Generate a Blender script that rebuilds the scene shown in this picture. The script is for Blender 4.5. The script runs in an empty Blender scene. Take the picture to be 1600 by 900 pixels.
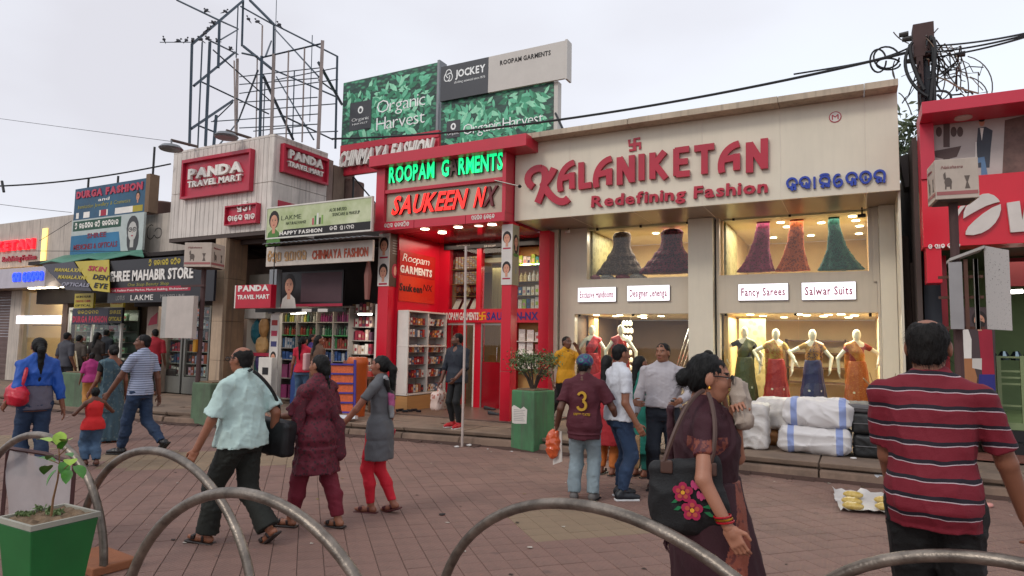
import bpy, math, random
import numpy as np
from mathutils import Vector, Matrix
random.seed(7); rng = np.random.default_rng(7)
R = math.radians
sc = bpy.context.scene
col = sc.collection
# ------------------------------------------------------------ camera
cd = bpy.data.cameras.new('camera'); cam = bpy.data.objects.new('camera', cd); col.objects.link(cam)
FP = 1025.0                                     # focal length in pixels of the 1600 px wide photograph
cd.sensor_width = 36; cd.lens = 36 * FP / 1600; cd.clip_start = .05; cd.clip_end = 3000
AX = np.array([0.88550628, 0.02354107, 0.46403064]); AY = np.array([0.46431022, -0.08173135, -0.88189342])
AZ = np.cross(AX, AY)
CAM = np.array([0, 0, 1.62])
cam.matrix_world = Matrix(((AX[0], AX[1], AX[2], 0), (AY[0], AY[1], AY[2], 0), (AZ[0], AZ[1], AZ[2], 1.62), (0, 0, 0, 1)))
sc.camera = cam
# ------------------------------------------------------------ overcast evening sky and a soft sun
SUN_EL, SUN_AZ = 40, 200
w = bpy.data.worlds.new('World'); sc.world = w; w.use_nodes = True
nt = w.node_tree; N = nt.nodes; L = nt.links; N.clear()
sky = N.new('ShaderNodeTexSky'); sky.sky_type = 'NISHITA'; sky.sun_disc = False
sky.sun_elevation = R(SUN_EL); sky.sun_rotation = R(SUN_AZ); sky.dust_density = 3; sky.altitude = 50
tc = N.new('ShaderNodeTexCoord'); mp = N.new('ShaderNodeMapping'); mp.inputs['Scale'].default_value = (1, 1, 2.2)
nz = N.new('ShaderNodeTexNoise'); nz.inputs['Scale'].default_value = 1.25; nz.inputs['Detail'].default_value = 5; nz.inputs['Roughness'].default_value = .42
cr = N.new('ShaderNodeValToRGB'); e = cr.color_ramp.elements
e[0].position = .36; e[0].color = (7.0, 6.95, 7.5, 1); e[1].position = .68; e[1].color = (8.7, 9.5, 10.4, 1)
k = cr.color_ramp.elements.new(.5); k.color = (8.3, 8.5, 9.2, 1)
mx = N.new('ShaderNodeMix'); mx.data_type = 'RGBA'; mx.inputs['Factor'].default_value = .93
bg = N.new('ShaderNodeBackground'); bg.inputs['Strength'].default_value = .1
out = N.new('ShaderNodeOutputWorld')
L.new(tc.outputs['Generated'], mp.inputs['Vector']); L.new(mp.outputs[0], nz.inputs['Vector']); L.new(nz.outputs['Fac'], cr.inputs['Fac'])
L.new(sky.outputs[0], mx.inputs[6]); L.new(cr.outputs[0], mx.inputs[7]); L.new(mx.outputs[2], bg.inputs['Color']); L.new(bg.outputs[0], out.inputs[0])
sl = bpy.data.lights.new('sun', 'SUN'); sl.energy = .9; sl.angle = R(14); sl.color = (1, .95, .88)
so = bpy.data.objects.new('sun', sl); col.objects.link(so)
so.rotation_euler = (R(90 - SUN_EL), 0, R(180 - SUN_AZ))
so.location = (0, 0, 30)
sc.view_settings.view_transform = 'Standard'; sc.view_settings.look = 'None'; sc.view_settings.gamma = 1; sc.view_settings.exposure = 0.2
sc.cycles.max_bounces = 7; sc.cycles.diffuse_bounces = 3; sc.cycles.glossy_bounces = 3; sc.cycles.transparent_max_bounces = 10
sc.cycles.sample_clamp_indirect = 4; sc.cycles.use_denoising = True

def at(px, py, **k):
 """The place on the plane x=, y= or z= that stands at a point of the 1600 x 900 photograph."""
 v = np.array([px - 800, -(py - 450), -FP])
 r = np.array([AX @ v, AY @ v, AZ @ v]); a, val = list(k.items())[0]; i = 'xyz'.index(a)
 return CAM + (val - CAM[i]) / r[i] * r
def proj(p):
 d = np.asarray(p) - CAM; v = np.array([AX, AY, AZ]).T @ d
 return 800 + v[0] / -v[2] * FP, 450 - v[1] / -v[2] * FP
# ------------------------------------------------------------ materials
def lin(c):
 if isinstance(c, str):
  c = c.lstrip('#'); c = [int(c[i:i + 2], 16) / 255 for i in (0, 2, 4)]
  c = [x / 12.92 if x <= .04045 else ((x + .055) / 1.055) ** 2.4 for x in c]
 return (c[0], c[1], c[2], 1)
MATS = {}
def mat(name, c, rough=.6, metal=0, var=.12, scale=3, bump=0, bscale=40, emit=0, dirt=0, c2=None, spec=.5, stretch=(1, 1, 1), coat=0, sub=0):
 if name in MATS: return MATS[name]
 m = bpy.data.materials.new(name); MATS[name] = m; m.use_nodes = True
 t = m.node_tree; n = t.nodes; l = t.links; b = n['Principled BSDF']
 b.inputs['Roughness'].default_value = rough; b.inputs['Metallic'].default_value = metal
 b.inputs['Specular IOR Level'].default_value = spec
 b.inputs['Coat Weight'].default_value = coat
 if sub: b.inputs['Subsurface Weight'].default_value = sub; b.inputs['Subsurface Radius'].default_value = (.012, .005, .003)
 c = lin(c)
 co = n.new('ShaderNodeTexCoord'); ma = n.new('ShaderNodeMapping'); ma.inputs['Scale'].default_value = stretch
 l.new(co.outputs['Object'], ma.inputs[0])
 a = n.new('ShaderNodeTexNoise'); a.inputs['Scale'].default_value = scale; a.inputs['Detail'].default_value = 6; a.inputs['Roughness'].default_value = .6
 l.new(ma.outputs[0], a.inputs['Vector'])
 r = n.new('ShaderNodeValToRGB'); r.color_ramp.elements[0].position = .3; r.color_ramp.elements[1].position = .7
 lo = tuple(x * (1 - var) for x in c[:3]) + (1,); hi = tuple(min(1, x * (1 + var * .7)) for x in c[:3]) + (1,)
 if c2 is not None: lo, hi = c, lin(c2)
 r.color_ramp.elements[0].color = lo; r.color_ramp.elements[1].color = hi
 l.new(a.outputs['Fac'], r.inputs[0]); out = r.outputs[0]
 if dirt:
  d = n.new('ShaderNodeTexNoise'); d.inputs['Scale'].default_value = 1.3; d.inputs['Detail'].default_value = 9; d.inputs['Roughness'].default_value = .72
  mp = n.new('ShaderNodeMapping'); mp.inputs['Scale'].default_value = (1.6, 1.6, .55); l.new(co.outputs['Object'], mp.inputs[0]); l.new(mp.outputs[0], d.inputs['Vector'])
  rr = n.new('ShaderNodeValToRGB'); rr.color_ramp.elements[0].position = .46; rr.color_ramp.elements[1].position = .7
  l.new(d.outputs['Fac'], rr.inputs[0])
  mu = n.new('ShaderNodeMath'); mu.operation = 'MULTIPLY'; mu.inputs[1].default_value = dirt; l.new(rr.outputs[0], mu.inputs[0])
  mi = n.new('ShaderNodeMix'); mi.data_type = 'RGBA'; l.new(mu.outputs[0], mi.inputs[0]); l.new(out, mi.inputs[6]); mi.inputs[7].default_value = (.045, .036, .03, 1); out = mi.outputs[2]
 l.new(out, b.inputs['Base Color'])
 if bump:
  q = n.new('ShaderNodeTexNoise'); q.inputs['Scale'].default_value = bscale; q.inputs['Detail'].default_value = 4; l.new(ma.outputs[0], q.inputs['Vector'])
  u = n.new('ShaderNodeBump'); u.inputs['Strength'].default_value = bump; u.inputs['Distance'].default_value = .01
  l.new(q.outputs['Fac'], u.inputs['Height']); l.new(u.outputs[0], b.inputs['Normal'])
 if emit: b.inputs['Emission Color'].default_value = c; b.inputs['Emission Strength'].default_value = emit
 return m
def mnode(m): return m.node_tree.nodes, m.node_tree.links, m.node_tree.nodes['Principled BSDF']
def stripes(name, ramp, period, rough=.8, axis='Z', wob=.0, base=None, phase=0):
 """cloth with woven bands; ramp = [(pos, colour)...] constant steps over one period in metres"""
 m = mat(name, ramp[0][1], rough=rough, var=.1, scale=9, bump=.25, bscale=160); n, l, b = mnode(m)
 co = n.new('ShaderNodeTexCoord'); sx = n.new('ShaderNodeSeparateXYZ'); l.new(co.outputs['Object'], sx.inputs[0])
 nz = n.new('ShaderNodeTexNoise'); nz.inputs['Scale'].default_value = 6; l.new(co.outputs['Object'], nz.inputs['Vector'])
 a = n.new('ShaderNodeMath'); a.operation = 'MULTIPLY_ADD'; l.new(nz.outputs['Fac'], a.inputs[0]); a.inputs[1].default_value = wob; l.new(sx.outputs[axis], a.inputs[2])
 d = n.new('ShaderNodeMath'); d.operation = 'MULTIPLY_ADD'; l.new(a.outputs[0], d.inputs[0]); d.inputs[1].default_value = 1 / period; d.inputs[2].default_value = phase
 f = n.new('ShaderNodeMath'); f.operation = 'FRACT'; l.new(d.outputs[0], f.inputs[0])
 r = n.new('ShaderNodeValToRGB'); r.color_ramp.interpolation = 'CONSTANT'; el = r.color_ramp.elements
 el[0].position = 0; el[0].color = lin(ramp[0][1]); el[1].position = ramp[1][0]; el[1].color = lin(ramp[1][1])
 for p, c in ramp[2:]: el.new(p).color = lin(c)
 l.new(f.outputs[0], r.inputs[0]); l.new(r.outputs[0], b.inputs['Base Color']); return m
def pattern(name, c1, c2, scale=30, thr=.5, rough=.8, kind='voronoi', metal=0, stretch=(1, 1, 1)):
 """woven or printed two-colour pattern"""
 m = mat(name, c1, rough=rough, bump=.3, bscale=120, metal=metal); n, l, b = mnode(m)
 co = n.new('ShaderNodeTexCoord'); ma = n.new('ShaderNodeMapping'); ma.inputs['Scale'].default_value = stretch; l.new(co.outputs['Object'], ma.inputs[0])
 if kind == 'voronoi':
  v = n.new('ShaderNodeTexVoronoi'); v.inputs['Scale'].default_value = scale; s = v.outputs['Distance']
 else:
  v = n.new('ShaderNodeTexNoise'); v.inputs['Scale'].default_value = scale; v.inputs['Detail'].default_value = 3; s = v.outputs['Fac']
 l.new(ma.outputs[0], v.inputs['Vector'])
 r = n.new('ShaderNodeValToRGB'); r.color_ramp.elements[0].position = thr - .04; r.color_ramp.elements[1].position = thr + .04
 r.color_ramp.elements[0].color = lin(c2); r.color_ramp.elements[1].color = lin(c1)
 l.new(s, r.inputs[0]); l.new(r.outputs[0], b.inputs['Base Color']); return m
def glass_mat(name, tint=(.9, .95, .93), refl=.06):
 if name in MATS: return MATS[name]
 m = bpy.data.materials.new(name); MATS[name] = m; m.use_nodes = True; n = m.node_tree.nodes; l = m.node_tree.links; n.clear()
 o = n.new('ShaderNodeOutputMaterial'); t = n.new('ShaderNodeBsdfTransparent'); g = n.new('ShaderNodeBsdfGlossy'); x = n.new('ShaderNodeMixShader')
 t.inputs[0].default_value = tint + (1,); g.inputs['Roughness'].default_value = .02; g.inputs[0].default_value = (.9, .9, .9, 1)
 f = n.new('ShaderNodeFresnel'); f.inputs[0].default_value = 1.45
 a = n.new('ShaderNodeMath'); a.operation = 'ADD'; a.inputs[1].default_value = refl * .3; l.new(f.outputs[0], a.inputs[0])
 gm = n.new('ShaderNodeNewGeometry'); iv = n.new('ShaderNodeMath'); iv.operation = 'SUBTRACT'; iv.inputs[0].default_value = 1; l.new(gm.outputs['Backfacing'], iv.inputs[1]); mu = n.new('ShaderNodeMath'); mu.operation = 'MULTIPLY'; l.new(a.outputs[0], mu.inputs[0]); l.new(iv.outputs[0], mu.inputs[1])
 l.new(mu.outputs[0], x.inputs[0]); l.new(t.outputs[0], x.inputs[1]); l.new(g.outputs[0], x.inputs[2]); l.new(x.outputs[0], o.inputs[0]); return m
def streak(m, k=.5):
 n, l, b = mnode(m); old = b.inputs['Base Color'].links[0].from_socket; co = n.new('ShaderNodeTexCoord'); ma = n.new('ShaderNodeMapping'); ma.inputs['Scale'].default_value = (9, 9, .5); l.new(co.outputs['Object'], ma.inputs[0])
 a = n.new('ShaderNodeTexNoise'); a.inputs['Scale'].default_value = 1.5; a.inputs['Detail'].default_value = 7; l.new(ma.outputs[0], a.inputs[0]); r = n.new('ShaderNodeValToRGB'); r.color_ramp.elements[0].position = .52; r.color_ramp.elements[1].position = .72; l.new(a.outputs['Fac'], r.inputs[0])
 mu = n.new('ShaderNodeMath'); mu.operation = 'MULTIPLY'; mu.inputs[1].default_value = k; l.new(r.outputs[0], mu.inputs[0]); mi = n.new('ShaderNodeMix'); mi.data_type = 'RGBA'; l.new(mu.outputs[0], mi.inputs[0]); l.new(old, mi.inputs[6]); mi.inputs[7].default_value = (.09, .07, .065, 1); l.new(mi.outputs[2], b.inputs['Base Color']); return m
# ------------------------------------------------------------ objects
OFF = {}
def tag(o, label=None, cat=None, group=None, kind=None):
 if label: o['label'] = label
 if cat: o['category'] = cat
 if group: o['group'] = group
 if kind: o['kind'] = kind
 return o
def thing(name, label, cat, loc=(0, 0, 0), group=None, rz=0):
 o = bpy.data.objects.new(name, None); col.objects.link(o); o.location = loc; o.rotation_euler = (0, 0, rz); o.empty_display_size = .2
 OFF[o.name] = np.array(loc, float); return tag(o, label, cat, group)
def link_mesh(name, me, parent, off=None):
 o = bpy.data.objects.new(name, me); col.objects.link(o)
 if parent is not None: o.parent = parent
 return o
def copy_tree(o, parent=None, **k):
 c = o.copy(); col.objects.link(c)
 if parent is not None: c.parent = parent
 for ch in list(o.children): copy_tree(ch, c)
 return c
def unit(a): a = np.asarray(a, float); return a / (np.linalg.norm(a) + 1e-12)
class MB:
 """collects shapes in world coordinates and links them as one mesh object"""
 def __init__(s): s.v = []; s.f = []; s.mi = []; s.ms = []
 def m(s, m):
  if m not in s.ms: s.ms.append(m)
  return s.ms.index(m)
 def add(s, vs, fs, m):
  b = len(s.v); s.v += [tuple(map(float, p)) for p in vs]; i = s.m(m)
  for f in fs: s.f.append(tuple(b + k for k in f)); s.mi.append(i)
  return s
 def box(s, x0, x1, y0, y1, z0, z1, m, rz=0, c=None):
  x0, x1 = min(x0, x1), max(x0, x1); y0, y1 = min(y0, y1), max(y0, y1); z0, z1 = min(z0, z1), max(z0, z1)
  vs = [(x, y, z) for z in (z0, z1) for y in (y0, y1) for x in (x0, x1)]
  if rz:
   cx, cy = c if c is not None else ((x0 + x1) / 2, (y0 + y1) / 2); ca, sa = math.cos(rz), math.sin(rz)
   vs = [(cx + (x - cx) * ca - (y - cy) * sa, cy + (x - cx) * sa + (y - cy) * ca, z) for x, y, z in vs]
  return s.add(vs, [(0, 2, 3, 1), (4, 5, 7, 6), (0, 1, 5, 4), (2, 6, 7, 3), (0, 4, 6, 2), (1, 3, 7, 5)], m)
 def hexa(s, p, m): return s.add(p, [(0, 3, 2, 1), (4, 5, 6, 7), (0, 1, 5, 4), (1, 2, 6, 5), (2, 3, 7, 6), (3, 0, 4, 7)], m)  # 4 bottom, 4 top, both round
 def quad(s, p, m): return s.add(p, [tuple(range(len(p)))], m)
 def prism(s, fr, poly, z0, z1, m):
  """poly = 2D outline in frame fr, extruded from z0 to z1 along its normal"""
  n = len(poly); a = sum(poly[i][0] * poly[(i + 1) % n][1] - poly[(i + 1) % n][0] * poly[i][1] for i in range(n))
  if a < 0: poly = poly[::-1]
  vs = [fr.p(x, y, z0) for x, y in poly] + [fr.p(x, y, z1) for x, y in poly]
  return s.add(vs, [tuple(range(n))[::-1], tuple(range(n, 2 * n))] + [(i, (i + 1) % n, n + (i + 1) % n, n + i) for i in range(n)], m)
 def tube(s, pts, r, m, n=8, cap=True):
  pts = [np.asarray(p, float) for p in pts]; k = len(pts); rr = r if hasattr(r, '__len__') else [r] * k
  vs = []; up = None
  for i, p in enumerate(pts):
   t = unit(pts[min(i + 1, k - 1)] - pts[max(i - 1, 0)])
   if up is None: up = np.array([0, 0, 1.]) if abs(t[2]) < .9 else np.array([1., 0, 0])
   u = unit(up - t * (up @ t)); v = np.cross(t, u); up = u
   vs += [p + rr[i] * (u * math.cos(2 * math.pi * j / n) + v * math.sin(2 * math.pi * j / n)) for j in range(n)]
  fs = [(i * n + j, i * n + (j + 1) % n, (i + 1) * n + (j + 1) % n, (i + 1) * n + j) for i in range(k - 1) for j in range(n)]
  if cap: fs += [tuple(range(n))[::-1], tuple((k - 1) * n + j for j in range(n))]
  return s.add(vs, fs, m)
 def lathe(s, c, prof, m, n=16):
  vs = [(c[0] + r * math.cos(2 * math.pi * j / n), c[1] + r * math.sin(2 * math.pi * j / n), c[2] + z) for r, z in prof for j in range(n)]
  k = len(prof)
  return s.add(vs, [(i * n + j, i * n + (j + 1) % n, (i + 1) * n + (j + 1) % n, (i + 1) * n + j) for i in range(k - 1) for j in range(n)] + [tuple(range(n))[::-1], tuple((k - 1) * n + j for j in range(n))], m)
 def build(s, name, parent=None, label=None, cat=None, group=None, kind=None, smooth=False, bevel=0, loc=None, local=False):
  vs = np.array(s.v)
  if local: off = np.zeros(3); loc = (0, 0, 0)
  elif parent is None:
   lo, hi = vs.min(0), vs.max(0); off = np.array([(lo[0] + hi[0]) / 2, (lo[1] + hi[1]) / 2, lo[2]]) if loc is None else np.array(loc); loc = off
  else: off = OFF.get(parent.name, np.zeros(3)); loc = (0, 0, 0)
  me = bpy.data.meshes.new(name); me.from_pydata((vs - off).tolist(), [], s.f)
  for m in s.ms: me.materials.append(m)
  me.polygons.foreach_set('material_index', s.mi)
  if smooth: me.polygons.foreach_set('use_smooth', [True] * len(s.f))
  me.update(); o = link_mesh(name, me, parent); o.location = loc; OFF[o.name] = off if not local else np.zeros(3)
  if smooth == 'auto':
   me.polygons.foreach_set('use_smooth', [True] * len(s.f)); me.set_sharp_from_angle(angle=R(40))
  if bevel:
   b = o.modifiers.new('bevel', 'BEVEL'); b.width = bevel; b.segments = 2; b.limit_method = 'ANGLE'
  return tag(o, label, cat, group, kind)
class Fr:
 """a wall-like frame: origin o, r to the right, u up, n towards the viewer"""
 def __init__(s, o, r=(1, 0, 0), u=(0, 0, 1)): s.o = np.array(o, float); s.r = unit(r); s.u = unit(u); s.n = np.cross(s.r, s.u)
 def p(s, x, y, z=0): return s.o + s.r * x + s.u * y + s.n * z
def frY(y): return Fr((0, y, 0))
def boxpx(mb, a, b, y, d, m):
 """box whose front face at depth y spans photo points a (top left) and b (bottom right), d thick"""
 p, q = at(*a, y=y), at(*b, y=y); mb.box(p[0], q[0], y, y + d, q[2], p[2], m); return p, q
# ------------------------------------------------------------ lettering
GL = {}
def glyph(ch, off):
 k = (ch, off)
 if k not in GL:
  cu = bpy.data.curves.new('t', 'FONT'); cu.body = ch; cu.size = 1; cu.offset = off; cu.resolution_u = 2; cu.fill_mode = 'FRONT'; cu.extrude = .1
  ob = bpy.data.objects.new('t', cu); col.objects.link(ob); dg = bpy.context.evaluated_depsgraph_get()
  me = ob.evaluated_get(dg).to_mesh(); v = [tuple(x.co) for x in me.vertices]; f = [tuple(p.vertices) for p in me.polygons]
  ob.evaluated_get(dg).to_mesh_clear(); bpy.data.objects.remove(ob); GL[k] = (v, f)
 return GL[k]
KERN = {' ': .34}
def layout(s, off, gap=.07, sp=.3):
 x = 0; out = []
 for ch in s:
  if ch == ' ': x += sp; continue
  v, f = glyph(ch, off)
  if not v: continue
  a = np.array(v); x0, x1 = a[:, 0].min(), a[:, 0].max(); a[:, 0] += x - x0; out.append((a, f)); x += x1 - x0 + gap
 return out, x - gap
def write(s, fr, x0, y0, wd, ht, m, parent, depth=.004, z=0, off=.02, gap=.07, sp=.3, shear=0, each=None, caps=True, mb=None, arc=None, mats=None, side=None):
 """lettering of the given width and (capital) height; each=name makes every letter a part of its own"""
 gs, W = layout(s, off, gap, sp)
 H = max(a[:, 1].max() for a, f in gs) if not caps else .73 + off
 lo = -off
 own = mb is None and each is None
 if own: mb = MB()
 i = 0
 for a, f in gs:
  b = a.copy(); X = x0 + b[:, 0] / W * wd; Y = y0 + (b[:, 1] - lo) / (H - lo) * ht; X = X + shear * (Y - y0)
  if arc: Y = Y + arc(X)
  Zc = z + (b[:, 2] + .1) / .2 * depth
  vs = [fr.p(p, q, r) for p, q, r in zip(X, Y, Zc)]
  mm = mats[i] if mats else m
  if each:
   q = MB()
   if side is None: q.add(vs, f, mm)
   else:
    cap = [g for g in f if all(a[k, 2] > .05 for k in g)]; q.add(vs, cap, mm); b0 = [g for g in f if not all(a[k, 2] > .05 for k in g)]; q.f += [tuple(g) for g in b0]; q.mi += [q.m(side)] * len(b0)
   q.build(each, parent)
  else: mb.add(vs, f, mm)
  i += 1
 if own: return mb.build('lettering', parent)
def ribbon(mb, fr, pts, wd, m, z=0, d=.004, closed=False):
 """a flat pen stroke of width wd"""
 P = np.array(pts, float); k = len(P)
 if k < 2: return
 L_, R_ = [], []
 for i in range(k):
  if closed: t = P[(i + 1) % k] - P[i - 1]
  else: t = P[min(i + 1, k - 1)] - P[max(i - 1, 0)]
  t = t / (np.hypot(*t) + 1e-9); n = np.array([-t[1], t[0]]); c = 1.
  if 0 < i < k - 1:
   e = P[i + 1] - P[i]; e = e / (np.hypot(*e) + 1e-9); c = max(.6, abs(e @ t))
  L_.append(P[i] + n * wd / 2 / c); R_.append(P[i] - n * wd / 2 / c)
 vs = [fr.p(*p, z) for p in L_] + [fr.p(*p, z) for p in R_] + [fr.p(*p, z + d) for p in L_] + [fr.p(*p, z + d) for p in R_]
 n = k; fs = []
 for i in range(n if closed else n - 1):
  j = (i + 1) % n
  fs += [(i, j, n + j, n + i), (2 * n + i, 3 * n + i, 3 * n + j, 2 * n + j), (i, 2 * n + i, 2 * n + j, j), (n + i, n + j, 3 * n + j, 3 * n + i)]
 if not closed: fs += [(0, n, 3 * n, 2 * n), (n - 1, 3 * n - 1, 4 * n - 1, 2 * n - 1)][:2]
 mb.add(vs, fs, m)
def arcp(cx, cy, rx, ry, a0, a1, n=10): return [(cx + rx * math.cos(R(a0 + (a1 - a0) * i / n)), cy + ry * math.sin(R(a0 + (a1 - a0) * i / n))) for i in range(n + 1)]
# Odia letters as pen strokes in a unit box (0..~1 wide, 0..1 high)
OD = {
 'ka': [arcp(.42, .58, .4, .36, -20, 200), arcp(.3, .4, .22, .16, 150, 420), [(.42, .36), (.42, .05), (.5, 0)], [(.64, .5), (.7, .2), (.66, 0)]],
 'lla': [arcp(.42, .58, .4, .36, -30, 200), arcp(.36, .4, .2, .18, 120, 400), [(.56, .4), (.56, .05)], [(.78, .45), (.74, .05)]],
 'aa': [[(.15, .9), (.15, 0)]],
 'ni': [arcp(.42, .55, .38, .3, -30, 205), [(.06, .42), (.4, .3), (.2, .12), (.35, .02)], [(.75, .42), (.72, .02)], arcp(.42, .88, .34, .14, 10, 175), [(.35, .3), (.55, .3), (.55, .05)]],
 'e': [arcp(.42, .45, .34, .45, 60, 320), arcp(.5, .3, .22, .22, -120, 170)],
 'ta': [arcp(.42, .55, .4, .38, -50, 220), arcp(.42, .35, .28, .25, 160, 380), [(.42, .35), (.42, .6)]],
 'na': [arcp(.42, .58, .38, .34, -20, 205), [(.08, .45), (.35, .42), (.2, .2), (.35, .02)], [(.5, .42), (.5, .05)], [(.78, .5), (.74, 0)]],
 'cha': [arcp(.42, .6, .38, .34, -30, 200), arcp(.34, .3, .24, .22, 130, 420), arcp(.42, 1.0, .2, .12, 0, 180)],
 'nma': [arcp(.4, .6, .36, .34, -40, 200), arcp(.4, .18, .3, .2, 160, 380), [(.4, .6), (.62, .3), (.62, -.15)]],
 'ya': [arcp(.35, .6, .3, .32, 0, 200), [(.05, .5), (.1, .05), (.7, .05)], [(.72, .9), (.72, 0)]],
 'pa': [arcp(.35, .6, .3, .3, 30, 330), [(.65, .95), (.65, 0), (.1, .05)]],
 'sa': [arcp(.35, .6, .32, .32, -30, 210), [(.1, .4), (.35, .2), (.35, 0)], [(.75, .95), (.75, 0)]],
 'ra': [arcp(.4, .55, .36, .38, -60, 240), arcp(.4, .3, .18, .16, 0, 360)],
 'ma': [arcp(.35, .62, .3, .3, 10, 350), [(.6, .3), (.2, .05)], [(.75, .95), (.75, 0)]],
 'sh': [arcp(.36, .6, .34, .34, -10, 190), arcp(.36, .25, .26, .22, 180, 420), arcp(.36, 1.02, .3, .1, 0, 180)],
}
def odia(names, fr, x0, y0, wd, ht, m, parent, pen=.12, d=.004, z=0, each=None, mb=None):
 own = mb is None and each is None
 if own: mb = MB()
 adv = [.55 if n == 'aa' else (.55 if n == ' ' else 1.05) for n in names]; W = sum(adv); x = 0
 for n, a in zip(names, adv):
  if n != ' ':
   q = MB() if each else mb
   for i, st in enumerate(OD[n]): ribbon(q, fr, [(x0 + (x + p[0]) / W * wd, y0 + p[1] * ht) for p in st], pen * ht, m, z + i * .0006, d)
   if each: q.build(each, parent)
  x += a
 if own: return mb.build('lettering', parent)
# ------------------------------------------------------------ solid figures grown from a distance field
def smin(a, b, k):
 if k <= 0: return np.minimum(a, b)
 h = np.maximum(k - np.abs(a - b), 0) / k; return np.minimum(a, b) - h * h * k * .25
def fold(P, amp, fr, seed, st=(1, 1, 1)):
 r = np.random.default_rng(seed); o = 0
 for i in range(5):
  d = r.normal(size=3) * np.array(st); d = d / np.linalg.norm(d); f = fr * r.uniform(.6, 1.7)
  w_ = np.sin((P @ d) * f + r.uniform(0, 6.3) + 1.4 * np.sin((P @ r.normal(size=3)) * fr * .35)); o = o + (w_ if i % 2 else (1 - 2.6 * (1 - np.abs(w_)) ** 2.2) * .9)
 return amp * o / 3
def pdist(pr, P):
 t = pr[0]
 if t in 'cf':
  a, b, ra, rb = pr[1:5]; ba = b - a; L2 = ba @ ba + 1e-12; tt = ((P - a) @ ba) / L2; tc = np.clip(tt, 0, 1)
  d = np.linalg.norm(P - a - tc[:, None] * ba, axis=1) - (ra + (rb - ra) * tc)
  if t == 'f':
   Lh = math.sqrt(L2); d = np.maximum(d, (tt - 1) * Lh)
  return d
 if t == 'e':
  c, r, M = pr[1:4]; q = P - c
  if M is not None: q = q @ M
  k0 = np.linalg.norm(q / r, axis=1); k1 = np.linalg.norm(q / (r * r), axis=1) + 1e-9
  return k0 * (k0 - 1) / k1
 if t == 'b':
  c, hf, rd, M = pr[1:5]; q = P - c
  if M is not None: q = q @ M
  q = np.abs(q) - (hf - rd); return np.linalg.norm(np.maximum(q, 0), axis=1) + np.minimum(q.max(1), 0) - rd
 if t == 'l':      # loft along z: rows (z, cx, cy, wx, wy)
  rows = pr[1]; z = np.clip(P[:, 2], rows[0, 0], rows[-1, 0]); c = [np.interp(z, rows[:, 0], rows[:, i]) for i in (1, 2, 3, 4)]
  dx = P[:, 0] - c[0]; dy = P[:, 1] - c[1]; wx, wy = c[2], c[3]
  if len(pr) > 3 and pr[3]:
   n, am, ph = pr[3]; th = np.arctan2(dy / wy, dx / wx); s = 1 + am * np.sin(n * th + ph) * np.interp(P[:, 2], [rows[0, 0], rows[-1, 0]], [1, .15]); wx = wx * s; wy = wy * s
  k0 = np.sqrt((dx / wx) ** 2 + (dy / wy) ** 2) + 1e-9; k1 = np.sqrt((dx / wx ** 2) ** 2 + (dy / wy ** 2) ** 2) + 1e-9
  d = k0 * (k0 - 1) / k1; d = np.maximum(d, -np.minimum(wx, wy))
  return np.maximum(d, np.maximum(rows[0, 0] - P[:, 2], P[:, 2] - rows[-1, 0]))
def pbox(pr):
 t = pr[0]
 if t in 'cf': a, b, ra, rb = pr[1:5]; r = max(ra, rb); return np.minimum(a, b) - r, np.maximum(a, b) + r
 if t == 'e': r = pr[2].max() if pr[3] is not None else pr[2]; return pr[1] - r, pr[1] + r
 if t == 'b': r = np.linalg.norm(pr[2]) if pr[4] is not None else pr[2]; return pr[1] - r, pr[1] + r
 if t == 'l':
  w = pr[1]; return np.array([(w[:, 1] - w[:, 3] * 1.15).min(), (w[:, 2] - w[:, 4] * 1.15).min(), w[0, 0]]), np.array([(w[:, 1] + w[:, 3] * 1.15).max(), (w[:, 2] + w[:, 4] * 1.15).max(), w[-1, 0]])
A3 = lambda *p: np.array(p, float)
def C(a, b, ra, rb, k=.02): return ('c', A3(*a), A3(*b), ra, rb, k)
def Fc(a, b, ra, rb, k=.015): return ('f', A3(*a), A3(*b), ra, rb, k)
def E(c, r, k=.02, M=None): return ('e', A3(*c), A3(*r), M, k)
def B(c, h, rd=.01, k=.01, M=None): return ('b', A3(*c), A3(*h), rd, M, k)
def Lo(rows, k=.02, fl=None): return ('l', np.array(sorted(rows), float), k, fl)
def kof(p): return p[2] if p[0] == 'l' else p[-1]
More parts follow.
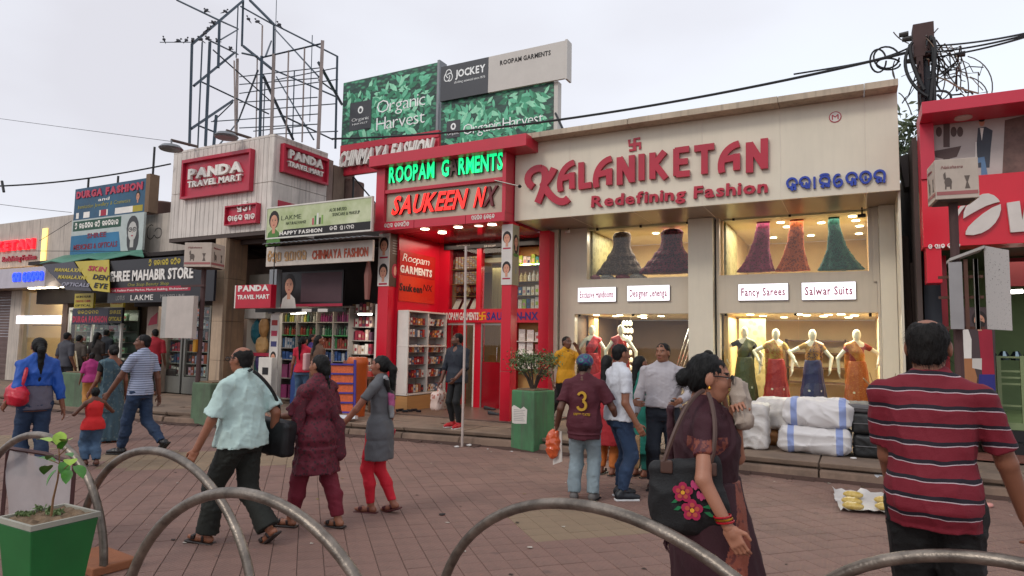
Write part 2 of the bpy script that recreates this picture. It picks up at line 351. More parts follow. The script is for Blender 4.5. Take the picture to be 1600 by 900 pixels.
def sdf(prims, h, cuts=(), disp=None, post=None):
 bbs = [pbox(p) for p in prims]; lo = np.min([b[0] for b in bbs], 0) - 2.5 * h; hi = np.max([b[1] for b in bbs], 0) + 2.5 * h
 ax = [np.arange(lo[i], hi[i] + h, h) for i in range(3)]; sh = tuple(len(a) for a in ax); D = np.full(sh, 9., np.float32)
 def sub(bl, bh, m):
  s = [slice(max(0, int((bl[i] - m - lo[i]) / h)), min(sh[i], int((bh[i] + m - lo[i]) / h) + 2)) for i in range(3)]
  g = np.stack(np.meshgrid(*[ax[i][s[i]] for i in range(3)], indexing='ij'), -1); return tuple(s), g
 for p, bb in zip(prims, bbs):
  k = kof(p); s, g = sub(bb[0], bb[1], 3.2 * h + k); S = g.shape[:3]
  D[s] = smin(D[s], pdist(p, g.reshape(-1, 3)).reshape(S), k)
 for p in cuts:
  k = kof(p); bb = pbox(p); s, g = sub(bb[0], bb[1], 3.2 * h + k)
  if 0 in g.shape: continue
  S = g.shape[:3]; D[s] = -smin(-D[s], pdist(p, g.reshape(-1, 3)).reshape(S), k)
 if disp or post:
  idx = np.argwhere(np.abs(D) < 3.2 * h); P = idx * h + lo; v = D[tuple(idx.T)]
  if disp: v = v + disp(P)
  if post: v = post(P, v)
  D[tuple(idx.T)] = v
 # surface nets
 S = D < 0; cnt = sum(S[i:sh[0] - 1 + i, j:sh[1] - 1 + j, k:sh[2] - 1 + k].astype(np.int8) for i in (0, 1) for j in (0, 1) for k in (0, 1))
 cell = np.argwhere((cnt > 0) & (cnt < 8)); n = len(cell)
 if n == 0: return np.zeros((0, 3)), np.zeros((0, 4), int)
 cs = [(i, j, k) for i in (0, 1) for j in (0, 1) for k in (0, 1)]
 val = {c: D[cell[:, 0] + c[0], cell[:, 1] + c[1], cell[:, 2] + c[2]] for c in cs}
 acc = np.zeros((n, 3)); num = np.zeros(n)
 for c in cs:
  for a in range(3):
   if c[a] == 0:
    d = list(c); d[a] = 1; va, vb = val[c], val[tuple(d)]; ok = (va < 0) != (vb < 0); t = np.where(ok, va / np.where(ok, va - vb, 1), 0)
    q = np.tile(np.array(c, float), (n, 1)); q[:, a] += t; acc[ok] += q[ok]; num += ok
 V = (cell + acc / num[:, None]) * h + lo
 ids = np.full(tuple(x - 1 for x in sh), -1, np.int32); ids[tuple(cell.T)] = np.arange(n); Q = []
 for a in range(3):
  b, c = (a + 1) % 3, (a + 2) % 3
  s0 = [slice(1, -1)] * 3; s1 = [slice(1, -1)] * 3; s0[a] = slice(0, -1); s1[a] = slice(1, None)
  A_, B_ = S[tuple(s0)], S[tuple(s1)]; e = np.argwhere(A_ != B_); inside = A_[tuple(e.T)]
  e = e + 1; e[:, a] -= 1; g = []
  for db, dc in ((-1, -1), (0, -1), (0, 0), (-1, 0)):
   q = e.copy(); q[:, b] += db; q[:, c] += dc; g.append(ids[tuple(q.T)])
  g = np.stack(g, 1); g[~inside] = g[~inside][:, ::-1]; Q.append(g)
 Q = np.concatenate(Q); Q = Q[(Q >= 0).all(1)]
 return V, Q
def np_mesh(name, V, Q, mats, mi=None, parent=None, smooth=True):
 me = bpy.data.meshes.new(name); me.vertices.add(len(V)); me.vertices.foreach_set('co', np.asarray(V, np.float32).ravel())
 k = len(Q); me.loops.add(4 * k); me.loops.foreach_set('vertex_index', np.asarray(Q, np.int32).ravel()); me.polygons.add(k)
 me.polygons.foreach_set('loop_start', np.arange(k, dtype=np.int32) * 4); me.polygons.foreach_set('loop_total', np.full(k, 4, np.int32))
 for m in mats: me.materials.append(m)
 if mi is not None: me.polygons.foreach_set('material_index', np.asarray(mi, np.int32))
 me.polygons.foreach_set('use_smooth', np.full(k, smooth)); me.update(calc_edges=True); me.validate()
 o = link_mesh(name, me, parent); OFF[o.name] = np.zeros(3); return o
def blob(name, prims, h, m, parent=None, loc=None, rz=0, **k):
 meta = {a: k.pop(a) for a in ('label', 'cat', 'group', 'kind') if a in k}
 fm = k.pop('fm', None); V, Q = sdf(prims, h, **k); mats = m if isinstance(m, list) else [m]; mi = None
 if fm is not None: mi = fm(V[Q].mean(1))
 o = np_mesh(name, V, Q, mats, mi, parent)
 if loc is not None: o.location = loc
 o.rotation_euler = (0, 0, rz); return tag(o, **meta)
def rotm(rx=0, ry=0, rz=0): return np.array(Matrix.Rotation(rz, 3, 'Z') @ Matrix.Rotation(ry, 3, 'Y') @ Matrix.Rotation(rx, 3, 'X'))
def lamp(loc, power, size=(.6, .6), color=(1, .86, .66), rot=(0, 0, 0), name='shop_light'):
 l = bpy.data.lights.new(name, 'AREA'); l.shape = 'RECTANGLE'; l.size, l.size_y = size; l.energy = power; l.color = color
 o = bpy.data.objects.new(name, l); col.objects.link(o); o.location = loc; o.rotation_euler = rot; return o
# ============================================================ ground, footpath
GAP = mat('joint_dirt', '#5e473f', rough=.95, bump=.4, bscale=30)
def tile_mat():
 m = mat('paving_tile', '#7d6056', rough=.78, bump=.35, bscale=55, dirt=.36, var=.16, scale=.5); n, l, b = mnode(m)
 old = b.inputs['Base Color'].links[0].from_socket
 g = n.new('ShaderNodeNewGeometry'); mp = n.new('ShaderNodeMapping'); mp.vector_type = 'POINT'; mp.inputs['Rotation'].default_value = (0, 0, R(45)); mp.inputs['Scale'].default_value = (1, 1, 0)
 l.new(g.outputs['Position'], mp.inputs[0]); v = n.new('ShaderNodeVectorMath'); v.operation = 'SNAP'; v.inputs[1].default_value = (TS, TS, 1); l.new(mp.outputs[0], v.inputs[0])
 wn = n.new('ShaderNodeTexWhiteNoise'); l.new(v.outputs[0], wn.inputs[0])
 hs = n.new('ShaderNodeHueSaturation'); mr = n.new('ShaderNodeMapRange'); mr.inputs[3].default_value = .95; mr.inputs[4].default_value = 1.05
 l.new(wn.outputs['Value'], mr.inputs[0]); l.new(mr.outputs[0], hs.inputs['Value']); l.new(old, hs.inputs['Color'])
 vo = n.new('ShaderNodeTexVoronoi'); vo.inputs['Scale'].default_value = 1.7; vo.inputs['Randomness'].default_value = 1; nn = n.new('ShaderNodeTexNoise'); nn.inputs['Scale'].default_value = 14; ad = n.new('ShaderNodeMath'); ad.operation = 'MULTIPLY_ADD'; l.new(g.outputs['Position'], vo.inputs[0]); l.new(g.outputs['Position'], nn.inputs[0]); l.new(nn.outputs['Fac'], ad.inputs[0]); ad.inputs[1].default_value = .12; l.new(vo.outputs['Distance'], ad.inputs[2])
 sr = n.new('ShaderNodeMapRange'); sr.inputs[1].default_value = .095; sr.inputs[2].default_value = .14; sr.inputs[3].default_value = .45; sr.inputs[4].default_value = 0; l.new(ad.outputs[0], sr.inputs[0]); sm = n.new('ShaderNodeMix'); sm.data_type = 'RGBA'; l.new(sr.outputs[0], sm.inputs[0]); l.new(hs.outputs[0], sm.inputs[6]); sm.inputs[7].default_value = (.07, .045, .04, 1); l.new(sm.outputs[2], b.inputs['Base Color'])
 # pressed ribs running across each tile
 wv = n.new('ShaderNodeTexWave'); wv.inputs['Scale'].default_value = 9; wv.inputs['Distortion'].default_value = 1.5; l.new(g.outputs['Position'], wv.inputs[0])
 bp = n.new('ShaderNodeBump'); bp.inputs['Strength'].default_value = .25; bp.inputs['Distance'].default_value = .01
 bo = b.inputs['Normal'].links[0].from_node; l.new(wv.outputs['Fac'], bp.inputs['Height']); l.new(bp.outputs[0], bo.inputs['Normal'])
 return m
TS = .186
TILE = tile_mat(); TILEY = mat('yellow_tile', '#84705a', rough=.8, bump=.35, bscale=55, dirt=.3, var=.12, scale=2)
CONC = mat('concrete', '#7d6a5b', rough=.9, bump=.6, bscale=22, dirt=.45, var=.16, scale=2.2)
CONC2 = mat('kerb_concrete', '#7d6758', rough=.95, bump=.8, bscale=18, dirt=.6, var=.2, scale=3)
DIRTM = mat('gutter_dirt', '#47322a', rough=1, bump=.8, bscale=25)
g = MB(); g.box(-400, 400, -300, 500, -.6, -.008, mat('earth', '#5d4c43', rough=.95, bump=.4, var=.2, scale=.8)); ground = g.build('ground', kind='structure', loc=(0, 0, -.008))
s2 = math.sqrt(.5)
def inside_yellow(x, y):
 for cx, cy, r in YEL:
  if abs(x - cx) / r[0] + abs(y - cy) / r[1] < 1: return True
 return False
YEL = []
for a, r in (((905, 812), (.75, .75)), ((250, 718), (1.3, .8)), ((415, 715), (1.1, .7)), ((10, 690), (1.2, .8)), ((800, 738), (.1, .1))):
 p = at(*a, z=0); YEL.append((p[0], p[1], r))
KL = [(-60, 8.15), (-11.3, 8.1), (-10, 8.5), (-7, 8.85), (-5, 9.1), (12, 9.1)]
def kerb_y(x): return float(np.interp(x, [p[0] for p in KL], [p[1] for p in KL]))
tiles = []
n_ = int(24 / TS)
for i in range(-n_, n_):
 for j in range(-n_, n_):
  u, v = (i + .5) * TS, (j + .5) * TS; x, y = (u + v) * s2, (v - u) * s2
  if -24 < x < 7 and .3 < y < kerb_y(x) + .05: tiles.append((x, y))
def tile_verts(x, y, s=TS * .5 - .0022, dz=0, t=(0, 0)):
 c = [(0, -1), (1, 0), (0, 1), (-1, 0)]; s *= math.sqrt(2)
 zt = [dz + t[0] * a + t[1] * b for a, b in c]; e = .0035
 return [(x + a * s, y + b * s, -.0095) for a, b in c] + [(x + a * s, y + b * s, z - .004) for (a, b), z in zip(c, zt)] + [(x + a * (s - e), y + b * (s - e), z) for (a, b), z in zip(c, zt)]
TF = [(0, 1, 5, 4), (1, 2, 6, 5), (2, 3, 7, 6), (3, 0, 4, 7), (4, 5, 9, 8), (5, 6, 10, 9), (6, 7, 11, 10), (7, 4, 8, 11), (8, 9, 10, 11)]
near = []
for t in tiles:
 q = proj((t[0], t[1], 0)); d = math.hypot(t[0], t[1])
 if t[1] > .5 and -20 < q[0] < 1620 and q[1] < 910 and (AZ @ (np.array([t[0], t[1], 0]) - CAM) < 0 or True): near.append((d, t))
near.sort(); single = set(t for d, t in near[:290])
TM = {}
for key, mm in (('r', TILE), ('y', TILEY)):
 for v in range(3):
  r = random.Random(v); mb = MB(); mb.add(tile_verts(0, 0, dz=-.0015 * v, t=(r.uniform(-.001, .001), r.uniform(-.001, .001))), TF, mm)
  me = bpy.data.meshes.new('tile'); me.from_pydata(mb.v, [], mb.f); me.materials.append(mm); TM[key, v] = me
mb = MB(); yb = MB()
for t in tiles:
 yl = inside_yellow(*t)
 if t in single:
  o = link_mesh('tile', TM['y' if yl else 'r', random.randrange(3)], ground); o.location = (t[0], t[1], .008)
 else:
  (yb if yl else mb).add(tile_verts(*t, dz=-random.random() * .003, t=(random.uniform(-.0012, .0012), random.uniform(-.0012, .0012))), TF, TILEY if yl else TILE)
mb.build('tile_field', ground, kind='stuff'); yb.build('yellow_tile_field', ground, kind='stuff')
# footpath: a slab with kerb stones along its edge
fp = MB(); 
for (a, b), (c, d) in zip(KL[:-1], KL[1:]):
 if a < -30: a = -45
 fp.hexa([(a, b + .16, -.02), (c, d + .16, -.02), (c, 30, -.02), (a, 30, -.02), (a, b + .16, .17), (c, d + .16, .17), (c, 30, .17), (a, 30, .17)], CONC)
foot = fp.build('footpath', kind='structure', loc=(0, 0, 0))
x = -24.
while x < 6:
 L_ = random.uniform(.85, 1.15); y0, y1 = kerb_y(x), kerb_y(x + L_); j = random.uniform(-.015, .015); g_ = .008
 top = .115 + random.uniform(-.008, .008); q = MB()
 q.hexa([(x + g_, y0 - .03 + j, -.02), (x + L_ - g_, y1 - .03 + j, -.02), (x + L_ - g_, y1 + .2, -.02), (x + g_, y0 + .2, -.02), (x + g_, y0 + j, top), (x + L_ - g_, y1 + j, top), (x + L_ - g_, y1 + .2, top), (x + g_, y0 + .2, top)], CONC2)
 q.build('kerb_stone', foot, bevel=.018)
 q = MB(); j = random.uniform(-.02, .02); zt = .2 + random.uniform(-.006, .004)
 q.hexa([(x + g_, y0 + .07 + j, .14), (x + L_ - g_, y1 + .07 + j, .14), (x + L_ - g_, y1 + .75, .14), (x + g_, y0 + .75, .14), (x + g_, y0 + .05 + j, zt), (x + L_ - g_, y1 + .05 + j, zt), (x + L_ - g_, y1 + .75, zt), (x + g_, y0 + .75, zt)], CONC)
 q.build('paving_slab', foot, bevel=.012); x += L_
x = -24.; 
while x < 6:
 q = MB(); L_ = random.uniform(1.2, 1.6); q.box(x + .004, x + L_ - .004, max(kerb_y(x), kerb_y(x + L_)) + .76, 10.42, .12, .196 + random.uniform(-.003, .003), CONC); q.build('paving_slab', foot, bevel=.006); x += L_
# dirt gathered in the gutter
q = MB(); x = -20.
while x < 5:
 y = kerb_y(x) - .04; w_ = random.uniform(.04, .16); q.add([(x, y - w_, .0015), (x + .25, y - random.uniform(.04, .16), .0015), (x + .25, kerb_y(x + .25) - .02, .03), (x, y + .02, .03)], [(0, 1, 2, 3)], DIRTM); x += .25
q.build('gutter_dirt', label='dark line of dirt lying along the foot of the kerb', cat='dirt', kind='stuff')
# ============================================================ cream saree shop
CREAM = mat('cream_panel', '#dad0bb', rough=.32, var=.05, scale=1.2, dirt=.06)
CREAMW = mat('cream_wall', '#cabda8', rough=.3, var=.05, scale=1.5, dirt=.08)
streak(CREAM, .04); streak(CREAMW, .06)
SOFF = mat('soffit_panel', '#8d7866', rough=.3, var=.1, scale=2)  # cream panel with the ground's brownish reflection put into its colour
COP = mat('coping_stone', '#bfae98', rough=.8, bump=.3, dirt=.3)
streak(COP, .4)
SEAL = mat('white_sealant', '#d8cdbd', rough=.6)
REDL = mat('red_letter', '#b01b34', rough=.3, var=.14, scale=2.2)
BLUEL = mat('blue_letter', '#1c3aa0', rough=.35, var=.15)
DARK = mat('dark_metal', '#1b1a1b', rough=.5)
BLACK = mat('black_paint', '#131214', rough=.55)
WARMW = mat('warm_interior', '#cdb389', rough=.7, var=.06)
WARMC = mat('interior_ceiling', '#d9c9a6', rough=.7, var=.04)
DLIGHT = mat('downlight', '#fff2d0', emit=9)
FLOORT = mat('shop_floor', '#b7a183', rough=.25, var=.08)
GLASS = glass_mat('shop_glass')
GLASSR = glass_mat('mirror_glass', refl=.5)
WOODB = mat('brown_shelf', '#5a3d2a', rough=.5)
Y0, Y1 = 10.7, 11.9                      # fascia and wall
FX0, FX1 = -5.61, .60; FZ0, FZ1 = 3.885, 5.32
shop = thing('saree_shop', 'cream saree shop with wide fascia and red raised name above two storeys of display windows', 'shop', (-2.5, 11, .2))
joints = [FX0] + [at(px, 320, y=Y0)[0] for px in (890, 988, 1098, 1221, 1355)] + [FX1]
for a, b in zip(joints[:-1], joints[1:]):
 q = MB(); q.box(a + .006, b - .006, Y0, Y0 + .05, FZ0, FZ1, CREAM); q.build('fascia_panel', shop, bevel=.003)
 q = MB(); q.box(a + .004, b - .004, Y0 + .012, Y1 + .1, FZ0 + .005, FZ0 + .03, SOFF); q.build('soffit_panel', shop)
q = MB(); q.box(FX0 + .01, FX1 - .01, Y0 + .052, Y0 + .12, FZ0 + .04, FZ1 - .01, SEAL)
for j in joints[1:-1]: q.box(j - .006, j + .006, Y0 + .004, Y0 + .052, FZ0, FZ1 - .003, SEAL); q.box(j - .005, j + .005, Y0 + .053, Y1, FZ0 + .001, FZ0 + .006, SEAL)
q.box(FX0, FX0 + .03, Y0 + .12, 14, FZ0 + .04, FZ1, CREAM); q.box(FX1 - .03, FX1, Y0 + .12, 15, .2, FZ1, CREAM)
q.box(FX0 + .04, FX1 - .04, Y0 + .13, 15, FZ1 - .1, FZ1 - .02, CONC); q.build('fascia_frame', shop)
cj = [FX0 - .13, joints[2], joints[4], joints[5], FX1]
for a, b in zip(cj[:-1], cj[1:]):
 q = MB(); z = .004 * (cj.index(a) % 2); q.box(a + .003, b - .003, 10.42, Y0 + .35, FZ1 + .002, FZ1 + .1 + z, COP); q.build('coping', shop, bevel=.006)
# wall with its openings (x from the photo, on the wall plane)
X = lambda px, py: at(px, py, y=Y1)[0]
Z = lambda px, py: at(px, py, y=Y1)[2]
UL, UR = (X(917, 400), X(1078, 400)), (X(1129, 400), X(1357, 400))
LL, LR = (X(897, 560), X(1078, 560)), (X(1125, 560), X(1374, 560))
zu0, zu1, zl0, zl1 = 2.87, FZ0, .42, 2.2
PX = X(860, 500), X(872, 500)
q = MB(); T = .16
q.box(PX[0], PX[1], Y1 - .06, Y1 + T, .2, FZ0, CREAM)                       # pilaster at the left end
q.box(PX[1] + .03, UL[0], Y1, Y1 + T, .2, FZ0, CREAMW) if False else None
q.box(PX[1] + .035, LL[0], Y1, Y1 + T, .2, zl1, CREAMW); q.box(PX[1] + .035, UL[0], Y1, Y1 + T, zu0, FZ0, CREAMW)
q.box(PX[1] + .035, LL[1], Y1, Y1 + T, zl1, zu0, CREAMW)
q.build('wall', shop)
q = MB(); c0, c1 = X(1078.5, 480), X(1117, 480)
q.box(c0, c1, Y1 - .16, Y1 + T, .2, FZ0, CREAM); q.build('pillar', shop, bevel=.004)
q = MB(); q.box(c1 + .03, LR[0] + .005, Y1, Y1 + T, .2, FZ0, CREAMW); q.box(LR[0] + .005, LR[1], Y1, Y1 + T, zl1, zu0, CREAMW); q.box(UR[1], LR[1], Y1, Y1 + T, zu0, FZ0, CREAMW)
q.box(LR[0], LR[1], Y1, Y1 + T, .2, zl0, CREAMW); q.box(LL[0], LL[1], Y1, Y1 + T, .2, zl0, CREAMW); q.build('wall', shop)
q = MB(); q.box(X(1377, 500), FX1 - .035, Y1 - .16, Y1 + T, .2, FZ0, CREAM); q.build('pillar', shop, bevel=.004)
q = MB(); q.box(LR[1] + .002, X(1377, 500) - .004, Y1 - .05, Y1 + T, .2, FZ0, CREAMW); q.box(X(1365, 440), LR[1] + .002, Y1 - .04, Y1, 2.69, FZ0, CREAMW); q.build('cladding', shop)
q = MB(); q.box(PX[1] + .002, PX[1] + .033, Y1 + .05, Y1 + T, .2, FZ0, BLACK); q.build('shadow_gap', shop); q = MB(); q.box(c1 + .002, c1 + .028, Y1 + .05, Y1 + T, .2, FZ0, BLACK); q.build('shadow_gap', shop)
def room(name, x0, x1, z0, z1, depth, lights, wallm, parent):
 q = MB(); y = Y1 + T
 q.box(x0 - .02, x1 + .02, y + depth, y + depth + .05, z0, z1, wallm); q.box(x0 - .07, x0 - .02, y, y + depth, z0, z1, wallm); q.box(x1 + .02, x1 + .07, y, y + depth, z0, z1, wallm)
 q.box(x0 - .07, x1 + .07, y, y + depth, z1 + .002, z1 + .06, WARMC); q.box(x0 - .07, x1 + .07, y, y + depth, z0 - .06, z0 - .002, FLOORT)
 q.build(name, parent)
 for lx, ly in lights:
  d = MB(); d.lathe((lx, y + ly, z1 - .012), [(.062, 0), (.062, .013)], DLIGHT, 14); d.build('downlight', parent)
yr = Y1 + T
DAMASK = pattern('damask_paper', '#a39768', '#8c8052', scale=9, thr=.42, kind='voronoi', rough=.6)
room('upper_room', UL[0], UL[1], zu0 - .25, zu1 - .02, 2.3, [(UL[0] + 1.1, .8), (UL[0] + 1.2, 1.4), (UL[1] - .25, 1.1)], WARMW, shop)
room('upper_room', UR[0], UR[1], zu0 - .25, zu1 - .02, 3.1, [(UR[0] + a, b) for a, b in ((.9, .5), (.96, 1.0), (1.55, .8), (2.05, .35), (2.1, .8), (2.16, 1.4), (.6, 2.2), (1.3, 2.2), (2.15, 2.3))], WARMW, shop)
for a in (UL, UR):
 q = MB(); q.box(a[0] - .015, a[0] + .02, yr + .1, yr + 1.3, zu0 - .25, zu1 - .03, DAMASK); q.build('wallpaper', shop)
room('lower_room', LL[0], LL[1], zl0 + .02, zl1 - .0, 3.0, [(LL[0] + a, b) for a, b in ((.3, .25), (.55, .7), (.75, .35), (1.0, .9), (1.2, .45), (1.45, .8), (.9, 1.5))], mat('brown_room', '#6b5340', rough=.6), shop)
room('lower_room', LR[0], LR[1], zl0 + .02, zl1 - .0, 3.2, [(LR[0] + a, b) for a, b in ((.45, .3), (.6, .8), (1.25, .3), (1.35, .7), (1.6, 1.1), (1.9, .35), (2.1, .8), (.9, 1.5), (2.0, 1.6), (1.7, .5))], WARMW, shop)
# the lower rooms' back shelves, cupboard, side panels and stair rail
q = MB()
for z in (.9, 1.2, 1.5, 1.75): q.box(LR[0] + .8, LR[1] - .5, yr + 2.7, yr + 3.1, z, z + .03, WOODB)
for x in (LR[0] + .8, LR[0] + 1.4, LR[1] - .53): q.box(x, x + .03, yr + 2.7, yr + 3.1, .44, 1.8, WOODB)
q.build('shelf', shop)
q = MB(); q.box(LL[0] + .02, LL[0] + .14, yr + .55, yr + .8, .44, 2.2, mat('birch_panel', '#d8b074', rough=.5, stretch=(8, 8, .5))); q.build('side_panel', shop); q = MB(); q.box(LR[0] + .02, LR[0] + .1, yr + .1, yr + 1.0, .44, 2.2, mat('birch_panel', '#d8b074')); q.build('side_panel', shop)
q = MB(); q.box(LR[0] + .15, LR[0] + .62, yr + 1.0, yr + 1.05, .44, 2.19, DAMASK); q.build('wallpaper', shop)
q = MB(); sx = LL[1] - .8
for i in range(7): q.box(sx + i * .1, LL[1] + .015, yr + 1.5 + .0, yr + 2.2, .44 + i * .2, .6 + i * .2, mat('stair_stone', '#9c8f80', rough=.4))
q.build('stairs', shop)
q = MB(); ch = mat('chrome', '#d8d8d8', rough=.15, metal=1)
for k in range(3): q.tube([(sx - .02 + .07 * k, yr + 1.3, .5), (sx + .5 + .07 * k, yr + 1.3, 2.1)], .013, ch)
q.build('stair_rail', shop)
WH = mat('pearl_white', '#d9cfb8', rough=.5)
q = MB(); 
for i in range(9):
 for j in range(3): q.lathe((LL[0] + .62 + .07 * j + .02 * (i % 2), yr + 1.0, .8 + i * .15), [(.01, 0), (.04, .02), (.04, .08), (.01, .12)], WH, 8)
q.build('pearl_column', shop)
for (a, b), z0, z1, ns in ((UL, zu0, zu1, [0]), (UR, zu0, zu1, [0]), (LL, zl0, zl1, [.5]), (LR, zl0, zl1, [.52])):
 xs = [a + .012] + [a + (b - a) * n for n in ns if n] + [b - .012]
 for u, v in zip(xs[:-1], xs[1:]):
  q = MB(); q.box(u + .002, v - .002, Y1 + .07, Y1 + .078, z0 + .003, z1 - .003, GLASS); q.build('window_pane', shop)
BR = mat('patch_fitting', '#241d1a', rough=.4, metal=.6)
for px, py in ((933, 358), (1001, 353), (1074, 347), (1146, 341), (1234, 336), (906, 492), (989, 490), (1134, 491), (1243, 490), (1360, 492)):
 q = MB(); p = at(px, py, y=Y1 + .06); q.box(p[0] - .02, p[0] + .02, Y1 + .05, Y1 + .09, min(p[2], (zu1 if p[2] > 3 else zl1) - .01) - .03, (zu1 if p[2] > 3 else zl1) - .004, BR); q.build('glass_clip', shop)
for (a, b), zz, pw in ((UL, zu1, 55), (UR, zu1, 80), (LL, zl1, 80), (LR, zl1, 130)):
 lamp(((a + b) / 2, yr + .75, zz - .05), pw, (b - a - .3, 1.0), (1, .88, .72))
# ---------------- signs on the cream shop
sg = thing('name_sign', 'large red raised name sign with tagline across the cream fascia', 'sign', (-3.2, Y0, 4.1))
f0 = frY(Y0)
def px2(px, py, y=Y0): p = at(px, py, y=y); return p[0], p[2]
def stroke_letter(parent, strokes, pen, m=REDL, d=.06, z=.012):
 q = MB()
 for i, s in enumerate(strokes): ribbon(q, f0, [px2(*p) for p in s] if not callable(s) else s, pen, m, z + i * .0012, d)
 q.build('letter', parent)
def bez(*p, n=9):
 out = []
 for i in range(n + 1):
  t = i / n; q = [np.array(a, float) for a in p]
  while len(q) > 1: q = [q[j] * (1 - t) + q[j + 1] * t for j in range(len(q) - 1)]
  out.append(tuple(q[0]))
 return out
PEN = .105
stroke_letter(sg, [bez((835, 293), (822, 287), (823, 270), (838, 263), (848, 264)), bez((848, 264), (860, 268), (852, 295), (842, 318)), bez((868, 264), (862, 280), (850, 290), (850, 292)), bez((850, 288), (862, 312), (880, 324), (890, 311))], .13)
def A_(x, y, w, h, k):      # hooked letter A: curved left leg, flat top, right stem, bar
 s = [bez((x + 2, y + h), (x - 3, y + h * .55), (x + w * .25, y + 2), (x + w, y - k)), [(x + w * .86, y + h * .3), (x + w * .86, y + h - k - 1)], [(x + w * .2, y + h * .52), (x + w * .86, y + h * .47 - k * .6)]]
 return s
stroke_letter(sg, A_(876, 258, 23, 42, 3), PEN)
stroke_letter(sg, [[(910, 255), (910, 291)], [(906, 293), (926, 290)]], PEN)
stroke_letter(sg, A_(932, 252, 25, 42, 3), PEN)
stroke_letter(sg, [[(970, 290), (970, 247)], [(970, 248), (989, 284)], [(989, 286), (989, 244)]], PEN)
stroke_letter(sg, [[(1004, 242), (1004, 283)]], PEN)
stroke_letter(sg, [[(1021, 240), (1021, 281)], [(1040, 238), (1024, 258)], [(1025, 258), (1042, 280)]], PEN)
stroke_letter(sg, [[(1058, 234), (1058, 276)], [(1056, 237), (1078, 234)], [(1058, 255), (1076, 253)], [(1058, 274), (1079, 272)]], PEN * .95)
stroke_letter(sg, [[(1086, 234), (1117, 230)], [(1102, 234), (1102, 273)]], PEN)
stroke_letter(sg, A_(1127, 229, 29, 42, 3), PEN)
stroke_letter(sg, [[(1172, 271), (1172, 224)], [(1172, 226), (1195, 262)], [(1195, 265), (1195, 218)]], PEN * 1.05)
p, q_ = px2(925, 325), px2(1200, 303)
write('Redefining Fashion', f0, p[0], p[1] - .0, q_[0] - p[0], .215, REDL, sg, depth=.045, z=.01, off=.028, gap=.075, each='letter', shear=.05)
# small sun-wheel emblem above the name
def wheel(parent, cx, cz, s, fr, m, d=.02, z=.003, pen=.22):
 q = MB(); a = s / 2
 for i, st in enumerate([[(-a, a), (-a, 0), (a, 0), (a, -a)], [(a, a), (0, a), (0, -a), (-a, -a)]]): ribbon(q, fr, [(cx + u, cz + v) for u, v in st], s * pen, m, z + i * .001, d)
 q.build('emblem', parent)
c = px2(992, 226); wheel(sg, c[0], c[1], .19, f0, REDL)
sb = thing('blue_name_sign', 'blue raised letters in local script at the right end of the cream fascia', 'sign', (0, Y0, 4.1))
a, b = px2(1230, 299), px2(1388, 288)
odia(['ka', 'lla', 'aa', 'ni', 'e', 'ka', 'ta', 'na'], f0, a[0], a[1], b[0] - a[0], .2, BLUEL, sb, pen=.155, d=.04, z=.004, each='letter')
e = px2(1305, 183); q = MB(); CW = mat('badge_white', '#d9d2ca'); n = 20
q.prism(f0, [(e[0] + .085 * math.cos(2 * math.pi * i / n), e[1] + .085 * math.sin(2 * math.pi * i / n)) for i in range(n)], .002, .008, REDL)
q.prism(f0, [(e[0] + .072 * math.cos(2 * math.pi * i / n), e[1] + .072 * math.sin(2 * math.pi * i / n)) for i in range(n)], .009, .011, CW)
bd = q.build('round_badge', label='small round badge with a red letter high on the cream fascia', cat='badge'); write('M', f0, e[0] - .045, e[1] - .04, .09, .08, REDL, bd, z=.013, off=.0)
LEDW = mat('lit_panel', '#fdf8ff', emit=.95, rough=.4); MAG = mat('magenta_print', '#98004c', rough=.5)
fw = frY(Y1 - .05)
for s, a, b, lab in (('Exclusive Handlooms', (903, 450), (962, 471), 'lit white sign reading Exclusive Handlooms, leftmost above the lower windows'), ('Designer Lehenga', (980, 447), (1046, 469.5), 'lit white sign reading Designer Lehenga beside the central pillar'),
                     ('Fancy Sarees', (1153.5, 444.5), (1231.5, 468.5), 'lit white sign reading Fancy Sarees right of the central pillar'), ('Salwar Suits', (1252.5, 442), (1337.5, 467.5), 'lit white sign reading Salwar Suits, rightmost of the four')):
 p, r_ = at(*a, y=Y1 - .05), at(*b, y=Y1 - .05); t = thing('lit_sign', lab, 'sign', (p[0], Y1, r_[2]), 'lit signs above the lower windows')
 q = MB(); q.box(p[0] - .008, r_[0] + .008, Y1 - .044, Y1 - .002, r_[2] - .008, p[2] + .008, mat('sign_rim', '#8f8f92', rough=.3, metal=.6)); q.build('rim', t, bevel=.01)
 q = MB(); q.box(p[0], r_[0], Y1 - .05, Y1 - .043, r_[2], p[2], LEDW); q.build('panel', t, bevel=.003)
 wd, ht = r_[0] - p[0], p[2] - r_[2]; write(s, fw, p[0] + wd * .06, r_[2] + ht * .27, wd * .88, ht * .52, MAG, t, depth=.003, z=.002, off=.018, gap=.09)
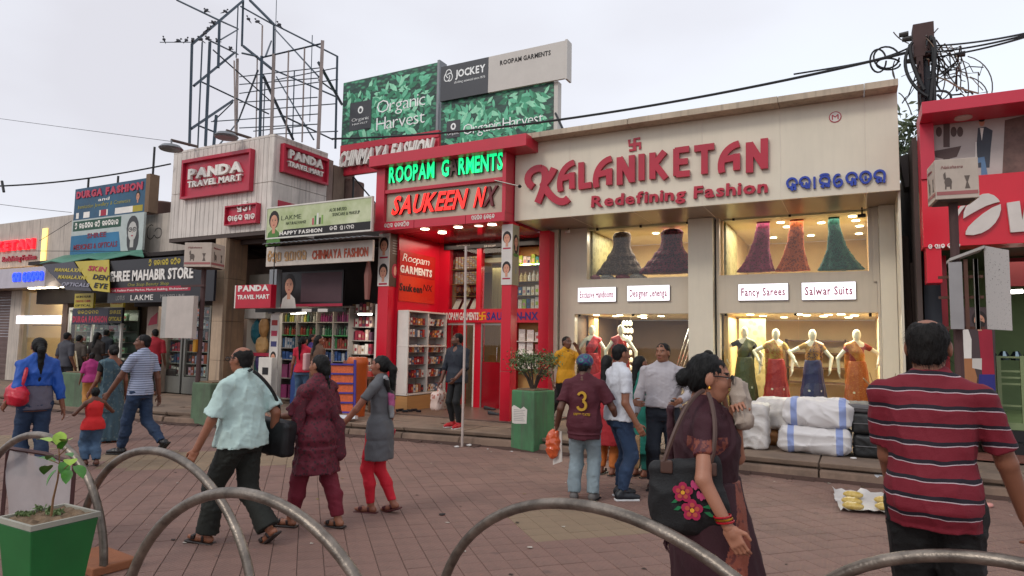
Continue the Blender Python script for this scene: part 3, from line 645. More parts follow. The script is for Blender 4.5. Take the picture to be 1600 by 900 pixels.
# small spot lamps and cameras under the soffit
for px, py, l in ((888, 362, 'small bullet camera at the left end under the cream soffit'), (1347, 337, 'small black camera under the soffit, right of the green drape')):
 p = at(px, py, y=Y1 - .1); t = thing('security_camera', l, 'camera', (p[0], Y1 - .1, FZ0)); q = MB(); q.tube([(p[0], Y1 - .1, FZ0), (p[0], Y1 - .1, p[2])], .012, DARK); q.build('bracket', t)
 q = MB(); q.tube([(p[0] - .05, Y1 - .1, p[2]), (p[0] + .04, Y1 - .16, p[2] - .01)], [.03, .032], DARK if px > 1000 else CW); q.build('camera_body', t, smooth='auto')
def garment(px, top, base, wt, wb, m, label, y, skew=0, folds=9, parent=None, name='hanging_drape', straight=1.6, cat='garment'):
 a, b = at(px, top, y=y), at(px, base, y=y); H = a[2] - b[2]; rows = []
 for i in range(9):
  t = i / 8; w_ = (wt + (wb - wt) * (1 - t) ** straight) / 2; rows.append((t * H, skew * (1 - t) ** 2, 0, w_, w_ * .38))
 return blob(name, [Lo(rows, .01, (folds, .09, .7))], .022, m, loc=(a[0], y, b[2]), label=label, cat=cat, disp=lambda P: fold(P, .006, 26, 3, (1, 1, .2)))
yg = yr + .35
def gown(px, top, base, wt, wb, m, label, y, skew, name, straight):
 a, b = at(px, top, y=y), at(px, base, y=y); H = a[2] - b[2]; pr = [(1, .1), (.97, .34), (.9, .42), (.72, .38), (.62, .4), (.5, .5), (.34, .66), (.18, .84), (.05, 1.0), (0, 1.02)]; rows = [(t * H, skew * (1 - t) ** 2, 0, w_ * wb / 2, w_ * wb * .19 + .02) for t, w_ in pr]
 return blob(name, [Lo(rows, .004, (11, .07, .3))] + [Lo([(z * H - .03, skew * (1 - z) ** 2, 0, w_ * wb / 2 + .035, w_ * wb * .2 + .045), (z * H + .05, skew * (1 - z) ** 2, 0, w_ * wb / 2 - .0, w_ * wb * .2 + .01)], .01, (19, .05, 0)) for z, w_ in ((.42, .57), (.24, .76), (.08, .95))], .016, m, loc=(a[0], y, b[2]), label=label, cat='garment', disp=lambda P: fold(P, .005, 40, 3, (1, 1, .2)))
D = [(1193, 318, 425, .24, .66, ('#7a1c44', '#54142c'), 'dark magenta drape flaring to the sill, leftmost in the upper right window', -.16, 'hanging_drape'),
     (1245, 314, 424, .24, .58, ('#a84c1c', '#7c3414'), 'orange brown drape in the middle of the upper right window', -.1, 'hanging_drape'),
     (1301, 310, 423, .18, .72, ('#0f4a40', '#0c332f'), 'dark green drape, rightmost in the upper right window', .1, 'hanging_drape'),
     (972, 362, 429, .42, .92, ('#54423c', '#6c5850'), 'grey brown gown on a hanger in the upper left window', -.05, 'hanging_gown'),
     (1050, 357, 427, .4, 1.06, ('#6a1838', '#34102a'), 'dark maroon tiered gown beside the pillar in the upper left window', -.1, 'hanging_gown')]
for px, t_, b_, wt, wb, cc, lab, sk, nm in D:
 (gown if nm == 'hanging_gown' else garment)(px, t_, b_, wt, wb, pattern('cloth_' + cc[0][1:], cc[0], cc[1], 24, .42), lab, yg if px > 1100 else yr + .3, sk, name=nm, straight=3.4 if nm == 'hanging_drape' else 1.5)
p = at(940, 425, y=yr + .2)
for i, (dx, c_) in enumerate(((-.15, '#9b5a66'), (.1, '#b7aaa6'), (.42, '#8c2c44'), (.7, '#a89c98'))):
 blob('folded_cloth', [E((0, 0, .06), (.15, .12, .07)), E((.08, .02, .04), (.12, .1, .05))], .015, pattern('fold_' + c_[1:], c_, '#5c4a48', 50, .3), loc=(p[0] + dx, yr + .2 + .02 * i, zu0 - .0),
         label=['dusty pink cloth heap at the left corner of the upper left window', 'pale grey cloth heap beside the pink one in the upper window', 'crimson cloth heap between the two hanging gowns', 'pale cloth heap under the tiered gown'][i], cat='cloth', disp=lambda P: fold(P, .01, 40, 5))
q = MB(); q.box(UL[0], UL[1], yr + .02, yr + .5, zu0 - .05, zu0 - .004, FLOORT); q.box(UR[0], UR[1], yr + .02, yr + .7, zu0 - .05, zu0 - .004, FLOORT); q.build('window_ledge', shop)
# ============================================================ red garments shop
RED = mat('red_panel', '#c8102a', rough=.28, var=.06, scale=1.5)
REDP = mat('faded_red_panel', '#c1283c', rough=.35, var=.08, scale=1.5, dirt=.12)
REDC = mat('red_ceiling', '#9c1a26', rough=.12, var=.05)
CRE2 = mat('sign_cream', '#b7a893', rough=.4, var=.06, dirt=.1)
GRN = mat('lit_green', '#14f08c', emit=1.0, rough=.4); GRN0 = mat('dead_letter', '#5c4038', rough=.5)
GSIDE = mat('letter_side', '#0a3d22')
RLIT = mat('lit_red', '#ff2a22', emit=.85, rough=.4); RDK = mat('dead_red_letter', '#6d1b22', rough=.4)
WHITEP = mat('white_paint', '#d8d2c8', rough=.5, dirt=.1)
shop2 = thing('garment_shop', 'red garments shop with open porch and lit green and red letters on its header', 'shop', (-7, 11, .2))
YH = 10.42
def px3(px, py, y): p = at(px, py, y=y); return p[0], p[2]
hx0, hx1 = at(590, 300, y=YH)[0], FX0 + .03
# header: coping, two uprights, rails and recessed cream boards
zt = at(700, 226, y=10.2)[2]
q = MB(); q.box(at(577, 240, y=10.2)[0], at(795, 220, y=10.2)[0] + .35, 10.2, 10.9, at(700, 244, y=10.2)[2], at(700, 226, y=10.2)[2], REDP); q.build('coping', shop2, bevel=.006)
zc = at(700, 244, y=10.2)[2] - .002
zA, zB, zC, zD = at(700, 294, y=YH)[2], at(700, 300, y=YH)[2], at(700, 336, y=YH)[2], at(700, 353, y=YH)[2]
zD = 3.83; zC = 4.0
for a, b, n_ in ((hx0, at(603, 300, y=YH)[0], 'upright'), (at(787, 270, y=YH)[0], FX0 - .012, 'upright')):
 q = MB(); q.box(a, b, YH - .05, 10.8, zC, zc, REDP); q.build(n_, shop2, bevel=.004)
u0, u1 = at(603, 300, y=YH)[0] + .003, at(787, 270, y=YH)[0] - .003
zm = at(700, 290, y=YH)[2]
q = MB(); q.box(u0, u1, YH - .035, 10.8, zm - .03, zm + .04, REDP); q.build('rail', shop2, bevel=.003)
for a, b in ((hx0, at(650, 340, y=YH)[0]), (at(650, 340, y=YH)[0] + .01, at(730, 340, y=YH)[0]), (at(730, 340, y=YH)[0] + .01, FX0 - .012)):
 q = MB(); q.box(a, b, YH - .07, 10.8, zD, zC - .002, REDP); q.build('header_panel', shop2, bevel=.004)
for a, b in ((zC + .002, zm - .032), (zm + .042, zc - .003)):
 q = MB(); q.box(u0, u1, YH + .04, YH + .12, a, b, CRE2); q.build('sign_board', shop2)
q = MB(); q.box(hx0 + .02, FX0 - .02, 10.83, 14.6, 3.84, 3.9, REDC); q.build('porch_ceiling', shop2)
q = MB(); q.box(hx0 + .02, FX0 - .02, 10.85, 14.6, 5.1, 5.2, CONC); q.box(hx0, hx0 + .1, 10.85, 14.6, .2, 5.1, CONC); q.build('shell', shop2)
for px, py in ((664, 357), (691, 363), (716, 354), (769, 350), (748, 352)):
 p = at(px, py, z=3.84); d = MB(); d.lathe((p[0], p[1], 3.822), [(.085, 0), (.085, .016)], DLIGHT if px != 748 else mat('dim_downlight', '#ffe6c8', emit=2), 16); d.build('downlight', shop2)
lamp((-7.1, 11.7, 3.78), 30, (2.2, 1.2), (1, .82, .66))
fh = frY(YH + .04)
nm = thing('green_name_sign', 'lit green raised shop name on the red header, one letter unlit', 'sign', (-7.2, YH, 4.9))
a, b = px3(608, 291, YH), px3(786, 271, YH)
def tall(s, x0, wd, z0, h, big, mats, par, off, dep, sh=0):
 off *= .45; sd = GSIDE if mats[0] is GRN else mat('red_letter_side', '#5a1018')
 """name in tall narrow capitals, first letter of a word larger"""
 write(s, fh, x0, z0, wd, h, mats[0], par, depth=dep, z=.006, off=off, gap=.05, sp=.5, each='letter', mats=mats, shear=sh, side=sd)
m_ = [GRN] * 13; m_[7] = GRN0
tall('ROOPAMGARMENTS'[:6], a[0], at(679, 280, y=YH)[0] - a[0], 4.80, .36, 1, [GRN] * 6, nm, .07, .05)
x2 = at(690, 280, y=YH)[0]
tall('GARMENTS', x2, b[0] - x2, 4.80, .36, 1, [GRN, GRN0] + [GRN] * 6, nm, .07, .05)
nm2 = thing('red_name_sign', 'lit red slanted raised name on the red header with a dark last letter', 'sign', (-7.2, YH, 4.2))
x0, x1 = at(612, 315, y=YH)[0], at(734, 315, y=YH)[0]
tall('SAUKEEN', x0, x1 - x0 - .12, 4.14, .4, 1, [RLIT] * 7, nm2, .06, .05, .25)
x0, x1 = at(740, 305, y=YH)[0], at(779, 305, y=YH)[0]
tall('NX', x0, x1 - x0 - .1, 4.14, .4, 1, [RLIT, RDK], nm2, .06, .05, .25)
fb = frY(YH - .07)
t_ = thing('header_script', 'two small white script words along the bottom of the red header', 'lettering', (-7, YH - .07, 3.9))
a = px3(601, 347, YH - .07); odia(['ra', 'ya', 'ma', ' ', 'ka', 'ra', 'ma', 'sh', 'ta'], fb, a[0], zD + .05, .62, .085, WHITEP, t_, pen=.16, d=.003, z=.002)
a = px3(737, 336, YH - .07); odia(['sa', 'ka', 'ni', 'ta', ' ', 'e', 'ra', 'e', 'ra'], fb, a[0], zD + .06, .5, .085, WHITEP, t_, pen=.16, d=.003, z=.002)
# porch columns
def column(px0, px1, pxs, y, name='column', m=RED, z1=3.84):
 a, b = at(px0, 500, y=y)[0], at(px1, 500, y=y)[0]; d = at(pxs, 500, x=b)[1] - y; q = MB()
 q.box(a, b, y, y + d, .2, 1.1, m); q.box(a, b, y, y + d, 1.106, z1 - .003, m); q.build(name, shop2, bevel=.005); return a, b, y, y + d
cA = column(589, 605, 621, 10.62)
cB = column(783, 798, 808, 10.55)
cw = MB(); a, b = at(841, 500, y=11.6)[0], at(857, 500, y=11.6)[0]; cw.box(a, b, 11.6, 12.1, .2, .98, RED); cw.box(a, b, 11.6, 12.1, .986, 3.83, RED); cw.build('column', shop2, bevel=.004); xr = b
# posters wrapped round the columns
SKINP = mat('print_skin', '#c98f74', rough=.6); HAIRP = mat('print_hair', '#1f1512', rough=.6); PAPER = mat('poster_paper', '#cfc8c0', rough=.5, dirt=.1); BROWNP = mat('poster_brown', '#4b3428', rough=.5)
PRED = mat('print_red', '#a2203a'); PGREEN = mat('print_green', '#4f7a35'); PGOLD = mat('print_khaki', '#9c9477'); PGREY = mat('print_grey', '#8d8a86')
def oval(q, fr, cx, cy, rx, ry, m, z, n=14, d=.0012): q.prism(fr, [(cx + rx * math.cos(2 * math.pi * i / n), cy + ry * math.sin(2 * math.pi * i / n)) for i in range(n)], z, z + d, m)
def face_print(q, fr, cx, cy, s, z=.003, hair=HAIRP, skin=SKINP, body=None, long=False):
 if body: q.prism(fr, [(cx - .62 * s, cy - 1.5 * s), (cx + .62 * s, cy - 1.5 * s), (cx + .45 * s, cy - .72 * s), (cx + .15 * s, cy - .5 * s), (cx - .15 * s, cy - .5 * s), (cx - .45 * s, cy - .72 * s)], z, z + .001, body)
 oval(q, fr, cx, cy + .08 * s, .42 * s, .55 * s, hair, z + .0012)
 if long: oval(q, fr, cx + .05 * s, cy - .35 * s, .42 * s, .7 * s, hair, z + .0011)
 q.prism(fr, [(cx - .12 * s, cy - .75 * s), (cx + .12 * s, cy - .75 * s), (cx + .12 * s, cy - .3 * s), (cx - .12 * s, cy - .3 * s)], z + .0024, z + .003, skin)
 oval(q, fr, cx, cy - .05 * s, .3 * s, .42 * s, skin, z + .0032)
 for k in (-1, 1):
  oval(q, fr, cx + k * .12 * s, cy + .02 * s, .06 * s, .025 * s, HAIRP, z + .0046, 8, .0006); q.prism(fr, [(cx + k * .05 * s, cy + .09 * s), (cx + k * .2 * s, cy + .1 * s), (cx + k * .2 * s, cy + .12 * s), (cx + k * .05 * s, cy + .11 * s)], z + .0046, z + .005, HAIRP)
 oval(q, fr, cx, cy - .25 * s, .08 * s, .03 * s, PRED, z + .0046, 8, .0006)
 q.prism(fr, [(cx - .015 * s, cy - .13 * s), (cx + .03 * s, cy - .13 * s), (cx + .01 * s, cy - .02 * s)], z + .0046, z + .005, mat('print_shade', '#a8704f'))
def column_poster(c, z0, z1, lab, second, right):
 a, b, y0, y1 = c; t = thing('column_poster', lab, 'poster', (a, y0, z0), 'posters wrapped round the porch columns')
 q = MB(); q.box(a - .01, b + .012, y0 - .014, y0 - .002, z0, z1, PAPER); q.build('front_sheet', t)
 q = MB(); q.box(b + .002, b + .014, y0 - .001, y1 + .005, z0, z1, BROWNP if second else PGOLD); q.build('side_sheet', t)
 fr = frY(y0 - .014); w_, h_ = b - a, z1 - z0; q = MB()
 for k in (0, 1):
  cy = z0 + h_ * (.27 + .5 * k); face_print(q, fr, (a + b) / 2, cy, w_ * 1.05, z=.001)
  q.prism(fr, [(a + w_ * .1, cy - w_ * 1.02), (b - w_ * .1, cy - w_ * 1.02), (b - w_ * .1, cy - w_ * .88), (a + w_ * .1, cy - w_ * .88)], .001, .002, PRED)
 fs = Fr((b + .014, y0, 0), (0, 1, 0)); d = y1 - y0
 if second:
  oval(q, fs, d * .55, z0 + h_ * .3, d * .32, d * .45, PRED, .001); oval(q, fs, d * .55, z0 + h_ * .3, d * .14, d * .3, mat('print_peach', '#d99a84'), .003)
  for k in range(6): q.prism(fs, [(d * .25, z0 + h_ * (.62 + .05 * k)), (d * .8, z0 + h_ * (.62 + .05 * k)), (d * .8, z0 + h_ * (.635 + .05 * k)), (d * .25, z0 + h_ * (.635 + .05 * k))], .001, .002, PGREY)
 else:
  face_print(q, fs, d * .5, z0 + h_ * .72, d * .85, z=.001, long=True); oval(q, fs, d * .5, z0 + h_ * .5, d * .4, d * .14, PGREEN, .001); oval(q, fs, d * .55, z0 + h_ * .25, d * .12, d * .3, PGREY, .001)
 q.build('print', t)
z0, z1 = at(600, 447, y=10.62)[2], at(600, 365, y=10.62)[2]
column_poster(cA, z0, z1, 'paper poster of two veiled brides with dark side sheet on the left red column', True, False)
z0, z1 = at(790, 445, y=10.55)[2], at(790, 351, y=10.55)[2]
column_poster(cB, z0, z1, 'paper poster of two brides with khaki side sheet on the middle red column', False, True)
# left side wall of the porch with its graduated red board and the white showcase
xs = -8.38; ya, yb_ = 10.86, 12.32
ORG = mat('orange_red_print', '#d8401c', rough=.3, var=.1, scale=1.2, c2='#c01a18')
q = MB(); q.box(xs - .08, xs, ya, yb_ + .1, .2, 3.835, RED); q.build('side_wall', shop2)
fs = Fr((xs, 0, 0), (0, 1, 0))
for z0, z1 in ((3.0, 3.5), (2.45, 2.99)): q = MB(); q.box(xs + .002, xs + .018, ya + .02, yb_ - .15, z0, z1, ORG if z0 < 3 else mat('deep_red_print', '#b3221a', rough=.3)); q.build('side_board', shop2)
bt = thing('side_wall_lettering', 'white and black shop names on the orange red side wall of the porch', 'lettering', (xs, ya, 2.5))
fs2 = Fr((xs + .018, 0, 0), (0, 1, 0)); WHT = mat('white_print', '#e8e2da'); BLK = mat('black_print', '#161010')
write('Roopam', fs2, ya + .1, 3.29, .95, .17, WHT, bt, z=.002, off=-.005, gap=.02, shear=.3); write('GARMENTS', fs2, ya + .03, 3.04, 1.15, .17, WHT, bt, z=.002, off=.05)
write('Saukeen', fs2, ya + .03, 2.66, .8, .17, BLK, bt, z=.002, off=.03); write('NX', fs2, ya + .86, 2.72, .33, .15, BLK, bt, z=.002, off=-.01, shear=.2)
cab = thing('shoe_showcase', 'tall white framed showcase of small shoes and boxes along the red side wall', 'showcase', (xs + .15, ya, .5))
cy0, cy1, cz0, cz1 = ya + .0, yb_ - .04, .55, 2.22
q = MB(); q.box(xs + .022, xs + .03, cy0, cy1, cz0, cz1, mat('grey_back', '#a39c98', rough=.5)); q.build('back_panel', cab)
cm = (cy0 + cy1) / 2
for y in (cy0, cm - .02, cy1 - .04): q = MB(); q.box(xs + .03, xs + .3, y, y + .035, cz0 + .002, cz1 - .002, WHITEP); q.build('frame_post', cab, bevel=.004)
for z in (cz0 - .03, (cz0 + cz1) / 2 + .12, cz1): q = MB(); q.box(xs + .025, xs + .305, cy0 - .004, cy1 - .001, z - .003, z + .03, WHITEP); q.build('frame_rail', cab, bevel=.004)
shelf_z = [.86, 1.13, 1.38, 1.7, 1.95]
for z in shelf_z:
 if abs(z - 1.5) > .06: q = MB(); q.box(xs + .035, xs + .27, cy0 + .04, cy1 - .045, z, z + .01, mat('glass_shelf', '#6f6a66', rough=.1)); q.build('shelf', cab)
gc = ['#b03a30', '#d6b487', '#2d2a33', '#c9c3bc', '#8e2a2e', '#cf8a4a', '#5a6a80', '#dcd6cc', '#9a5a45']
def goods(name, parent, fr, x0, x1, z, hs, d, n, seed, cols=gc, y=0, kind='box', tilt=0):
 r = random.Random(seed); w_ = (x1 - x0) / n; cnt = 0
 for i in range(n):
  c_ = mat('goods_' + cols[r.randrange(len(cols))][1:], '#' + '0' * 6) if False else None
  cc = cols[r.randrange(len(cols))]; m = mat('goods_' + cc[1:], cc, rough=.45, var=.3, scale=40); h_ = hs * r.uniform(.7, 1.0); a = x0 + i * w_ + w_ * .08; b = a + w_ * r.uniform(.7, .86); q = MB()
  P_ = lambda u, v, k: fr.p(u, v, k)
  if kind == 'box':
   t = tilt * h_; q.hexa([P_(a, z, -d), P_(b, z, -d), P_(b, z, 0), P_(a, z, 0), P_(a + t, z + h_, -d), P_(b + t, z + h_, -d), P_(b + t, z + h_, 0), P_(a + t, z + h_, 0)], m)
   if n < 14 and h_ > .07:
    lab = mat('label_' + cols[(i + 3) % len(cols)][1:], cols[(i + 3) % len(cols)], rough=.5); q.prism(fr, [(a + (b - a) * .15 + t * .3, z + h_ * .3), (a + (b - a) * .85 + t * .3, z + h_ * .3), (a + (b - a) * .85 + t * .6, z + h_ * .62), (a + (b - a) * .15 + t * .6, z + h_ * .62)], .001, .0025, lab)
  else:
   c = P_((a + b) / 2, z, -d / 2); rr = min((b - a) / 2, d / 2); q.lathe(c, [(rr, 0), (rr, h_ * .62), (rr * .4, h_ * .75), (rr * .4, h_ * .98)], m, 8)
  q.build(name, parent)
k = 0
fc = Fr((xs + .24, 0, 0), (0, 1, 0))
for z in [cz0 + .005] + shelf_z:
 for a, b in ((cy0 + .05, cm - .04), (cm + .03, cy1 - .06)):
  goods('box' if k % 3 else 'shoe', cab, fc, a, b, z + .012, .17, .1, 7, k, kind='box', tilt=.3 if k % 2 else 0); k += 1
q = MB(); q.box(xs + .02, xs + .32, cy0, cy1 - .1, .2, .5, mat('plywood', '#b98a54', rough=.6, stretch=(1, .3, 8))); q.build('plywood_box', label='low plywood box on the floor below the white showcase', cat='box', bevel=.004)
# shop front at the back of the porch
YB = 12.36
bx = lambda px, py=500: at(px, py, y=YB)[0]
bz = lambda py, px=730: at(px, py, y=YB)[2]
q = MB(); BK = [(683, 700), (743, 750)]
for a, b in BK: q.box(bx(a), bx(b), YB, YB + .15, .2, 3.835, RED)
q.build('front_frame', shop2, kind=None)
zb0, zb1 = bz(504), bz(483)
q = MB(); q.box(bx(683), xr - .02, YB - .04, YB - .005, zb0, zb1, RED); q.build('name_band', shop2)
q = MB(); q.box(bx(692), xr + .3, YB - .035, YB - .01, bz(389), 3.835, BLACK); q.build('dark_board', shop2)
fB = frY(YB - .04); t = thing('band_lettering', 'white, yellow and blue lettering across the red band over the shop doors', 'lettering', (-7, YB - .04, 2.1))
hb = zb1 - zb0
write('ROOPAM GARMENTS', fB, bx(694), zb0 + hb * .18, bx(749) - bx(694), hb * .6, WHT, t, z=.002, off=.03, gap=.04)
YEL_ = mat('yellow_print', '#e8a010'); NAVY = mat('navy_print', '#2a2a7c')
q = MB(); c0 = (bx(755), zb0 + hb * .48); a = hb * .26
for i, st in enumerate([[(-a, a), (-a, 0), (a, 0), (a, -a)], [(a, a), (0, a), (0, -a), (-a, -a)]]): ribbon(q, fB, [(c0[0] + u, c0[1] + v) for u, v in st], .03, YEL_, .002 + i * .001, .002)
q.build('emblem', t)
write('SAUKEEN-NX', fB, bx(762), zb0 + hb * .18, bx(842) - bx(762), hb * .6, NAVY, t, z=.002, off=.03, gap=.05)
fD = frY(YB - .035); t = thing('board_lettering', 'faint grey writing on the dark board above the display', 'lettering', (-7, YB - .035, 3.6))
write('SAUKEIN - NX', fD, bx(752, 375), bz(379, 770) + .0, bx(788) - bx(752), .07, PGREY, t, z=.002, off=0); write('GARMENTS', fD, bx(712), bz(385, 720), .35, .05, PGREY, t, z=.002); write('SHOP', fD, bx(755), bz(386, 770), .3, .045, PGREY, t, z=.002)
# display window with bangles, necklaces; interior; doors
q = MB(); q.box(hx0 + .1, xr + .4, 14.5, 14.6, .2, 3.83, mat('wood_interior', '#8a6b45', rough=.5, stretch=(6, 6, .6))); q.box(hx0 + .1, xr + .4, YB + .3, 14.5, 3.4, 3.5, WARMC); q.box(hx0 + .1, xr + .3, 10.45, 14.5, .16, .215, mat('porch_floor', '#6d5a50', rough=.35, dirt=.2)); q.build('interior', shop2)
lamp((-6.5, 13.3, 3.3), 40, (1.6, 1.2)); 
disp = thing('jewellery_display', 'glass shelves of bangles, necklaces and jewellery cards left of the porch doorway', 'display', (bx(720), YB, 2.2))
q = MB(); q.box(bx(700), bx(743), YB + .32, YB + .34, zb1, bz(389), mat('maroon_back', '#5a2a2a', rough=.6)); q.build('back_panel', disp)
for py in (419, 443, 462): q = MB(); q.box(bx(700) + .003, bx(743) - .003, YB + .1, YB + .32, bz(py) - .012, bz(py), mat('brass_shelf', '#8a6a3a', rough=.3)); q.build('shelf', disp)
fE = frY(YB + .14)
SIL = ['#c9bcae', '#b89a94', '#a8a29c', '#c4a070']
for r_, (py) in enumerate((419, 443)):
 x0, x1 = bx(702), bx(742); n = 9
 for i in range(n):
  q = MB(); cx = x0 + (i + .5) * (x1 - x0) / n
  for k in range(6): q.tube([(cx, YB + .2, bz(py) + .02 + k * .045), (cx, YB + .2, bz(py) + .055 + k * .045)], .04, mat('bangle_' + SIL[(k + i) % 4][1:], SIL[(k + i) % 4], metal=.6, rough=.3), n=10)
  q.build('bangle_stack', disp)
BUST = mat('bust_cream', '#c8b48c', rough=.6); GOLD = mat('gold', '#b8862e', rough=.3, metal=.9)
for i, px in enumerate((709, 722, 736)):
 c = (bx(px), YB + .2, bz(462)); q = MB(); q.lathe(c, [(.05, 0), (.03, .03), (.09, .1), (.08, .16), (.03, .24), (.03, .27)], BUST if i == 1 else mat('bust_dark', '#4a2f28'), 12); q.build('necklace_bust', disp, smooth='auto')
 q = MB(); q.tube([(c[0] + .07 * math.cos(t), c[1] - .085, c[2] + .2 + .12 * math.sin(t)) for t in np.linspace(-math.pi, 0, 9)], .008, GOLD, 6); q.build('necklace', disp)
 q = MB(); x = bx(px - 5); zz = zb1 + .005; q.hexa([(x, YB + .05, zz), (x + .14, YB + .05, zz), (x + .14, YB + .07, zz), (x, YB + .07, zz), (x + .03, YB + .2, zz + .24), (x + .17, YB + .2, zz + .24), (x + .17, YB + .22, zz + .24), (x + .03, YB + .22, zz + .24)], PAPER); q.build('jewellery_card', disp)
q = MB(); q.box(bx(750), bx(783), YB + .5, YB + .52, zb1, bz(392), mat('khaki_curtain', '#7d7048', rough=.7, stretch=(9, 9, .4), var=.3)); q.build('curtain', shop2)
for a, b, z0, z1 in ((700, 743, zb1, bz(389)), (750, 784, zb1, bz(389))): q = MB(); q.box(bx(a) + .003, bx(b) - .003, YB + .04, YB + .046, z0 + .002, z1 - .002, GLASS); q.build('window_pane', shop2)
def door(a, b, z0, z1, lab, redpart):
 t = thing('shop_door', lab, 'door', (bx(a), YB, z0)); f = WHITEP if not redpart else mat('steel_edge', '#9a9690', metal=.7, rough=.3); e = .035
 for u, v, w0, w1 in ((bx(a), bx(a) + e, z0, z1), (bx(b) - e, bx(b), z0, z1), (bx(a) + e, bx(b) - e, z1 - e, z1)): q = MB(); q.box(u, v, YB, YB + .05, w0, w1, f); q.build('frame', t)
 q = MB(); q.box(bx(a) + e, bx(b) - e, YB + .02, YB + .026, z0 + (1.0 if redpart else 0), z1 - e, GLASS); q.build('glass', t)
 if redpart: q = MB(); q.box(bx(a) + e, bx(b) - e, YB + .012, YB + .028, z0, z0 + .98, mat('red_film', '#8c0f1c', rough=.12)); q.build('red_film', t); q = MB(); q.tube([(bx(b) - .1, YB - .03, z0 + 1.0), (bx(b) - .1, YB - .03, z0 + 1.3)], .012, ch, 6); q.build('handle', t)
door(697, 742, .22, zb0 - .02, 'white framed glass door behind the dark shirted man', False)
door(752, 785, .22, zb0 - .02, 'glass door with red lower film right of the white framed door', True)
q = MB(); q.box(bx(742) - .01, bx(752) + .01, YB + .001, YB + .14, .2, zb0, RED); q.box(bx(700), bx(708), YB + .2, YB + .6, .2, zb0, RED); q.build('front_panel', shop2)
# right display window with cosmetics
kx0, kx1 = at(806, 500, y=12.2)[0], xr - .25
cd_ = thing('cosmetics_display', 'lit shelves of cosmetics and bottles between the middle and right red columns', 'display', ((kx0 + kx1) / 2, 12.2, .5))
kx0 = bx(806); kx1 = bx(846)
TANB = mat('tan_back', '#b98f52', rough=.6)
q = MB(); q.box(kx0 - .1, kx1 + .1, YB + .3, YB + .32, .2, 3.7, TANB); q.box(kx0 - .1, kx0 - .08, YB, YB + .3, .2, 3.7, RED); q.build('back_panel', cd_)
cc = ['#e8e0d0', '#2f5a8c', '#3d9a9a', '#d8cfc0', '#c98a8a', '#34305c', '#e0c890', '#a8c83c', '#f0ece4']
for j, py in enumerate((414, 439, 461, 482)):
 z = bz(py, 825); q = MB(); q.box(kx0 - .08, kx1 + .1, YB + .02, YB + .3, z - .015, z, mat('brass_shelf', '#8a6a3a')); q.build('shelf', cd_)
 if j < 3 or 1: goods('bottle' if j in (1, 2) else 'box', cd_, frY(YB + .08), kx0, kx1, z + .001, .25, .1, 6, 40 + j, cols=cc, kind='bottle' if j in (1,) else 'box')
for j, py in enumerate((533, 553, 575)):
 z = bz(py, 825); q = MB(); q.box(kx0 - .08, kx1 + .1, YB + .02, YB + .3, z - .015, z, WHITEP); q.build('shelf', cd_); goods('picture_box', cd_, frY(YB + .08), kx0 + .02, kx1, z + .001, .26, .05, 3, 50 + j, cols=['#e0dad2', '#c9c0b8', '#b04048'])
q = MB(); q.box(kx0 - .02, kx1 + .12, YB - .001, YB + .005, zb1 + .002, 3.3, GLASS); q.build('window_pane', cd_)
lamp(((kx0 + kx1) / 2, YB + .12, 3.3), 14, (.5, .15))
# small arm lamp on the header
q = MB(); a, b = at(773, 282, y=YH - .1), at(812, 291, y=10.3); q.tube([a, b], .012, mat('worn_steel', '#9a938c', metal=.6, rough=.4)); q.lathe(b - np.array([0, 0, .03]), [(.02, 0), (.04, .03), (.01, .06)], DARK, 8); q.build('arm_lamp', label='thin steel arm lamp reaching from the red header to the cream fascia', cat='lamp')
# shoes left on the floor
def shoe_mesh(col_, name='shoe'):
 q = MB(); m = mat('shoe_' + col_[1:], col_, rough=.5); q.hexa([(-.04, -.12, 0), (.04, -.12, 0), (.045, .13, 0), (-.045, .13, 0), (-.035, -.12, .075), (.035, -.12, .075), (.03, .12, .03), (-.03, .12, .03)], m); return q
for i, (px, py, c_, l) in enumerate(((765, 640, '#16161a', 'black shoe on the porch floor by the glass door'), (772, 648, '#22242a', 'dark shoe beside the glass door, nearer the middle column'), (868, 640, '#a01c2c', 'red shoe by the cream pilaster'))):
 p = at(px, py, z=.22); q = shoe_mesh(c_); q.v = [(a * 1.1 + p[0], b + p[1], c + .222) for a, b, c in [(v[1], v[0], v[2]) for v in q.v]]; q.build('shoe', label=l, cat='shoe', bevel=.02)
r = random.Random(4); 
for i in range(7):
 p = at(612 + i * 7, 644 - (i % 3), z=.215); q = MB(); q.box(p[0] - .06, p[0] + .06, p[1] - .03, p[1] + .03, .218, .26, mat('slipper_black', '#17151a'), rz=r.uniform(0, 3)); q.build('slipper', label='black slipper in the jumbled row on the floor under the white showcase', cat='slipper', group='slippers under the showcase', bevel=.012)
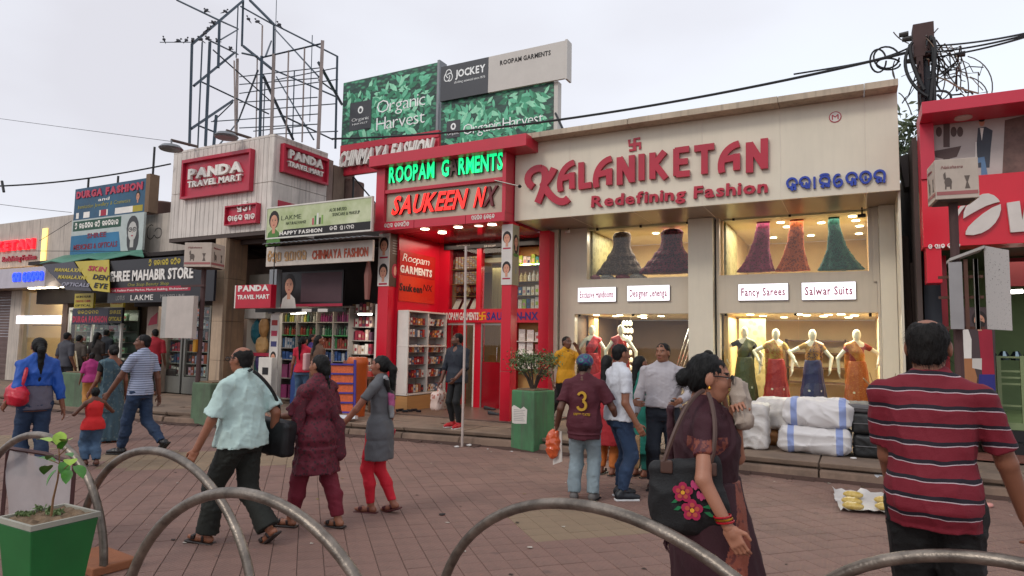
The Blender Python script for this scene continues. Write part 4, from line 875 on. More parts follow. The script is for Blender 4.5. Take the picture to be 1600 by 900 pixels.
# rooftop billboards behind the header
def leafy(name, dark, light, s):
 m = mat(name, dark, rough=.5); n, l, b = mnode(m); co = n.new('ShaderNodeTexCoord'); ma = n.new('ShaderNodeMapping'); ma.inputs['Rotation'].default_value = (0, R(35), 0); ma.inputs['Scale'].default_value = (1, 1, 2.3); l.new(co.outputs['Object'], ma.inputs[0])
 v = n.new('ShaderNodeTexVoronoi'); v.inputs['Scale'].default_value = s; v.inputs['Randomness'].default_value = 1; l.new(ma.outputs[0], v.inputs[0])
 r = n.new('ShaderNodeValToRGB'); e = r.color_ramp.elements; e[0].position = .0; e[0].color = lin(light); e[1].position = .55; e[1].color = lin(dark); k = e.new(.3); k.color = lin('#3f8a66'); l.new(v.outputs['Distance'], r.inputs[0])
 hs = n.new('ShaderNodeHueSaturation'); sep = n.new('ShaderNodeSeparateColor'); l.new(v.outputs['Color'], sep.inputs[0]); mr = n.new('ShaderNodeMapRange'); mr.inputs[3].default_value = .55; mr.inputs[4].default_value = 1.35; l.new(sep.outputs[0], mr.inputs[0]); l.new(mr.outputs[0], hs.inputs['Value']); l.new(r.outputs[0], hs.inputs['Color']); l.new(hs.outputs[0], b.inputs['Base Color']); return m
LEAFB = leafy('leaf_print', '#23453c', '#4f9c78', 6)
LEAFC = [mat('leaf_a', '#6cc39c', rough=.6, var=.25, scale=8), mat('leaf_b', '#4aa27c', rough=.6, var=.25, scale=8), mat('leaf_c', '#35805f', rough=.6, var=.25, scale=8), mat('leaf_d', '#96dcb6', rough=.6, var=.2, scale=8)]
CHAR = mat('charcoal_print', '#3d3f44', rough=.5, var=.05); STEELG = mat('galvanised', '#7d7f82', rough=.45, metal=.6); OFFW = mat('faded_white_sheet', '#c4beb6', rough=.5, var=.04, dirt=.05)
def leaf_sheet(parent, fr, x0, x1, z0, z1, n, seed):
 r = random.Random(seed); q = MB()
 for i in range(n):
  L_ = r.uniform(.2, .4); w_ = L_ * r.uniform(.34, .46); a = r.uniform(0, math.pi * 2); ca, sa = math.cos(a), math.sin(a); cx, cy = r.uniform(x0 + L_ * .55, x1 - L_ * .55), r.uniform(z0 + L_ * .55, z1 - L_ * .55)
  pts = [(-.5, 0), (-.25, .35), (.1, .42), (.5, 0), (.1, -.42), (-.25, -.35)]
  q.prism(fr, [(cx + u * L_ * ca - v * w_ * sa, cy + u * L_ * sa + v * w_ * ca) for u, v in pts], .001 + i * .00002, .002 + i * .00002, r.choice(LEAFC))
 return q.build('leaf_print', parent, kind='stuff')
YO = 13
def bpx(a, b, y=YO): p, q_ = at(*a, y=y), at(*b, y=y); return p[0], q_[0], q_[2], p[2]
t = thing('leaf_billboard', 'square green leaf patterned billboard, left of the roof hoardings', 'billboard', (-10.5, YO, 6.5))
x0, x1 = at(536, 150, y=YO)[0], at(684, 100, y=YO)[0]; z0, z1 = 6.45, 8.5
q = MB(); q.box(x0, x1, YO, YO + .08, z0, z1, LEAFB); q.build('sheet', t)
for a, b in ((x1 + .003, x1 + .07),): q = MB(); q.box(a, b, YO - .02, YO + .3, 5.4, z1 + .05, STEELG); q.build('post', t)
fO = frY(YO); leaf_sheet(t, fO, x0, x1, z0, z1, 230, 1)
bw, bh = x1 - x0, z1 - z0
q = MB(); q.box(x0 + bw * .09, x0 + bw * .33, YO - .014, YO - .011, z0 + bh * .33, z0 + bh * .7, CHAR); q.build('logo_panel', t)
fo2 = frY(YO - .014); WP = mat('pale_print', '#f4f8f4')
write('Organic', fo2, x0 + bw * .39, z0 + bh * .5, bw * .5, bh * .17, WP, t, z=.001, off=-.01, gap=.03); write('Harvest', fo2, x0 + bw * .39, z0 + bh * .28, bw * .5, bh * .17, WP, t, z=.001, off=-.01, gap=.03)
q = MB(); oval(q, fo2, x0 + bw * .21, z0 + bh * .59, .09, .1, WP, .001, 16); oval(q, fo2, x0 + bw * .21, z0 + bh * .585, .045, .055, CHAR, .003, 12); q.build('logo', t)
write('Organic', fo2, x0 + bw * .115, z0 + bh * .45, bw * .19, .09, WP, t, z=.001, off=-.01, gap=.03); write('HARVEST', fo2, x0 + bw * .125, z0 + bh * .4, bw * .17, .05, WP, t, z=.001, off=-.01)
t = thing('narrow_leaf_billboard', 'low green leaf patterned billboard under the grey and white hoarding', 'billboard', (-7.3, YO, 6.3))
x0, x1 = at(689, 180, y=YO)[0], at(865, 150, y=YO)[0]; z0, z1 = 6.1, at(689, 160, y=YO)[2]
q = MB(); q.box(x0, x1, YO, YO + .08, z0, z1, LEAFB); q.build('sheet', t); q = MB(); q.box(x1 + .003, x1 + .1, YO + .01, YO + .2, 5.2, z1, OFFW); q.build('post', t)
leaf_sheet(t, fO, x0, x1, z0, z1, 200, 2); bw = x1 - x0
write('Organic Harvest', fo2, x0 + bw * .22, z0 + .45, bw * .7, .27, WP, t, z=.001, off=-.008, gap=.03, sp=.12)
q = MB(); q.box(x0 + bw * .06, x0 + bw * .19, YO - .014, YO - .011, z0 + .42, z0 + .85, CHAR); q.build('logo_panel', t)
q = MB(); cx = x0 + bw * .125; oval(q, fo2, cx, z0 + .7, .075, .085, WP, .001, 16); oval(q, fo2, cx, z0 + .7, .035, .045, CHAR, .003, 12); q.build('logo', t); write('Organic', fo2, x0 + bw * .07, z0 + .5, bw * .11, .07, WP, t, z=.001, off=-.01)
t = thing('shop_hoarding', 'long hoarding, charcoal at left and faded white at right, topmost on the roof', 'billboard', (-7.2, YO - .1, 7.6))
y = YO - .08; x0, xm, x1 = at(688, 140, y=y)[0], at(763, 110, y=y)[0], at(883, 100, y=y)[0]; z0, z1 = at(689, 159, y=y)[2] + .01, at(763, 89, y=y)[2]
q = MB(); q.box(x0, xm - .002, y, y + .06, z0, z1, CHAR); q.build('charcoal_sheet', t); q = MB(); q.box(xm + .002, x1, y, y + .06, z0, z1, OFFW); q.build('white_sheet', t)
q = MB(); q.box(x1 + .002, x1 + .05, y - .01, y + .25, z0 - .02, z1 + .02, OFFW); q.build('edge', t)
fJ = frY(y); sw = xm - x0; write('JOCKEY', fJ, x0 + sw * .32, z0 + .52, sw * .62, .2, WP, t, z=.001, off=.03, gap=.05); write('clothing essential since 1876', fJ, x0 + sw * .3, z0 + .38, sw * .64, .06, WP, t, z=.001, off=-.005)
q = MB()
for k in range(3): ribbon(q, fJ, [(x0 + sw * .17 + .1 * math.cos(a) * .8 + .045 * math.cos(k * 2.1 + 1.5), z0 + .6 + .1 * math.sin(a) + .06 * math.sin(k * 2.1 + 1.5)) for a in np.linspace(k * 2.1, k * 2.1 + 4.6, 12)], .022, WP, .001 + k * .001, .002)
q.build('logo', t); write('ROOPAM GARMENTS', fJ, xm + (x1 - xm) * .16, z0 + .6, (x1 - xm) * .66, .12, BLK, t, z=.001, off=.03, gap=.08)
t = thing('red_roof_sign', 'red roof sign with slanted white raised letters, half hidden by the red header', 'sign', (-10, 12.5, 5.8)); y = 12.55
x0, x1 = at(531, 250, y=y)[0], at(685, 225, y=y)[0]; z0, z1 = 5.8, 6.6
q = MB(); q.box(x0, x1, y, y + .1, z0, z0 + .19, REDP); q.box(x0, x1, y, y + .1, z1 - .16, z1, REDP); q.box(x0, x0 + .03, y, y + .1, z0 + .19, z1 - .16, REDP); q.box(x0 + .03, x1, y + .03, y + .1, z0 + .19, z1 - .16, REDP); q.build('board', t)
write('CHINMAYA FASHION', frY(y), x0 + .04, z0 + .2, x1 - x0 - .2, .42, WHT, t, depth=.09, z=.02, off=.04, gap=.06, shear=.22, each='letter')
q = MB()
for x in (x0 + .3, x0 + 1.6): q.tube([(x, y + .2, 4.2), (x, y + .2, z0)], .03, DARK); q.tube([(x, y + .2, z0), (x + .5, y + .9, 4.9)], .02, DARK)
q.build('support', t)
q = MB(); a, b = at(868, 177, y=12.3), at(880, 203, y=12); q.tube([a, b], .025, DARK); q.build('roof_strut', label='short black strut leaning on the roof right of the leaf billboard', cat='strut')
# ============================================================ white travel-goods building and the stalls beside it
RIB = mat('ribbed_white', '#d6ccc2', rough=.5, var=.1, scale=2, dirt=.26)
streak(RIB)
PK = mat('sign_crimson', '#b5233c', rough=.35, var=.1, scale=2, dirt=.08); TILEB = streak(mat('beige_stone', '#b39a80', rough=.5, var=.14, scale=3, dirt=.25)); TILED = streak(mat('darker_stone', '#8c7058', rough=.5, var=.18, scale=3, dirt=.4))  # the pillar's side facing gets a darker tone than its front
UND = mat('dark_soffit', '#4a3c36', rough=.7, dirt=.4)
pb = thing('travel_shop', 'white ribbed box fronted travel goods shop with crimson signs and stone pillar', 'shop', (-13.2, 10.3, .2))
px0, px1, py0, py1, pz0, pz1 = -15.07, -11.55, 10.3, 12.0, 4.04, 6.24
q = MB(); q.box(px0 + .03, px1 - .03, py0 + .03, py1, pz0, pz1 - .06, RIB); q.box(px0, px1, py0, py1, pz1 - .055, pz1, RIB); q.build('box_core', pb)
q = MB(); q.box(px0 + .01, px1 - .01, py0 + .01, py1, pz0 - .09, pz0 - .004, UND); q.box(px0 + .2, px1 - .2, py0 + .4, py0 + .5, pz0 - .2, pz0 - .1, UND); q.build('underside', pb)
n = 22
for i in range(n):
 a = px0 + (px1 - px0) * i / n
 for z0, z1 in ((pz0, 5.14), (5.15, pz1 - .06)): q = MB(); q.box(a + .004, a + (px1 - px0) / n - .006, py0, py0 + .028, z0, z1, RIB); q.build('cladding_strip', pb, bevel=.006)
for i in range(3):
 a = py0 + .005 + (py1 - py0 - .01) * i / 3
 for z0, z1 in ((pz0, 5.14), (5.15, pz1 - .06)): q = MB(); q.box(px1 - .028, px1 + .002, a + .003, a + (py1 - py0) / 3 - .004, z0, z1, RIB); q.build('cladding_panel', pb, bevel=.004)
pxa, pxb = -13.32, -12.96
for k, (z0, z1) in enumerate(((.2, 1.1), (1.105, 2.0), (2.005, 3.0), (3.005, 3.945))):
 q = MB(); q.box(pxa, pxb - .002, py0, py0 + .1, z0, z1, TILEB); q.box(pxa, pxb, py0 + .102, py0 + .62, z0, z1, TILED); q.build('stone_facing', pb, bevel=.004)
q = MB(); q.box(px0 + .2, px1, 12.0, 12.2, .2, 6.1, mat('old_plaster', '#8e7a70', rough=.9, dirt=.6, bump=.5)); q.box(-13.3, px1 + .02, 12.21, 12.6, .2, 6.0, CONC); q.build('rear_wall', pb)
def crimson_sign(lab, fr, x0, x1, z0, z1, lines, rim=.05):
 t = thing('raised_sign', lab, 'sign', tuple(fr.p(x0, z0, 0)), 'crimson signs of the travel shop'); q = MB()
 q.prism(fr, [(x0, z0), (x1, z0), (x1, z1), (x0, z1)], .002, .05, PK); q.build('board', t)
 q = MB()
 for a, b, c, d in ((x0, x1, z1 - rim * 1.6, z1), (x0, x1, z0, z0 + rim), (x0, x0 + rim, z0 + rim, z1 - rim * 1.6), (x1 - rim, x1, z0 + rim, z1 - rim * 1.6)): q.prism(fr, [(a, c), (b, c), (b, d), (a, d)], .051, .13, PK)
 q.build('rim', t)
 for s, a, b, c, h, o in lines:
  if isinstance(s, list): odia(s, fr, a, c, b - a, h, WHT, t, pen=.17, d=.03, z=.052, each='letter')
  else: write(s, fr, a, c, b - a, h, WHT, t, depth=.07, z=.052, off=o, gap=.04, each='letter')
 return t
fP = frY(py0)
g_ = lambda px, py: (at(px, py, y=py0)[0], at(px, py, y=py0)[2])
a, b = g_(288, 315), g_(399, 235); w_, h_ = b[0] - a[0], b[1] - a[1]; zz0, zz1 = at(288, 313, y=py0)[2], at(399, 234, y=py0)[2]
crimson_sign('large crimson raised sign with white travel shop name, facing the square', fP, a[0], b[0], zz0, zz1, [('PANDA', a[0] + w_ * .1, b[0] - w_ * .12, zz0 + (zz1 - zz0) * .48, .27, .05), ('TRAVEL MART', a[0] + w_ * .1, b[0] - w_ * .12, zz0 + (zz1 - zz0) * .27, .16, .035)])
a, b = g_(357, 354), g_(408, 318); w_ = b[0] - a[0]
crimson_sign('small crimson sign in local script low on the white ribbed box', fP, a[0], b[0], a[1], b[1], [(['pa', 'sh', 'aa'], a[0] + .35, a[0] + .85, a[1] + .31, .19, 0), (['ta', 'aa', 'e', 'lla', ' ', 'ma', 'aa', 'ta'], a[0] + .07, b[0] - .08, a[1] + .1, .13, 0)], rim=.02)
fS = Fr((px1 + .002, 0, 0), (0, 1, 0)); s0, s1 = at(437, 250, x=px1)[1], at(508, 260, x=px1)[1]; z0, z1 = at(437, 269, x=px1)[2], at(437, 224, x=px1)[2]
s0 = max(s0, py0 + .06); s1 = min(s1, py1 + .15)
crimson_sign('crimson raised sign on the side face of the white ribbed box', fS, s0, s1, z0, z1, [('PANDA', s0 + .18, s1 - .18, z0 + .36, .22, .05), ('TRAVEL MART', s0 + .16, s1 - .16, z0 + .17, .13, .035)])
t = thing('lower_side_sign', 'crimson sign with white round logo on the lower side face, partly hidden', 'sign', (px1, s0, 4.2)); q = MB(); q.prism(fS, [(s0, 4.2), (s1, 4.2), (s1, 4.75), (s0, 4.75)], .002, .03, PK); q.build('board', t)
q = MB(); oval(q, fS, s0 + .4, 4.5, .22, .2, WHT, .032, 20); oval(q, fS, s0 + .46, 4.52, .2, .15, PK, .035, 16); q.build('logo', t)
t = thing('hanging_sign', 'small crimson hanging sign between stone pillar and black poster', 'sign', (-11.9, 9.9, 2.2)); a, b = at(367, 482, y=9.95), at(424, 444, y=9.95)
q = MB(); q.box(a[0], b[0], 9.95, 10.1, a[2], b[2], mat('bright_crimson', '#b80f2c', rough=.35)); q.build('board', t, bevel=.006); q = MB(); q.box(a[0] - .045, a[0] - .001, 9.96, 10.1, a[2] + .005, b[2], WHITEP); q.build('edge', t)
w_ = b[0] - a[0]; fr = frY(9.95); write('PANDA', fr, a[0] + w_ * .07, a[2] + .37, w_ * .86, .14, WHT, t, z=.002, off=.055, gap=.03); write('TRAVEL MART', fr, a[0] + w_ * .06, a[2] + .2, w_ * .9, .1, WHT, t, z=.002, off=.035, gap=.03)
q = MB(); q.tube([(b[0] - .02, 10.02, b[2]), (b[0] - .02, 10.02, b[2] + 1.2)], .012, DARK); q.build('hanger', t)
def street_light(lab, a, b, hd):
 t = thing('flood_light', lab, 'lamp', tuple(a)); q = MB(); q.tube([a, b], .035, mat('rusty_arm', '#5a4a44', rough=.7, dirt=.3)); q.build('arm', t); h = b + np.array(hd)
 q = MB(); q.tube([b, h + np.array([0, 0, .08])], .02, STEELG); q.lathe(h, [(.24, -.06), (.27, -.02), (.2, .05), (.06, .09)], STEELG, 14); q.build('lamp_head', t, smooth='auto')
street_light('grey flood lamp on an arm at the left top corner of the white box', at(308, 229, y=10.4), at(268, 219, y=9.6), (0, 0, -.18))
street_light('grey flood lamp on an arm above the middle of the white box', at(392, 216, y=10.6), at(354, 204, y=9.9), (0, 0, -.12))
q = MB(); a = at(269, 257, y=10.5); q.box(px0 - .09, px0 - .03, 10.4, 10.6, a[2] - .8, a[2], mat('rust_plate', '#5a3432', rough=.8)); q.build('side_plate', pb)
# ------------------------------------------------ steel hoarding frame on the roof, with birds
BLU = mat('blue_grey_steel', '#3e4b57', rough=.6, metal=.4, dirt=.2); PALE = mat('pale_worn_steel', '#9c8f8a', rough=.6, metal=.3, dirt=.4)
fr_ = thing('hoarding_frame', 'empty lattice of steel angles rising from the roof of the white box', 'steel frame', (-13.2, 11.5, 6.2))
Y_ = dict(f=10.9, b=13.6)
S_ = [(300, 69, 'f', 296, 228, 'f', 0), (328, 66, 'f', 321, 228, 'f', 1), (316, 66, 'f', 309, 232, 'f', 2), (300, 69, 'f', 380, 1, 'b', 0), (380, 1, 'b', 378, 72, 'b', 0), (372, 8, 'b', 369, 90, 'b', 2), (343, 32, 'f', 341, 106, 'f', 0), (343, 32, 'f', 276, 0, 'f', 2), (303, 134, 'f', 367, 82, 'b', 0),
      (299, 201, 'f', 364, 157, 'b', 0), (343, 32, 'f', 372, 45, 'b', 2), (345, 62, 'f', 372, 46, 'b', 2), (376, 10, 'b', 428, 39, 'b', 2), (390, 0, 'b', 428, 38, 'b', 0), (428, 38, 'b', 425, 215, 'b', 0), (428, 38, 'b', 527, 88, 'b', 2), (527, 88, 'b', 524, 232, 'b', 0), (504, 64, 'f', 497, 232, 'f', 3),
      (409, 90, 'f', 503, 68, 'f', 2), (409, 88, 'f', 406, 216, 'f', 1), (428, 85, 'f', 424, 216, 'f', 3), (451, 79, 'f', 447, 216, 'f', 4), (476, 74, 'f', 472, 222, 'f', 4), (380, 72, 'b', 425, 108, 'b', 0), (425, 108, 'b', 527, 152, 'b', 2), (371, 92, 'b', 369, 222, 'b', 3), (366, 95, 'f', 368, 222, 'f', 4), (402, 90, 'b', 400, 216, 'b', 4),
      (325, 62, 'f', 372, 85, 'b', 2), (333, 78, 'f', 425, 160, 'b', 2), (315, 128, 'f', 420, 178, 'b', 2), (312, 197, 'f', 420, 240, 'b', 2), (338, 180, 'f', 334, 228, 'f', 1), (403, 110, 'f', 372, 190, 'b', 2), (372, 190, 'b', 342, 227, 'f', 2), (430, 46, 'b', 498, 120, 'f', 2), (498, 125, 'f', 527, 146, 'b', 2), (498, 98, 'f', 534, 163, 'b', 0), (432, 120, 'b', 490, 218, 'f', 2), (411, 118, 'f', 458, 218, 'b', 0), (440, 180, 'f', 520, 218, 'b', 2),
      (374, 120, 'f', 500, 106, 'f', 5), (374, 132, 'f', 498, 122, 'f', 5), (374, 146, 'f', 528, 124, 'f', 5), (374, 160, 'f', 496, 152, 'f', 5), (330, 190, 'f', 498, 178, 'f', 5), (374, 200, 'f', 496, 194, 'f', 5), (400, 172, 'f', 526, 162, 'f', 5), (425, 126, 'f', 526, 106, 'f', 5), (420, 210, 'f', 528, 205, 'f', 5), (396, 205, 'f', 480, 196, 'f', 5), (488, 55, 'f', 484, 190, 'f', 5), (432, 0, 'b', 428, 150, 'b', 5), (410, 40, 'f', 409, 92, 'f', 4), (415, 88, 'f', 424, 64, 'b', 2), (378, 83, 'f', 402, 88, 'f', 2), (460, 110, 'b', 457, 218, 'b', 2), (414, 130, 'b', 411, 216, 'b', 2), (333, 190, 'b', 364, 160, 'b', 2)]
RT = [(.05, BLU), (.055, BLU), (.028, BLU), (.065, PALE), (.03, PALE), (.016, BLU)]
for x, y, c, u, v, d, k in S_:
 a, b = at(x, y, y=Y_[c]), at(u, v, y=Y_[d]); r_, m = RT[k]; q = MB(); q.tube([a, b], r_ * .85, m, 4); q.build('steel_angle', fr_)
q = MB(); a, b = at(250, 66, y=10.9), at(300, 66, y=10.9); q.tube([a, b], .012, BLU); q.build('rod', fr_)
BIRD = mat('bird_grey', '#4a4c52', rough=.8)
Vb, Qb = sdf([E((0, 0, .1), (.06, .12, .06), .03, rotm(-.5)), E((0, .09, .19), (.035, .045, .04), .03), C((0, -.08, .05), (0, -.22, 0), .03, .015, .03), C((0, .12, .19), (0, .17, .18), .012, .004, .01)], .022)
bm_ = None
for i, (px, py) in enumerate(((256, 62), (279, 64), (291, 63), (301, 63), (322, 17), (352, 18), (333, 36), (326, 45), (320, 52), (313, 62), (324, 60), (340, 64), (360, 76), (402, 34), (436, 39), (388, 30))):
 p = at(px, py + 3, y=10.9 if px < 350 else 12); lab = ['bird at the far left tip of the rod beside the steel frame', 'second bird from the left on the rod', 'third bird from the left on the rod', 'bird on the rod nearest the frame corner', 'bird on the high cable left of the frame', 'bird near the peak of the steel frame', 'bird on the sloping top beam, uppermost of the cluster', 'bird in the middle of the cluster on the sloping beam', 'bird low in the cluster on the sloping beam', 'bird at the left top corner of the steel frame', 'bird just inside the left corner of the frame', 'bird on the beam right of the corner cluster', 'bird on the inner beam of the frame', 'bird under the right top beam', 'bird on the top of the middle post', 'bird on the right slope of the peak'][i]
 if bm_ is None: o = np_mesh('bird', Vb, Qb, [BIRD]); bm_ = o.data
 else: o = link_mesh('bird', bm_, None)
 o.location = p; o.scale = (.62,) * 3; o.rotation_euler = (0, 0, rng.uniform(0, 6)); tag(o, lab, 'bird', 'birds resting on the steel frame')
# ------------------------------------------------ weathered wall and sheds behind
q = MB(); OLD = streak(mat('weathered_wall', '#7c6258', rough=.95, dirt=.7, bump=.8, bscale=9, var=.25)); a, b = at(506, 250, y=12.7), at(600, 250, y=12.7)
q.box(a[0] - .3, a[0] + 1.0, 12.7, 13.2, .2, 5.75, OLD); q.box(a[0] - .1, a[0] + .75, 12.6, 13.1, 5.752, 6.1, OLD); q.build('broken_parapet', label='dark weathered broken wall behind the green cosmetics board', cat='wall', bevel=.05)
q = MB(); q.box(a[0] + 1.02, b[0] + .2, 12.75, 13.0, .2, 5.05, streak(mat('rust_pink_wall', '#94625a', rough=.9, dirt=.4, bump=.5))); q.build('rusty_wall', label='rust stained pinkish wall between the weathered wall and the red header', cat='wall')
# ------------------------------------------------ cosmetics stall
st = thing('cosmetics_stall', 'dark narrow stall stacked with shampoo and soap between travel shop and red shop', 'stall', (-10.2, 10.8, .2))
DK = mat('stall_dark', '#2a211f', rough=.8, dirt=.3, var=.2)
sx0, sx1 = -12.3, -8.9
q = MB(); q.box(-12.9, sx1, 12.0 - .35, 11.95, .2, 4.1, DK); q.box(sx1 - .0, sx1 + .06, 10.9, 12, .2, 3.9, DK); q.box(-11.5, sx1, 10.35, 11.6, 3.72, 3.76, DK); q.build('shell', st)
q = MB()
a, b = at(416, 381, y=9.95), at(576, 363, y=9.95)
for i in range(40):
 x = a[0] + (b[0] - a[0]) * i / 40; z = a[2]; q.hexa([(x, 9.85, z - .03 + .02 * (i % 2)), (x + .07, 9.85, z - .03 + .02 * ((i + 1) % 2)), (x + .07, 10.8, z + .1), (x, 10.8, z + .1), (x, 9.85, z - .02 + .02 * (i % 2)), (x + .07, 9.85, z - .02 + .02 * ((i + 1) % 2)), (x + .07, 10.8, z + .11), (x, 10.8, z + .11)], STEELG)
q.build('corrugated_awning', st)
t = thing('cosmetics_board', 'green printed cosmetics board with a woman portrait and black name strip', 'sign', (-9.9, 10, 3.78)); y = 9.98; x0, x1 = at(417, 350, y=y)[0], at(580, 335, y=y)[0]; z0, z1 = 3.79, 4.43; w_ = x1 - x0
GP = mat('soft_green_print', '#8fa060', rough=.4, var=.35, scale=1.6, c2='#cfd2b0'); q = MB(); q.box(x0, x1, y, y + .04, z0, z1, GP); q.build('sheet', t)
q = MB()
for a, b, c, d in ((x0 - .02, x1 + .02, z1 + .001, z1 + .03), (x0 - .02, x1 + .02, z0 - .03, z0 - .001), (x0 - .02, x0 - .001, z0, z1), (x1 + .001, x1 + .02, z0, z1)): q.box(a, b, y - .01, y + .05, c, d, WHITEP)
q.build('frame', t)
f = frY(y); q = MB(); q.prism(f, [(x0 + w_ * .12, z0), (x1 - .0, z0), (x1, z0 + .17), (x0 + w_ * .18, z0 + .15)], .001, .002, BLK); face_print(q, f, x0 + w_ * .075, z0 + .36, .36, z=.001, body=PGREEN); q.build('print', t)
write('HAPPY FASHION', frY(y - .002), x0 + w_ * .14, z0 + .035, w_ * .42, .085, WHT, t, z=.001, off=.03); odia(['ra', 'ni', ' ', 'pa', 'aa', 'sa', 'na'], frY(y - .002), x0 + w_ * .63, z0 + .05, w_ * .23, .08, WHT, t, pen=.15, d=.002, z=.001)
DG = mat('dark_green_print', '#2e3a26'); write('LAKME', f, x0 + w_ * .15, z0 + .36, w_ * .2, .1, DG, t, z=.001, off=-.01, gap=.1); write('NATURALE RANGE', f, x0 + w_ * .2, z0 + .25, w_ * .2, .065, DG, t, z=.001, off=.0); write('ALOE INFUSED', f, x0 + w_ * .62, z0 + .44, w_ * .16, .07, DG, t, z=.001, off=0); write('SKINCARE & MAKEUP', f, x0 + w_ * .65, z0 + .34, w_ * .25, .07, DG, t, z=.001, off=0)
q = MB()
for k, cc_ in enumerate(('#b83a5a', '#3a7a3a', '#d8d8d0', '#20201c', '#7aa04a')): q.prism(f, [(x0 + w_ * (.46 + .022 * k), z0 + .2), (x0 + w_ * (.475 + .022 * k), z0 + .2), (x0 + w_ * (.475 + .022 * k), z0 + .34 + .05 * (k % 3)), (x0 + w_ * (.46 + .022 * k), z0 + .34 + .05 * (k % 3))], .001, .002, mat('pr_' + cc_[1:], cc_))
q.build('product_print', t)
t = thing('white_name_board', 'long off-white board with gold script and rust red letters above the stall', 'sign', (-10, 10.2, 3.2)); y = 10.2; x0, x1 = at(416, 400, y=y)[0], at(582, 392, y=y)[0]; z0, z1 = 3.2, 3.63; w_ = x1 - x0
q = MB(); q.box(x0, x1, y, y + .06, z0, z1, mat('faded_board', '#c9beb2', rough=.4, dirt=.12)); q.build('board', t, bevel=.004)
GO = mat('gold_letter', '#b48a58', rough=.4); RU = mat('rust_letter', '#b04a2a', rough=.5); f = frY(y)
odia(['cha', 'nma', 'ya', ' ', 'pa', 'ya', 'aa', 'sa', 'na'], f, x0 + .06, z0 + .11, w_ * .39, .2, GO, t, pen=.17, d=.012, z=.002, each='letter')
write('CHINMAYA', f, x0 + w_ * .46, z0 + .1, w_ * .27, .2, RU, t, depth=.012, z=.002, off=.03, each='letter'); write('FASHION', f, x0 + w_ * .755, z0 + .1, w_ * .21, .2, RU, t, depth=.012, z=.002, off=.03, each='letter')
t = thing('dark_poster', 'dark backlit poster of a woman in a white top above the shampoo shelves', 'poster', (-10.3, 10.7, 2.4)); y = 10.7; x0, x1 = at(440, 450, y=y)[0], at(536, 450, y=y)[0]; z0, z1 = at(480, 479, y=y)[2], at(480, 424, y=y)[2]; w_ = x1 - x0; h_ = z1 - z0
q = MB(); q.box(x0, x1, y, y + .05, z0, z1, mat('poster_black', '#1c1618', rough=.4)); q.build('sheet', t)
f = frY(y); q = MB(); q.prism(f, [(x0 + w_ * .33, z0 + .1), (x0 + w_ * .98, z0 + .1), (x0 + w_ * .98, z1 - .04), (x0 + w_ * .33, z1 - .04)], .001, .002, mat('poster_mauve', '#4a3036')); q.prism(f, [(x0, z0), (x1, z0), (x1, z0 + .06), (x0, z0 + .06)], .001, .002, PRED); face_print(q, f, x0 + w_ * .13, z0 + h_ * .62, .42, z=.002, body=PAPER); q.build('print', t)
q = MB(); q.box(x0 - .35, x0 - .12, y - .05, y + .1, z0 - .15, 3.2, mat('grey_post', '#8f9296', rough=.5)); q.box(x0 - .7, x1 + .1, y - .1, y, z0 - .12, z0 - .04, DARK); q.build('post', st)
for px in (480, 505): 
 p = at(px, 485, y=10.6); q = MB(); q.box(p[0] - .14, p[0] + .14, 10.58, 10.6, p[2] - .035, p[2] + .035, PAPER); q.build('paper_tag', st)
sh = thing('shampoo_shelves', 'white shelving crammed with shampoo, lotion and soap under the dark poster', 'shelves', (-10.3, 11.2, .2)); y = 11.2
xs_ = [at(p, 560, y=y)[0] for p in (436, 461, 492, 518, 543)]; zs = [at(480, p, y=y)[2] for p in (612, 572, 545, 520, 500, 489)]; zs[0] = .75
WS = mat('shelf_white', '#8f8880', rough=.5)
for x in xs_: q = MB(); q.box(x - .015, x + .015, y, y + .35, .2, zs[-1] + .1, WS); q.build('upright', sh)
q = MB(); q.box(xs_[0], xs_[-1], y + .35, y + .37, .2, zs[-1] + .1, mat('back_grey', '#7c7670')); q.box(xs_[0] - .02, xs_[-1] + .02, y, y + .37, zs[-1] + .11, zs[-1] + .15, WS); q.build('carcass', sh)
zz = [.25, .72, 1.15, 1.42, 1.72, 2.02]
cs_ = [['#7c2456', '#5c1c48', '#8c3c68'], ['#6c244a', '#7c3058'], ['#1c3c68', '#2c4c80', '#9ca0a4'], ['#24486c', '#9c9fa4', '#2c5870'], ['#7c2c18', '#682418', '#8c4024', '#2f6a3c'], ['#2a5c3c', '#9c963c', '#98988c', '#3a3a38']]
for j, z in enumerate(zz):
 q = MB(); q.box(xs_[0] + .016, xs_[-1] - .016, y + .01, y + .35, z - .02, z, WS if j != 4 else mat('green_edge', '#3f8a4a')); q.build('shelf', sh)
 for i in range(4): goods('bottle' if j > 2 else 'packet', sh, frY(y + .06), xs_[i] + .02, xs_[i + 1] - .02, z, (zz[j + 1] - z if j < 5 else .3) * .82, .1, 2 if j < 2 else (6 if j > 2 else 4), 70 + j * 5 + i, cols=cs_[(j + (i > 1)) % 6 if j > 2 else j], kind='bottle' if j in (4, 5) else 'box')
lamp((at(480, 500, y=10.9)[0], 10.95, 2.35), 5, (1.6, .2)); q = MB(); a = at(455, 490, y=11); b = at(478, 489, y=11); q.tube([a, b], .018, mat('tube_light', '#fff8e8', emit=6)); q.build('tube_light', sh)
